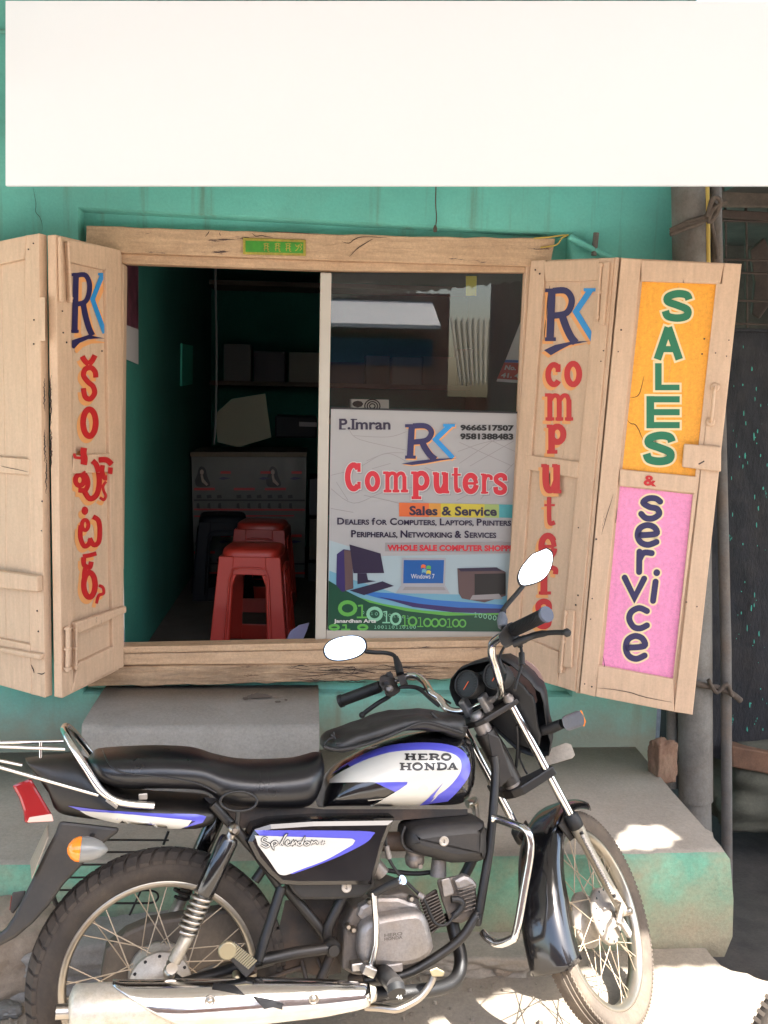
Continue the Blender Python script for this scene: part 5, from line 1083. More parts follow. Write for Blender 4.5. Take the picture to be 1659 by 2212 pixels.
# silencer, heat shield, header
mu = [((812, 2147), .016), ((795, 2148), .022), ((770, 2150), .027), ((700, 2155), .036), ((557, 2161), .0455), ((400, 2172), .051), ((239, 2180), .0545), ((160, 2184), .0545), ((153, 2184), .048), ((150, 2184.5), .030)]
YM = -.165; mp_ = [B(p, YM) for p, r_ in mu]; mufm = M().tube(mp_, [r_ for p, r_ in mu], 32); muf = bo('silencer', mufm, mat('dusty_silencer_metal', (.55, .50, .42), .42, .55, var=.15, vs=14, dirt=(.40, .32, .22), dirt_amt=.7, ds=11, bump=.1, bs=40))
dm = (mp_[-1]-mp_[-3]).normalized(); bo('tail_tip', M().tube([mp_[-1], mp_[-1]+dm*.028], .016, 16), m_chromed, muf)
shd = M(); n_s, n_a = 40, 22; vs = []; am = (mp_[0]-mp_[6]).normalized(); e = Vector((0, -1, 0)); e = (e-am*e.dot(am)).normalized(); f = am.cross(e)
if f.z < 0: f = -f
def mrad(t):
    d = t*(len(mu)-1); i = min(int(d), len(mu)-2); return mp_[i].lerp(mp_[i+1], d-i), mu[i][1]+(mu[i+1][1]-mu[i][1])*(d-i)
x_r, x_l = B((795, 2148), YM).x, B((239, 2180), YM).x
def muat(x):
    for i in range(len(mp_)-1):
        a, b = mp_[i], mp_[i+1]
        if b.x <= x <= a.x: t = (a.x-x)/((a.x-b.x) or 1); return a.lerp(b, t), mu[i][1]+(mu[i+1][1]-mu[i][1])*t
    return mp_[0], mu[0][1]
for i in range(n_s+1):
    t = i/n_s; x = x_l + (x_r-x_l)*t; 
    lo_a = -100 if t > .52 else 75 - 175*(t/.52)**.8; hi_a = 112
    for j in range(n_a+1):
        a = math.radians(lo_a + (hi_a-lo_a)*j/n_a); cc, r_ = muat(x); k_ = r_+.0055*math.sin(math.pi*min(1, max(0.03, j/n_a)))**.3+.001
        vs.append(cc + (e*math.cos(a)+f*math.sin(a))*k_)
shd.add(vs, [[i*(n_a+1)+j, i*(n_a+1)+j+1, (i+1)*(n_a+1)+j+1, (i+1)*(n_a+1)+j] for i in range(n_s) for j in range(n_a)], True)
sho = bo('heat_shield', shd, m_chrome, muf); sm_ = sho.modifiers.new('s', 'SOLIDIFY'); sm_.thickness = .0012
hp_ = [B(C6(1420, 640), -.01), B(C6(1450, 780), -.03), B(C6(1490, 930), -.06), B(C6(1470, 1060), -.09), B(C6(1380, 1130), -.12), B(C6(1180, 1165), -.15), B(C6(920, 1180), -.165)]
bo('exhaust_pipe', M().tube(smooth(hp_, 6), .0175, 14), m_blackd)
# decal helper: a 2-D outline laid on a bodywork surface
import bmesh
LO = IBK @ CO; L3 = IBK.to_3x3()
def bvh(mb): return BVHTree.FromPolygons([tuple(v) for v in mb.v], mb.f)
def cast(bv, p, lift):
    d = (L3 @ ray(p)).normalized(); h = bv.ray_cast(LO, d)
    if h[0] is None:
        t = LO + d*2.3; h = bv.find_nearest(t); h = bv.find_nearest(LO + d*((h[0]-LO).dot(d)))
    n_ = h[1]; n_ = -n_ if n_.dot(d) > 0 else n_
    return h[0] + n_*lift
def decal(name, pts, bv, mt, lift=.0012, step=7., parent=None, crop=None):
    P = [crop(*p) if crop else p for p in pts]; b = bmesh.new(); b.faces.new([b.verts.new((x, y, 0)) for x, y in P])
    for ax_ in (0, 1):
        lo_, hi_ = min(p[ax_] for p in P), max(p[ax_] for p in P); v = lo_+step
        while v < hi_:
            co = Vector((v, 0, 0)) if ax_ == 0 else Vector((0, v, 0)); no = Vector((1, 0, 0)) if ax_ == 0 else Vector((0, 1, 0))
            bmesh.ops.bisect_plane(b, geom=b.verts[:]+b.edges[:]+b.faces[:], plane_co=co, plane_no=no); v += step
    bmesh.ops.triangulate(b, faces=b.faces[:]); b.verts.index_update(); g = M()
    g.add([cast(bv, (v.co.x, v.co.y), lift) for v in b.verts], [[v.index for v in f.verts] for f in b.faces], True); b.free()
    return bo(name, g, mt, parent, fix=False)
def sp(pts, n=4): return [(a.x, a.y) for a in smooth([Vector((x, y, 0)) for x, y in pts], n)]
mv = bvh(shd)
decal('vent_slot', [(1255, 800), (1380, 815), (1440, 870), (1330, 850), (1245, 835)], mv, m_gdark, parent=sho, crop=B4)
decal('vent_slot', [(105, 1190), (240, 1215), (325, 1250), (190, 1278), (150, 1235)], mv, m_gdark, parent=sho, crop=C6)
decal('vent_slot', [(1480, 875), (1659, 915), (1659, 955), (1560, 930)], mv, m_gdark, parent=sho, crop=B4)
for p in (B4(1233, 900), C6(517, 1208)):
    h_ = cast(mv, p, .0); bo('bolt', M().lathe(h_, -Y, [(.012, .0), (.012, .004), (.009, .0045), (.009, .002), (.006, .002), (.0055, .007), (.0, .0075)], 18), m_chromed, sho)
# loft for bodywork
def loft(top, bot, yb, wid, n=40, ex=2.5, exz=2.5, nr=28, ends=.0, ytop=0., crop=None, endp=.35):
    T_ = [B(crop(*p) if crop else p, ytop) for p in top]; Bt = [B(crop(*p) if crop else p, yb) for p in bot]
    T_ = smooth(T_, 4); Bt = smooth(Bt, 4)
    def it(L_, x):
        L_ = sorted(L_, key=lambda v: v.x)
        if x <= L_[0].x: return L_[0].z
        for a, b in zip(L_, L_[1:]):
            if a.x <= x <= b.x: return a.z + (b.z-a.z)*(x-a.x)/((b.x-a.x) or 1)
        return L_[-1].z
    x0 = max(min(v.x for v in T_), min(v.x for v in Bt)); x1 = min(max(v.x for v in T_), max(v.x for v in Bt)); g = M(); rs = []
    for i in range(n+1):
        t = .5-.5*math.cos(math.pi*i/n); t = t*.5 + (i/n)*.5; x = x0+(x1-x0)*t; zt, zb = it(T_, x), it(Bt, x); zm, hh_ = (zt+zb)/2, max((zt-zb)/2, .002)
        e = min(1, (t/ends if ends else 1), ((1-t)/ends if ends else 1)); e = (1-(1-e)**2)**endp if ends else 1
        w_ = wid(t)*max(e, .12)
        rs.append([Vector((x, w_*math.copysign(abs(math.cos(a))**(2/ex), math.cos(a)), zm + hh_*math.copysign(abs(math.sin(a))**(2/exz), math.sin(a)))) for a in [2*math.pi*k_/nr for k_ in range(nr)]])
    g.rings(rs, True); return g
def C(L_): return [C5(*p) for p in L_]
tankm = loft([(686, 1745), (706, 1690), (740, 1652), (768, 1636), (804, 1616), (853, 1596), (902, 1584), (955, 1579), (1000, 1586), (1024, 1604), (1041, 1640), (1046, 1680)],
             [(686, 1754), (740, 1752), (800, 1752), (900, 1751), (1009, 1750), (1035, 1725), (1046, 1690)], -.10, lambda t: .098+.032*math.sin(math.pi*min(1, t*1.05))**.8, 44, 2.7, 2.2, 36, .16, endp=.3)
tank = bo('fuel_tank', tankm, m_black); tb = bvh(tankm)
blue = [(520, 775), (600, 715), (700, 655), (850, 590), (1000, 562), (1180, 556), (1330, 575), (1410, 620), (1447, 700), (1435, 780), (1370, 870), (1300, 940)]
decal('graphic', C(sp(blue)+[(1110, 965), (1180, 955), (1000, 900), (780, 800), (640, 700)]), tb, m_db, .0012, 7, tank)
white = [(524, 800), (600, 750), (740, 680), (880, 632), (1000, 612), (1180, 606), (1310, 622), (1370, 655), (1388, 700), (1375, 760), (1310, 840), (1220, 905), (1115, 962)]
decal('graphic', C([(522, 822)]+sp(white)+[(780, 978), (880, 920), (980, 862), (1030, 828), (1034, 812)]), tb, m_dw, .0022, 7, tank)
decal('graphic', C([(1272, 812), (1228, 858), (1165, 920), (1112, 962), (1180, 952), (1220, 880)]), tb, m_db, .0032, 7, tank)
decal('graphic', C([(1262, 850), (1180, 945), (1215, 915), (1242, 885)]), tb, m_dw, .0038, 7, tank)
def tdecal(items, G, crop, bv, mt, lift, sw, name='lettering', parent=None):
    g = M()
    for ch, bx_ in items:
        x0_, y0_, x1_, y1_ = bx_
        for pts, f_, cl in G[ch]:
            vs, fs = ribbon([(x0_+(x1_-x0_)*a, y0_+(y1_-y0_)*b) for a, b in pts], sw*f_, bool(cl)); ZC[0] = (ZC[0]+1) % 12
            g.add([cast(bv, crop(v[0], v[1]), lift+ZC[0]*3e-5) for v in vs], fs)
    return bo(name, g, mt, parent, fix=False)
tdecal([('H', (1014, 632, 1092, 672)), ('E', (1100, 632, 1166, 672)), ('R', (1172, 632, 1248, 672)), ('O', (1250, 630, 1324, 673)),
        ('H', (980, 692, 1062, 738)), ('O', (1062, 690, 1136, 738)), ('N', (1142, 690, 1218, 736)), ('D', (1222, 688, 1292, 734)), ('A', (1292, 686, 1364, 732))], SERIF, C5, tb, m_dk, .0034, 17, parent=tank)
# bag lying over the tank top
bagm = loft([(699, 1600), (719, 1583), (770, 1566), (843, 1542), (890, 1537), (928, 1536), (975, 1540), (1000, 1547), (1016, 1566)],
            [(699, 1632), (720, 1630), (760, 1626), (800, 1608), (860, 1588), (905, 1580), (950, 1585), (1000, 1600), (1016, 1592)], -.085, lambda t: .098, 60, 3.4, 3., 36, .1, endp=.25)
from mathutils import noise as NZ
bagm.v = [v + Vector((0, 0, .006*NZ.noise(v*14)+.003*NZ.noise(v*34))) + Vector((0, .006*NZ.noise(v*11+Vector((3, 0, 0))), 0)) for v in bagm.v]
bag = bo('tank_cover', bagm, m_vinyl)
bo('piping', M().tube(smooth([B(C5(*p), -.10) for p in ((480, 580), (560, 600), (680, 585), (860, 530), (1000, 470), (1140, 420), (1280, 450), (1400, 490))], 4), .0045, 8).tube(smooth([B(C5(*p), -.09) for p in ((560, 560), (700, 540), (900, 470), (1060, 420), (1180, 400), (1300, 440), (1430, 450))], 4), .003, 8), m_rub, bag)
bo('strap', M().tube(smooth([B(D1(*p), -.085) for p in ((1240, 965), (1300, 1030), (1330, 1090))], 4), .004, 6), m_rub, bag)
bo('zip_tassel', M().tube(smooth([B(D1(*p), -.06) for p in ((110, 1300), (160, 1250), (215, 1220), (205, 1170))], 4), .003, 6).tube([B(D1(180, 1200), -.06), B(D1(235, 1250), -.06)], .004, 6), m_rub, bag)
# seat
seatm = loft([(190, 1640), (202, 1622), (225, 1616), (331, 1611), (415, 1615), (460, 1628), (515, 1639), (580, 1640), (640, 1635), (683, 1622), (703, 1626), (713, 1650)],
             [(187, 1650), (205, 1690), (265, 1713), (350, 1712), (441, 1716), (474, 1737), (510, 1750), (600, 1757), (673, 1754), (700, 1720), (713, 1680)], -.10, lambda t: .108+.018*math.sin(math.pi*min(1, max(0, .95-t)))-.03*max(0, t-.7), 56, 3.0, 2.3, 36, .10, ytop=.03, endp=.3)
seat = bo('seat', seatm, m_seat); sbv = bvh(seatm)
sl = M()
for pts in ([(560, 1649), (562, 1690), (555, 1745)], [(575, 1650), (580, 1690)]): sl.tube(smooth([cast(sbv, p, .0003) for p in sp(pts, 3)], 2), .0006, 5)
bo('seam', sl, m_dk, seat, kind='stuff')
tm_ = M().tube([cast(sbv, p, .001) for p in sp([(222, 1620), (236, 1650), (262, 1668), (330, 1676), (420, 1690), (468, 1712)], 5)], .0022, 6); bo('edge_piping', tm_, m_seat, seat)
# tail cowl and rear
tailm = loft([(46, 1646), (70, 1637), (147, 1630), (190, 1640), (240, 1690), (300, 1712), (441, 1722), (474, 1748)], [(46, 1650), (75, 1688), (107, 1738), (131, 1774), (280, 1788), (423, 1800), (474, 1772)], -.09, lambda t: .045+.06*min(1, t*2.2), 40, 2.6, 2.8, 32, .04)
tail = bo('tail_cowl', tailm, m_blackd); tl_ = bvh(tailm)
decal('graphic', [A3(*p) for p in sp([(400, 770), (600, 795), (900, 815), (1150, 822), (1212, 835)])+[(1190, 870), (1080, 900), (1150, 860)]+[(900, 880), (560, 830)]], tl_, m_db, .0012, 7, tail)
decal('graphic', [A3(*p) for p in [(472, 797), (700, 815), (1000, 845), (1128, 855), (1105, 885), (1060, 902)]+sp([(1060, 902), (850, 893), (650, 860), (530, 828), (472, 797)])[1:-1]], tl_, m_dw, .0022, 7, tail)
def tl_pts(y): return [B(D5(*p), y) for p in ((118, 640), (310, 570), (520, 930), (545, 1005), (245, 1025), (235, 900), (190, 770))]
a_, b_ = tl_pts(-.062), tl_pts(.062); lamp = bo('tail_lamp', M().hexa(b_, a_), m_tl, bevel=.006)
def tw(y): return [B(D5(*p), y) for p in ((292, 962), (522, 926), (542, 1004), (272, 1018))]
bo('clear_strip', M().hexa(tw(.064), tw(-.064)), m_tlw, lamp, bevel=.003)
def ft(y): return [B(D5(*p), y) for p in ((600, 1000), (1210, 1070), (1180, 1120), (1010, 1250), (830, 1440), (640, 1640), (500, 1840), (330, 2030), (150, 2180), (-60, 2290), (-60, 2170), (60, 2080), (140, 1960), (240, 1760), (325, 1590), (480, 1270), (560, 1120))]
bo('mud_flap', M().hexa(ft(.062), ft(-.062)), m_blackp, bevel=.008)
nn = Vector((-.002, 0, -.001)); np_ = [B(D5(485, 1030), .085), B(D5(312, 1400), .085), B(D5(325, 1580), -.085), B(D5(490, 1165), -.085)]
pl_ = M().hexa(np_, [p+nn for p in np_]); bo('number_plate', pl_, m_plate)
g = M().hexa([B(D5(*p), .03) for p in ((125, 1720), (260, 1700), (250, 1780), (130, 1940), (100, 1900))], [B(D5(*p), -.03) for p in ((125, 1720), (260, 1700), (250, 1780), (130, 1940), (100, 1900))]); rf_ = bo('reflector', g, m_blackp, bevel=.003)
bo('red_face', M().hexa([B(D5(*p), .025) for p in ((112, 1760), (122, 1760), (108, 1900), (96, 1900))], [B(D5(*p), -.025) for p in ((112, 1760), (122, 1760), (108, 1900), (96, 1900))]), m_tl, rf_)
yi = -.19; ic = B(D5(815, 1285), yi)                   # rear indicator: pod pointing back
iv = (B(D5(1000, 1290), yi)-ic).normalized(); rI = .0275
pod = bo('indicator', M().lathe(ic, iv, [(rI, 0), (rI*.99, .012), (rI*.9, .026), (rI*.66, .042), (rI*.3, .053), (rI*.12, .057)], 24), mat('grey_silver_plastic', (.17, .17, .16), .3, coat=.3, dirt=(.12, .10, .08)), label='rear turn indicator with amber lens')
bo('lens', M().lathe(ic-iv*.0005, -iv, [(rI*.99, 0), (rI*.97, .008), (rI*.78, .018), (rI*.4, .0265), (.001, .029)], 24), m_amb, pod); bo('stalk', M().tube([ic+iv*.012, ic+iv*.02+Vector((0, .13, .0))], .006, 8), m_blackp, pod)
# grab rail and carrier rods
gp = [B((333, 1740), -.125), B((262, 1733), -.128), B((221, 1710), -.128), B((190, 1665), -.118), B((158, 1615), -.095), B((140, 1582), -.05)]
gp2 = gp + [Vector((gp[-1].x-.004, 0, gp[-1].z+.004))] + [Vector((p.x, -p.y, p.z)) for p in gp[::-1]]
rail = bo('grab_rail', M().tube(smooth(gp2, 5), .0088, 12), m_chrome)
def rod(p0, p1, y0, y1=None, r_=.0042, mt=m_chrome): bo('carrier_rod', M().tube([B(p0, y0), B(p1, y0 if y1 is None else y1)], r_, 8), mt, rail)
rod(D5(655, 278), D5(-160, 245), -.08); rod(D5(640, 200), D5(-160, 215), .03); rod(D5(990, 742), D5(-160, 415), -.118); rod(D5(225, 440), D5(-160, 360), .08); rod(D5(410, 205), D5(410, 365), -.03, None, .004); rod(D5(-160, 225), D5(-160, 430), -.1, -.1)
bo('clamp', M().hexa([B(D5(*p), -.12) for p in ((1090, 770), (1190, 850), (1170, 880), (1060, 800))], [B(D5(*p), -.135) for p in ((1090, 770), (1190, 850), (1170, 880), (1060, 800))]), m_chromed, rail, bevel=.001)
bo('clamp', M().box(B(A3(840, 715), -.118), (.02, .012, .014)), m_chromed, rail, bevel=.002)
rg = M().tube([(p) for p in [B(A3(1402+108*math.cos(t*.2618)*(1 if abs(math.cos(t*.2618)) < .5 else 1), 745+58*math.sin(t*.2618)), -.14) for t in range(24)]], .0035, 8, closed=True)
bo('helmet_hook', rg, m_blackd); bo('hook_bracket', M().tube([B(A3(1402, 802), -.14), B(A3(1392, 900), -.135)], .006, 8), m_blackd)
# side cover
sc_o = [(528, 1811), (544, 1782), (580, 1771), (672, 1765), (848, 1763), (838, 1785), (826, 1815), (812, 1870), (800, 1906), (740, 1907), (640, 1908), (601, 1905), (575, 1882), (548, 1850)]
scm = M().puff([B(p, -.100) for p in sc_o], (0, -1, 0), .034, .014, sm=False, back=.04); scv = bo('side_cover', scm, m_black); sv = bvh(scm)
decal('graphic', [C6(*p) for p in sp([(130, 97), (400, 96), (700, 98), (905, 106), (908, 130), (860, 180), (700, 262), (520, 335), (380, 385)])+[(330, 380), (600, 280), (760, 190), (560, 150), (160, 130)]], sv, m_db, .0012, 8, scv)
decal('graphic', [C6(*p) for p in [(130, 130), (450, 140), (770, 150), (792, 162), (775, 190)]+sp([(760, 200), (600, 290), (430, 355), (345, 388), (305, 390), (275, 370), (220, 290), (150, 195)])], sv, m_dw, .0022, 8, scv)
scr = [[(210, 150), (190, 140), (175, 160), (205, 175), (225, 190), (200, 205), (168, 188)], [(240, 175), (250, 215), (238, 180), (262, 165), (275, 180), (255, 195)], [(294, 190), (316, 152), (336, 122), (322, 138), (308, 178), (318, 192)], [(330, 182), (352, 172), (345, 162), (332, 178), (345, 192), (362, 185)], [(368, 190), (380, 165), (378, 188), (398, 166), (402, 190)], [(435, 170), (415, 172), (412, 188), (432, 188), (455, 140), (438, 190)], [(470, 168), (455, 180), (468, 192), (488, 178), (470, 168)], [(495, 192), (505, 165), (512, 178), (530, 165), (540, 180), (545, 168)], [(562, 178), (592, 174)], [(580, 160), (574, 190)]]
for mt, w_, l_ in ((m_dk, 17, .0045), (m_dw, 7, .0055)):
    g = M()
    for s_ in scr:
        vs, fs = ribbon(sp(s_, 4), w_); ZC[0] = (ZC[0]+1) % 12; g.add([cast(sv, C6(v[0], v[1]), l_+ZC[0]*3e-5) for v in vs], fs)
    bo('lettering', g, mt, scv, fix=False)
lp = [(639, 1900), (800, 1900), (812, 1860), (806, 1905), (776, 1934), (720, 1938), (645, 1938), (628, 1922)]
bo('lower_panel', M().puff([B(p, -.085) for p in [(612, 1895), (806, 1895), (802, 1912), (778, 1933), (720, 1938), (646, 1938), (628, 1922)]], (0, -1, 0), .026, .008, back=.03), m_blackd, scv)
def badge(p, y, par):
    c = B(p, y); o = bo('round_badge', M().lathe(c, -Y, [(.0125, -.004), (.0125, .002), (.010, .003), (.0085, .0015), (.0, .0015)], 20), m_hubw, par)
    g = M(); vs, fs = ribbon([(0, .005), (.001, -.004), (-.003, -.001)], .0015); g.add([c+Vector((a, -.0022, b)) for a, b in vs], fs); bo('badge_mark', g, m_dk, o, fix=False)
badge((748.5, 1917), -.113, scv)
afm = M().puff([B(p, -.06) for p in sp([(872, 1790), (890, 1776), (960, 1768), (1024, 1764), (1036, 1775), (1040, 1815), (1036, 1848), (1010, 1853), (966, 1856), (925, 1845), (884, 1834), (868, 1815)], 2)], (0, -1, 0), .062, .028, sm=True, back=.05)
af = bo('air_filter_box', afm, m_blackp); badge((959, 1817), -.122, af)
bo('box_seam', M().tube([B(p, -.095) for p in sp([(875, 1785), (868, 1808), (876, 1832), (910, 1845)], 4)], .004, 8), m_blackp, af); bo('box_seam', M().tube([B(C6(1622, 60), -.08), B(C6(1628, 200), -.08), B(C6(1590, 300), -.08)], .006, 8), m_blackp, af)
bo('air_duct', M().tube([B(C6(960, 170), -.03), B(C6(1130, 170), -.03)], .024, 14), m_iron)
# engine
en = bo('engine', M().puff([B(C6(*p), -.05) for p in ((690, 880), (700, 720), (760, 590), (850, 545), (900, 560), (930, 510), (1080, 480), (1190, 520), (1215, 640), (1290, 850), (1200, 980), (1080, 1040), (900, 1040), (760, 1020), (690, 980))], (0, -1, 0), .035, .008, back=.13), m_fin)
bo('clutch_cover', M().puff([B(C6(*p), -.09) for p in sp([(795, 880), (800, 760), (830, 690), (910, 645), (1050, 618), (1175, 604), (1235, 640), (1270, 740), (1290, 850), (1255, 905), (1200, 942), (1090, 970), (900, 962), (815, 945)], 2)], (0, -1, 0), .036, .016, sm=True), m_alud, en)
bo('cover_foot', M().box(B(C6(1040, 995), -.11), (.045, .03, .022)), m_alud, en, bevel=.004)
bo('name_panel', M().hexa([B(C6(*p), -.1262) for p in ((945, 775), (1150, 750), (1150, 815), (945, 848))], [B(C6(*p), -.1272) for p in ((945, 775), (1150, 750), (1150, 815), (945, 848))]), m_alud, en)
for body, yy in (('HERO', 775), ('HONDA', 800)):
    g = M(); text_on(g, body, [(985, yy+6), (1105, yy-8), (1105, yy+14), (985, yy+28)], lambda p, l_: B(C6(*p), -.1272-l_), .0006, .03); bo('lettering', g, m_fin, en, fix=False)
bo('upper_case', M().puff([B(C6(*p), -.07) for p in ((790, 640), (810, 580), (860, 552), (930, 520), (1060, 520), (1180, 560), (1200, 600), (1050, 620), (900, 645), (830, 690))], (0, -1, 0), .026, .01), m_alud, en)
for p in ((1155, 540), (880, 560), (1275, 860), (775, 745), (740, 725)): bo('case_bolt', M().lathe(B(C6(*p), -.088), -Y, [(.008, 0), (.008, .012), (.005, .016)], 10), m_chromed, en)
def fins(L0, L1, R0_, R1_, n_, y0, y1, th):
    for i in range(n_):
        t = i/(n_-1); a = (L0[0]+(L1[0]-L0[0])*t, L0[1]+(L1[1]-L0[1])*t); b = (R0_[0]+(R1_[0]-R0_[0])*t, R0_[1]+(R1_[1]-R0_[1])*t)
        q3 = [(a[0], a[1]-th/2), (b[0], b[1]-th/2), (b[0], b[1]+th/2), (a[0], a[1]+th/2)]
        bo('cooling_fin', M().hexa([B(D7(*p), y1) for p in q3], [B(D7(*p), y0) for p in q3]), m_fin, en, bevel=.001)
fins((930, 760), (1060, 1085), (1150, 660), (1245, 960), 11, -.088, .05, 14)
fins((1355, 620), (1420, 850), (1525, 560), (1560, 800), 7, -.092, .05, 15)
bo('cylinder', M().hexa([B(D7(*p), .05) for p in ((950, 720), (1130, 600), (1230, 960), (1080, 1090))], [B(D7(*p), -.068) for p in ((950, 720), (1130, 600), (1230, 960), (1080, 1090))]), m_iron, en, bevel=.006)
bo('cylinder_head', M().hexa([B(D7(*p), .05) for p in ((1130, 510), (1270, 480), (1430, 450), (1540, 540), (1560, 700), (1530, 900), (1400, 970), (1270, 955), (1190, 740))], [B(D7(*p), -.078) for p in ((1130, 510), (1270, 480), (1430, 450), (1540, 540), (1560, 700), (1530, 900), (1400, 970), (1270, 955), (1190, 740))]), m_fin, en, bevel=.008)
bo('rocker_cover', M().hexa([B(D7(*p), .0) for p in ((1180, 510), (1270, 485), (1320, 660), (1210, 700))], [B(D7(*p), -.098) for p in ((1180, 510), (1270, 485), (1320, 660), (1210, 700))]), m_alud, en, bevel=.004)
bo('head_cap', M().puff([B(D7(*p), -.07) for p in sp([(1290, 500), (1400, 440), (1500, 490), (1545, 580), (1400, 620), (1330, 600)], 2)], (0, -1, 0), .02, .01), m_alud, en)
bo('inlet_pipe', M().tube([B(D7(1160, 290), -.03), B(D7(1150, 470), -.03)], [.019, .022], 14), m_alud, en)
crb = bo('carburettor', M().lathe(B(D7(905, 375), -.035), (0, 0, 1), [(.015, 0), (.024, .008), (.026, .028), (.02, .036), (.028, .045), (.028, .055)], 18), m_alud, en); bo('drain_screw', M().lathe(B(D7(960, 370), -.06), -Y, [(.006, -.01), (.006, .004)], 8), m_alud, crb)
bo('plug_cap', M().tube(smooth([B(D7(*p), -.095) for p in ((1290, 722), (1360, 720), (1405, 760), (1385, 820), (1340, 870), (1300, 900))], 3), .0085, 10), m_rub, en)
bo('clutch_cable', M().tube(smooth([B(D7(*p), -.105) for p in ((1320, 880), (1260, 970), (1180, 995), (1110, 960), (1060, 860), (1030, 780), (985, 700))], 4), .0038, 8).tube(smooth([B(D7(*p), -.09) for p in ((985, 700), (860, 580), (730, 450), (630, 290), (600, 150), (595, 20), (620, -60))], 4), .004, 8), m_rub, en)
bo('cable_joint', M().tube([B(D7(945, 665), -.097), B(D7(1000, 705), -.105)], .008, 8).tube([B(D7(600, 150), -.09), B(D7(632, 285), -.09)], .0075, 8), m_alud, en)
bo('starter_hose', M().tube(smooth([B(D7(*p), -.01) for p in ((600, 410), (800, 440), (950, 445), (1080, 430))], 3), .006, 8), m_rub, en)
bo('inlet_elbow', M().tube(smooth([B(D7(*p), -.04) for p in ((470, 330), (540, 400), (580, 460))], 3), [.022]*3+[.02]*4, 12), m_alud, en) if False else bo('inlet_elbow', M().tube([B(D7(460, 330), -.04), B(D7(560, 450), -.04)], .02, 12), m_alud, en)
bo('gearbox_shadow_plate', M().hexa([B(C6(*p), .03) for p in ((330, 560), (700, 520), (700, 1040), (560, 1060), (250, 1000), (280, 780))], [B(C6(*p), -.02) for p in ((330, 560), (700, 520), (700, 1040), (560, 1060), (250, 1000), (280, 780))]), m_iron, en)
# frame tubes
fr_ = M()
fr_.tube(smooth([B(p, -.07) for p in (C6(640, 880), C6(610, 760), C6(680, 600), C6(720, 520))], 4), .014, 10); fr_.tube([B(C6(330, 470), -.06), B(C6(540, 720), -.06), B(C6(640, 860), -.06)], .013, 10)
frame = bo('frame', fr_, m_blackd)
bo('seat_rail', M().hexa([B(p, .05) for p in ((440, 1722), (700, 1748), (1010, 1748), (1010, 1760), (860, 1772), (500, 1790))], [B(p, -.05) for p in ((440, 1722), (700, 1748), (1010, 1748), (1010, 1760), (860, 1772), (500, 1790))]), m_iron, frame)
bo('footrest_hanger', M().tube([B(C6(305, 470), -.10), B(C6(150, 955), -.12)], .0125, 12), m_blackd, frame); bo('stay', M().tube([B(A3(1250, 760), -.10), B(C6(130, 230), -.095), B(C6(290, 460), -.095)], .012, 10), m_blackd, frame)
bo('stay', M().tube([B(C6(200, 330), -.06), B(C6(130, 430), -.06)], .012, 10), m_blackd, frame)
for k_, pp_ in enumerate((((460, 990), (200, 1080)), ((540, 940), (600, 1080)), ((440, 960), (470, 1090)))): bo('rod', M().tube([B(C6(*pp_[0]), -.03), B(C6(*pp_[1]), -.05)], .006, 8), m_iron, frame)
bo('down_tube', M().tube(smooth([B(C7(360, 230), -.05), B(C7(372, 330), -.055), B(C7(355, 600), -.07), B(C7(330, 850), -.08), B(C7(290, 1100), -.09), B(C7(250, 1330), -.095), B(C6(1600, 650), -.10), B(C6(1500, 800), -.105), B(C6(1350, 920), -.105), B(C6(1120, 1050), -.105), B(C6(850, 1090), -.10)], 5), .0118, 12), m_blackd, frame)
bo('cradle', M().tube(smooth([B(C7(300, 700), -.0), B(C7(210, 930), -.0), B(C7(120, 1100), -.0)], 4), .014, 10), m_blackd, frame)
bo('centre_stand', M().tube([B(C6(640, 900), -.06), B(C6(560, 1090), -.07)], .012, 8).tube([B(C6(620, 950), .06), B(C6(500, 1300), .16)], .012, 8), m_iron, frame)
gd = M(); gpts = [B(C7(345, 640), -.09), B(C7(390, 645), -.10), B(C7(500, 685), -.15), B(C7(570, 715), -.18), B(C7(598, 770), -.19), B(C7(600, 880), -.19), B(C7(560, 1110), -.19), B(C7(510, 1390), -.19), B(C7(475, 1440), -.18), B(C7(390, 1468), -.15), B(C7(320, 1430), -.12), B(C7(290, 1395), -.10)]
gd.tube(smooth(gpts, 4), .0105, 14); bo('leg_guard', gd, m_chrome)
bo('leg_guard', M().tube(smooth([Vector((p.x, -p.y, p.z)) for p in gpts], 4), .0105, 12), m_chromed)
# pedals and kick starter
ks = bo('kick_starter', M().tube([B(C6(885, 1030), -.135), B(C6(905, 960), -.138), B(C6(930, 850), -.14), B(C6(930, 720), -.14), B(C6(918, 540), -.14), B(C6(914, 505), -.14)], [.013, .009, .008, .008, .0085, .0085], 10), m_chrome)
bo('pedal', M().tube([B(C6(915, 515), -.14), B(C6(1000, 470), -.16), B(C6(1105, 425), -.185)], [.008, .0105, .0105], 12), m_blackp, ks); bo('pedal_cap', M().tube([B(C6(1098, 429), -.183), B(C6(1108, 424), -.187)], .0115, 12), m_chrome, ks); bo('clamp', M().box(B(C6(880, 1020), -.145), (.034, .03, .022), Matrix.Rotation(.5, 3, 'Y')), m_chromed, ks, bevel=.003)
bo('gear_stub', M().box(B(C6(800, 990), -.12), (.03, .03, .02)), m_chromed, bevel=.003)
fp = bo('footrest', M().tube([B(C6(985, 1045), -.12), B(C6(1060, 1130), -.24)], .0215, 16), m_blackp); bo('end_cap', M().tube([B(C6(1058, 1128), -.239), B(C6(1068, 1175), -.252)], .0212, 16), m_rub, fp)
g = M(); text_on(g, '46', [(1063, 1185), (1103, 1183), (1105, 1212), (1065, 1214)], lambda p, l_: B(C6(*p), -.2735-l_), .0, .0); bo('lettering', g, m_dw, fp, fix=False)
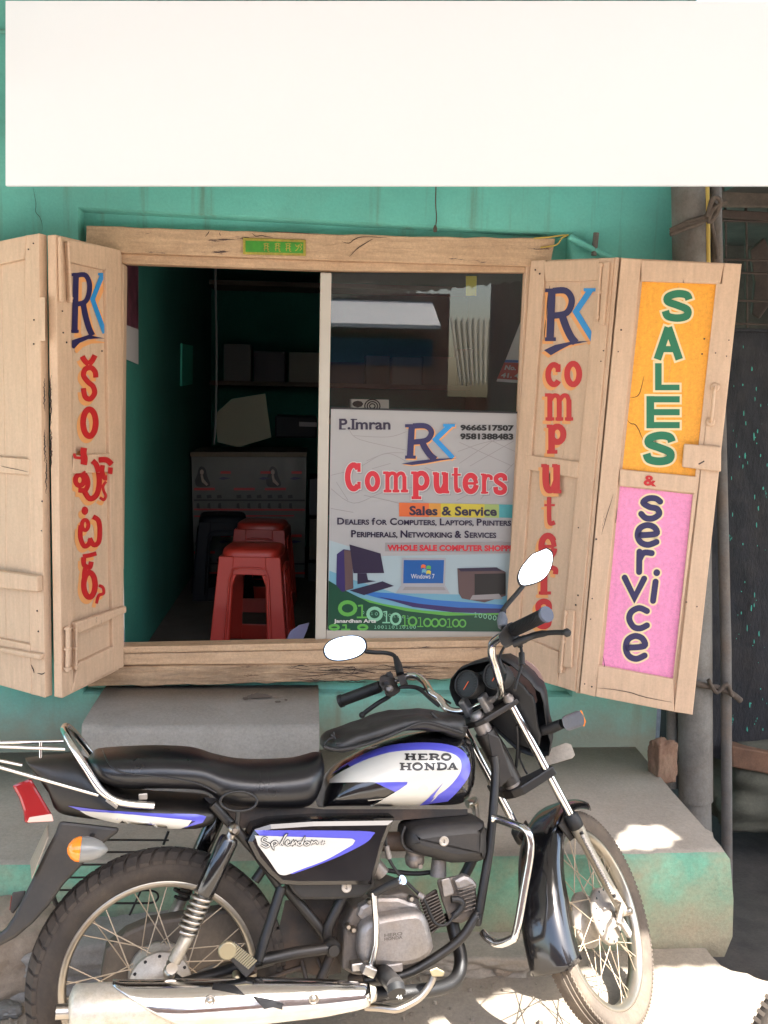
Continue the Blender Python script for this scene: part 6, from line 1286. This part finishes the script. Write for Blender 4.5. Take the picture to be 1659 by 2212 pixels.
bo('footrest_bar', M().tube([B(C6(760, 1075), -.05), B(C6(990, 1060), -.12)], .012, 10), m_iron, fp)
bp_ = bo('brake_pedal', M().tube(smooth([B(C6(860, 1265), -.15), B(C6(960, 1270), -.17), B(C6(1060, 1280), -.19), B(C6(1130, 1255), -.19), B(C6(1220, 1200), -.19), B(C6(1285, 1120), -.19), B(C6(1310, 1060), -.19)], 4), .0085, 12), m_chromed)
bo('pad', M().hexa([B(C6(*p), -.17) for p in ((1280, 1022), (1330, 1002), (1385, 1030), (1375, 1062), (1300, 1066))], [B(C6(*p), -.21) for p in ((1280, 1022), (1330, 1002), (1385, 1030), (1375, 1062), (1300, 1066))]), m_gold, bp_, bevel=.003)
rf = bo('passenger_footrest', M().hexa([B(B4(*p), -.14) for p in ((1305, 600), (1375, 548), (1505, 665), (1495, 720), (1445, 770), (1345, 655), (1310, 645))], [B(B4(*p), -.175) for p in ((1305, 600), (1375, 548), (1505, 665), (1495, 720), (1445, 770), (1345, 655), (1310, 645))]), m_blackp, bevel=.004)
for i in range(13):
    t = (i+.5)/13; a = (1352+(1490-1352)*t, 580+(690-580)*t); bo('tread_rib', M().tube([B(B4(a[0]-30, a[1]+28), -.177), B(B4(a[0]+22, a[1]-22), -.177)], .0026, 6), m_gold, rf)
bo('end_plate', M().lathe(B(B4(1335, 605), -.172), -Y, [(.0215, 0), (.0215, .006), (.018, .008)], 18), m_gold, rf); bo('pin', M().lathe(B(B4(1390, 765), -.15), -Y, [(.009, -.02), (.009, .01), (.006, .012)], 10), m_gold, rf); bo('hanger', M().tube([B(B4(1400, 760), -.12), B(B4(1500, 720), -.14)], .009, 8), m_iron, rf)
# saree guard: wires on the far side of the rear wheel
gu = bo('wire_guard', M().tube(smooth([B(D5(*p), .16) for p in ((530, 1720), (560, 1830), (640, 1900))], 3), .006, 8), m_blackd)
for y0, y1, x1 in ((1188, 1195, 1700), (1318, 1312, 1700), (1445, 1435, 1500), (1572, 1565, 1400), (1697, 1690, 1400)): bo('guard_wire', M().tube([B(D5(600, y0), .15), B(D5(x1, y1), .15)], .0028, 6), m_blackd, gu)
bo('guard_wire', M().tube(smooth([B(B4(*p), .15) for p in ((640, 250), (800, 255), (900, 258), (930, 290), (900, 325), (800, 330), (600, 330))], 4), .0028, 6), m_blackd, gu); bo('guard_wire', M().tube([B(B4(840, 230), .15), B(B4(760, 400), .15)], .0028, 6), m_blackd, gu); bo('guard_wire', M().tube([B(A3(990, 920), .15), B(A3(960, 1000), .15)], .0035, 6), m_blackd, gu)

# ------------------------------------------------------------------ fork, front wheel, handlebar (steered)
fw = wheel('wheel', mks, WC, .287, .234, .064, m_tyre2, 'front wheel turned away with ribbed tread', 'rib')
fh = so('hub', M().lathe(WC, Y, [(.018, -.062), (.03, -.060), (.036, -.045), (.068, -.043), (.073, -.036), (.073, -.026), (.058, -.020), (.056, .015), (.073, .022), (.073, .034), (.03, .045), (.018, .05)], 48), m_hubw, fw)
so('brake_lever_arm', M().hexa([WC+Vector(p) for p in ((-.012, -.062, -.004), (.012, -.062, -.004), (.018, -.062, -.075), (-.004, -.062, -.075))], [WC+Vector(p) for p in ((-.012, -.074, -.004), (.012, -.074, -.004), (.018, -.074, -.075), (-.004, -.074, -.075))]), m_hubw, fw, bevel=.003)
hh = M()
for i in range(14): a = i*math.pi/7; hh.lathe(WC+Vector((math.cos(a)*.066, -.0434, math.sin(a)*.066)), -Y, [(.0035, 0), (.0035, .0008)], 8)
so('hub_holes', hh, m_dk, fw, kind='stuff')
ws = F(D3(1405, 1555), -.085).z
for s in (-1, 1):
    T_ = Vector((.0488, .085*s, .012)); Sx = Vector((.0488, .085*s, ws)); E_ = Vector((.0488, .088*s, -.6525))
    lg = so('fork_leg', M().tube([T_, Sx], .0118, 16), m_chrome, label=('near' if s < 0 else 'far')+' fork leg')
    so('dust_seal', M().lathe(Sx+Vector((0, 0, .012)), (0, 0, -1), [(.016, -.006), (.0205, 0), (.0215, .02), (.0205, .034), (.018, .036)], 18), m_rub, lg)
    so('slider', M().tube([Sx+Vector((0, 0, -.018)), Sx+Vector((0, 0, -.05)), Sx+Vector((0, 0, -.075)), E_+Vector((0, 0, .03)), E_], [.0195, .0185, .0145, .0145, .016], 16), m_fork, lg)
    so('axle_nut', M().lathe(E_, (0, s, 0), [(.010, -.02), (.010, .022), (.007, .026)], 10), m_chromed, lg)
    so('top_cap', M().lathe(T_, (0, 0, 1), [(.015, -.006), (.015, .006), (.011, .010), (.010, .016)], 12), m_alud, lg)
for w_, th_ in ((.0, .016), (-.2136, .026)):
    o_ = [(.072, -.085), (.05, -.109), (.028, -.085), (-.02, -.03), (-.026, 0), (-.02, .03), (.028, .085), (.05, .109), (.072, .085), (.045, .03), (.04, 0), (.045, -.03)]
    so('fork_clamp', M().hexa([Vector((a, b, w_-th_/2)) for a, b in o_], [Vector((a, b, w_+th_/2)) for a, b in o_]), m_blackd, bevel=.004)
so('steering_stem', M().tube([(0, 0, -.225), (0, 0, .01)], .022, 16).lathe((0, 0, .008), (0, 0, 1), [(.018, 0), (.018, .012), (.012, .016)], 8), m_alud)
bo('head_tube', M().tube([IBK @ (MST @ Vector((0, 0, -.035))), IBK @ (MST @ Vector((0, 0, -.19)))], .029, 16), m_blackd, frame)
bo('gusset', M().hexa([B(D3(*p), -.03) for p in ((500, 600), (640, 660), (780, 1080), (640, 1200), (560, 900))], [B(D3(*p), .03) for p in ((500, 600), (640, 660), (780, 1080), (640, 1200), (560, 900))]), m_blackd, frame, bevel=.004)
# speedometer cable spring lying along the near slider
csp = so('speedometer_cable', M().tube([F(D4(745, 560), -.098), F(D4(960, 990), -.098), F(D4(1140, 1320), -.098)], .0052, 8), m_dk)
for i in range(24):
    t = (i+.5)/24; p = (762+(1118-762)*t, 600+(1285-600)*t); c = F(D4(*p), -.101); d_ = Vector((.0, 0, -1)); so('cable_band', M().tube([c-d_*.0035+Vector((.003, 0, 0)), c+d_*.0035-Vector((.003, 0, 0))], .0058, 8), m_hubw, csp)
so('axle_link', M().tube([F(D4(1145, 1330), -.10), F(D4(1225, 1400), -.10), F(D4(1180, 1640), -.10)], .006, 8), m_hubw, csp)
# mudguard
mg = M(); ns = 44; Rm = .318; rs = []
for i in range(ns+1):
    a = math.radians(48 + (166-48)*i/ns); t = i/ns; hw = .050 + .012*min(1, t*2) + .006*max(0, (t-.6)/.4); Rr = Rm + (.022*max(0, (t-.75)/.25)); row = []
    for j in range(17):
        b = -1 + 2*j/16; v = hw*math.sin(b*math.pi/2); dr_ = -.034*(abs(b)**3.2)*(1+.9*max(0, min(1, (t-.25)*2.)))
        if i == 0: dr_ -= .0
        row.append(WC + Vector((math.cos(a)*(Rr+dr_), v, math.sin(a)*(Rr+dr_))))
    rs.append(row)
mg.add([p for r_ in rs for p in r_], [[i*17+j, i*17+j+1, (i+1)*17+j+1, (i+1)*17+j] for i in range(ns) for j in range(16)], True)
mgo = so('mudguard', mg, m_black); md = mgo.modifiers.new('s', 'SOLIDIFY'); md.thickness = .003
for s in (-1, 1): so('mudguard_bracket', M().hexa([WC+Vector(p) for p in ((.03, s*.066, .235), (-.03, s*.062, .25), (-.05, s*.064, .31), (.03, s*.064, .31))], [WC+Vector(p) for p in ((.03, s*.070, .235), (-.03, s*.066, .25), (-.05, s*.068, .31), (.03, s*.068, .31))]), m_iron, mgo)
# handlebar
hr = [F(D3(370, 350), .02), F(D3(480, 300), -.02), F(D3(575, 258), -.06), F(D3(640, 215), -.095), F(D3(655, 150), -.115), F(D3(635, 60), -.13), F(D2(590, 1400), -.145), F(D2(556, 1280), -.16), F(D2(560, 1180), -.175), F(D2(610, 1120), -.20), F(D2(700, 1070), -.235), F(D2(780, 1025), -.26)]
hl_ = [F(D3(300, 375), .045), F(D3(180, 395), .075), F(D3(80, 360), .10), F(D3(0, 260), .12), F(D1(1240, 760), .14), F(D1(1180, 655), .165), F(D1(1110, 595), .19), F(D1(1030, 575), .215), F(D1(940, 600), .24), F(D1(850, 640), .265), F(D1(690, 715), .30)]
hbar = so('handlebar', M().tube(smooth(hl_[::-1]+hr, 4), .0108, 14), m_chrome)
print('BAR', hr[-1], hl_[-1])
def grip(P, r_, lab):
    o = so('grip', M().tube(P, [r_*.97]+[r_]*(len(P)-2)+[r_*1.04], 18), m_rub, hbar); g = M()
    a, b = P[0], P[-1]; d_ = (b-a)
    for i in range(22): g.tube([a+d_*(i+.5)/23, a+d_*((i+.5)/23)+d_.normalized()*.0022], r_*1.045, 18)
    so('grip_ring', g, m_rub, hbar, kind='stuff'); return o
GL = [F(D1(705, 690), .275), F(D1(500, 765), .335), F(D1(285, 845), .40)]; grip(GL, .0165, '')
so('grip_end', M().tube([GL[-1]+(GL[-1]-GL[0]).normalized()*-.006, GL[-1]+(GL[-1]-GL[0]).normalized()*.004], .0192, 18), m_rub, hbar)
GR = [F(D2(790, 1020), -.262), F(D2(960, 940), -.32), F(D2(1130, 858), -.38)]; grip(GR, .0165, '')
dG = (GR[-1]-GR[0]).normalized(); so('grip_end', M().tube([GR[-1]-dG*.004, GR[-1]+dG*.004], .0195, 18), mat('grey_rubber', (.07, .08, .11), .55), hbar)
so('throttle_collar', M().tube([GR[0]-dG*.03, GR[0]-dG*.002], .020, 16), m_blackp, hbar)
def blk(name, px, v0, v1, mt, par, bv=.003): return so(name, M().hexa([F(p, v0) for p in px], [F(p, v1) for p in px]), mt, par, bevel=bv)
sw_ = blk('switch_box', [D1(*p) for p in ((700, 580), (830, 540), (880, 680), (740, 740), (690, 670))], .262, .235, m_blackp, hbar, .005)
blk('switch_box', [D1(*p) for p in ((735, 700), (880, 660), (920, 740), (840, 800), (760, 790))], .268, .235, m_blackp, hbar, .005); blk('switch_knob', [D1(*p) for p in ((765, 545), (815, 525), (830, 575), (780, 590))], .26, .23, m_rub, hbar, .002)
blk('horn_button', [D1(*p) for p in ((740, 640), (790, 620), (800, 660), (750, 675))], .232, .228, m_dk, hbar, .001); so('indicator_switch', M().lathe(F(D1(800, 715), .23), (-1, -.4, .3), [(.010, -.01), (.010, .006), (.006, .01)], 12), m_alud, hbar)
blk('mirror_mount', [D1(*p) for p in ((880, 580), (955, 560), (1000, 670), (920, 690))], .245, .215, m_blackp, hbar, .003)
so('clutch_lever', M().tube(smooth([F(D1(900, 700), .24), F(D1(790, 800), .27), F(D1(690, 860), .29), F(D1(590, 930), .315), F(D1(520, 985), .34)], 4), .0068, 10), m_rub, hbar); so('lever_ball', M().lathe(F(D1(512, 992), .342), (1, 0, 0), [(.004, -.009), (.009, -.004), (.009, .004), (.004, .009)], 12), m_rub, hbar)
so('cable', M().tube(smooth([F(D1(900, 700), .23), F(D1(1040, 700), .2), F(D1(1130, 730), .17), F(D1(1230, 820), .13), F(D1(1330, 900), .11)], 4), .005, 8).tube(smooth([F(D1(930, 680), .235), F(D1(1080, 690), .19), F(D1(1250, 760), .14), F(D1(1450, 870), .09)], 4), .0032, 8), m_rub, hbar)
so('cable_tie', M().tube([F(D1(1280, 845), .14), F(D1(1350, 815), .125)], .0125, 10), m_rub, hbar)
blk('brake_mount', [D2(*p) for p in ((620, 1080), (700, 970), (760, 950), (830, 1080), (810, 1160), (700, 1220), (650, 1160))], -.235, -.255, m_blackp, hbar, .005)
so('brake_lever', M().tube(smooth([F(D2(780, 1170), -.25), F(D2(900, 1120), -.28), F(D2(1020, 1075), -.31), F(D2(1180, 1050), -.36), F(D2(1345, 1050), -.41)], 4), [.010]*5+[.0085]*6+[.0065]*6, 10), m_rub, hbar); so('lever_ball', M().lathe(F(D2(1350, 1050), -.412), (0, 1, 0), [(.004, -.009), (.010, -.004), (.010, .004), (.004, .009)], 12), m_rub, hbar)
so('brake_cable', M().tube(smooth([F(D2(*p), -.25) for p in ((850, 1110), (865, 1210), (880, 1330), (860, 1440), (820, 1560), (800, 1659))], 4), .0038, 8), m_rub, hbar); so('cable_adjuster', M().tube([F(D2(848, 1100), -.25), F(D2(858, 1200), -.25)], .007, 8).tube([F(D2(872, 1270), -.25), F(D2(872, 1400), -.25)], .008, 8), m_blackp, hbar)
so('cable', M().tube(smooth([F(D2(*p), -.2) for p in ((690, 1200), (650, 1270), (640, 1340), (700, 1480))], 4), .0035, 8), m_rub, hbar)
for p, v in ((D3(290, 345), .04), (D3(490, 300), -.03)):
    c = F(p, v); so('bar_clamp', M().box(c, (.034, .02, .05)).box(c+Vector((0, 0, -.03)), (.026, .018, .03)), m_alud, hbar, bevel=.005)
# mirrors
def mirror(px, cpx, v, stem, tgt, label, shell_r):
    c = MST @ F(cpx, v); n_ = ((CO-c).normalized() + Vector(tgt).normalized()).normalized()
    o_ = [onplane(p, c, n_) for p in px]; cen = sum(o_, Vector())/len(o_)
    L_ = lambda P, k_, sc: [IST @ (cen + (p-cen)*sc + n_*k_) for p in P]
    rs = [L_(o_, 0, 1.06), L_(o_, .003, 1.06), L_(o_, .003, 1.0)]
    sh_ = M().rings([L_(o_, -.024, .55), L_(o_, -.018, .85), L_(o_, -.004, 1.07), L_(o_, .003, 1.06), L_(o_, .002, .995)], True)
    m_ = so('mirror', sh_, m_rub, label=label); gl = M(); gl.add(L_(o_, .0042, .985), [list(range(len(o_)))]); so('mirror_glass', gl, m_mir, m_, fix=False)
    so('mirror_stem', M().tube(smooth(stem, 4), .0065, 10), m_rub, m_); return m_
def elr(cx_, cy_, a, b, rot, n=28, sq=2.3): 
    out_ = []
    for i in range(n):
        t = 2*math.pi*i/n; x, y = a*math.copysign(abs(math.cos(t))**(2/sq), math.cos(t)), b*math.copysign(abs(math.sin(t))**(2/sq), math.sin(t)); out_.append((cx_+x*math.cos(rot)-y*math.sin(rot), cy_+x*math.sin(rot)+y*math.cos(rot)))
    return out_
mirror([D1(*p) for p in elr(332, 285, 222, 122, -.20)], D1(332, 285), .33, [F(D1(545, 320), .30), F(D1(640, 330), .285), F(D1(760, 335), .265), F(D1(850, 365), .245), F(D1(885, 450), .235), F(D1(915, 560), .23)], (-.15, -.86, .45), 'left rear view mirror full of white sky', .02)
mirror([D2(*p) for p in sp([(1130, 165), (1185, 205), (1192, 300), (1150, 420), (1060, 505), (900, 552), (848, 520), (838, 440), (885, 340), (985, 225)], 3)], D2(1010, 360), -.26, [F(D2(880, 565), -.25), F(D2(800, 660), -.245), F(D2(690, 790), -.24), F(D2(668, 860), -.24), F(D2(675, 1000), -.24)], (.2, -.82, .55), 'right rear view mirror with a curved rubber rim', .02)
so('mirror_boot', M().tube([F(D2(665, 850), -.24), F(D2(668, 920), -.24), F(D2(672, 990), -.24)], [.009, .014, .012], 10), mat('faded_rubber', (.10, .11, .13), .6), hbar); so('mirror_boot', M().tube([F(D1(865, 380), .24), F(D1(895, 470), .235), F(D1(915, 560), .23)], [.008, .012, .012], 10), m_rub, hbar)
# instruments and headlamp cowl
gn = Vector((-.80, .0, .60)).normalized()
cowl_px = [D2(105, 1640), D2(120, 1540), D2(200, 1440), D2(330, 1385), D2(500, 1345), D2(660, 1330), D2(760, 1385), D2(860, 1470), D2(960, 1560), D3(1020, 150), D3(1075, 190), D3(1110, 300), D3(1125, 430), D3(1150, 600), D3(1185, 720), D3(1160, 860), D3(1030, 880), D3(840, 820), D3(640, 640), D3(380, 420), D3(180, 330), D3(125, 220)]
cw = [FU(p, .075) for p in cowl_px]; cen = sum(cw, Vector())/len(cw)
rs = [[cen + (p-cen)*sc + Vector((du, 0, 0)) for p in cw] for sc, du in ((1, 0), (.98, .03), (.88, .075), (.66, .11), (.4, .125))]
cwl = so('headlamp_cowl', M().rings(rs, False), m_rub); sm_ = cwl.modifiers.new('s', 'SOLIDIFY'); sm_.thickness = .003
so('headlamp_glass', M().lathe(cen+Vector((.12, 0, 0)), (1, 0, 0), [(.075, 0), (.07, .012), (.04, .02), (.0, .022)], 24), m_tlw, cwl)
so('lamp_shell', M().puff([Vector((.07, p.y, p.z)) for p in [cen+(q-cen)*.8 for q in cw]], (-1, 0, 0), .008, .004), m_rub, cwl)
for p, rpx in ((D2(288, 1592), 132), (D2(592, 1500), 128)):
    c = FU(p, .012); rg_ = .031
    ga = so('instrument', M().lathe(c-gn*.05, gn, [(.028, 0), (.036, .02), (.038, .05), (.0365, .054), (.034, .052), (.0335, .048)], 32), m_rub)
    so('dial', M().lathe(c-gn*.003, gn, [(.0335, 0), (.0, .0005)], 32), m_gauge, ga); so('dial_centre', M().lathe(c-gn*.0018, gn, [(.021, 0), (.0, .0005)], 28), m_gdark, ga)
    e = Vector((0, -1, 0)); f = gn.cross(e); so('needle', M().tube([c+e*-.012+f*-.013+gn*.0008, c+e*.008+f*.004+gn*.0008], .0011, 5), m_needle, ga)
    tk = M()
    for i in range(18):
        a = math.radians(-40+i*15.3); dv = e*math.cos(a)+f*math.sin(a); tk.tube([c+dv*.025-gn*.0012, c+dv*.031-gn*.0012], .0006, 4)
    so('dial_mark', tk, m_dk, ga, kind='stuff')
so('wiring', M().tube(smooth([FU(D3(*p), .03) for p in ((560, 560), (600, 640), (700, 800), (770, 960), (760, 1080))], 4), .007, 8).tube(smooth([FU(D3(*p), .04) for p in ((820, 540), (830, 700), (820, 900), (790, 1060), (700, 1140), (600, 1180))], 4), .0045, 8).tube(smooth([FU(D3(*p), .05) for p in ((860, 800), (850, 880), (900, 1000), (930, 1050))], 4), .003, 8), m_rub)
ind = so('indicator', M().hexa([F(p, -.15) for p in (D3(1290, 450), D3(1480, 372), D3(1530, 440), D3(1540, 540), D3(1350, 605), D3(1310, 540))], [F(p, -.21) for p in (D3(1290, 450), D3(1480, 372), D3(1530, 440), D3(1540, 540), D3(1350, 605), D3(1310, 540))]), mat('grey_pod_plastic', (.075, .075, .085), .45, dirt=(.12, .10, .08)), bevel=.008, label='front turn indicator on a stubby arm')
so('lens', M().hexa([F(p, -.155) for p in (D3(1484, 372), D3(1510, 385), D3(1552, 500), D3(1535, 555), D3(1518, 540), D3(1520, 450))], [F(p, -.205) for p in (D3(1484, 372), D3(1510, 385), D3(1552, 500), D3(1535, 555), D3(1518, 540), D3(1520, 450))]), m_amb, ind, bevel=.002)
so('stalk', M().tube([F(D3(1060, 600), -.10), F(D3(1180, 570), -.14), F(D3(1300, 520), -.18)], [.013, .0145, .0135], 12), m_blackp, ind)
fpq = [D3(1130, 800), D3(1340, 722), D3(1395, 738), D3(1435, 850), D3(1410, 885), D3(1120, 970)]
so('number_plate', M().hexa([FU(p, .13) for p in fpq], [FU(p, .1325) for p in fpq]), m_platew, bevel=.001)

# a second tyre just entering the picture at the lower right
ot = thing('parked_tyre_wheel', 'edge of a second dusty motorcycle wheel at the lower right corner', 'wheel')
oc = GZ(R8(1010, 2180)); cw2 = GZ((1815, 2562), 0.); cw2 = Vector((cw2.x, cw2.y, .30)); ot.location = cw2; ot.rotation_euler = (0, 0, .35)
obj('tyre', M().lathe((0, 0, 0), (0, 1, 0), [(.23, -.02), (.25, -.038), (.275, -.042), (.292, -.034), (.298, 0), (.292, .034), (.275, .042), (.25, .038), (.23, .02)], 90, cap=False), m_tyre2, ot)
obj('rim', M().lathe((0, 0, 0), (0, 1, 0), [(.215, -.019), (.232, -.02), (.22, 0), (.232, .02), (.215, .019)], 60, cap=False), m_rim, ot); obj('hub', M().lathe((0, 0, 0), (0, 1, 0), [(.02, -.04), (.05, -.04), (.05, .04), (.02, .04)], 24), m_hubw, ot)
tg = M()
for i in range(110):
    a = 2*math.pi*i/110
    for s in (-1, 1): tg.box((math.cos(a)*.290, s*.026, math.sin(a)*.290), (.010, .02, .008), Matrix.Rotation(-a, 3, 'Y'))
obj('tread', tg, m_tyre2, ot, kind='stuff')
bpy.context.view_layer.update()
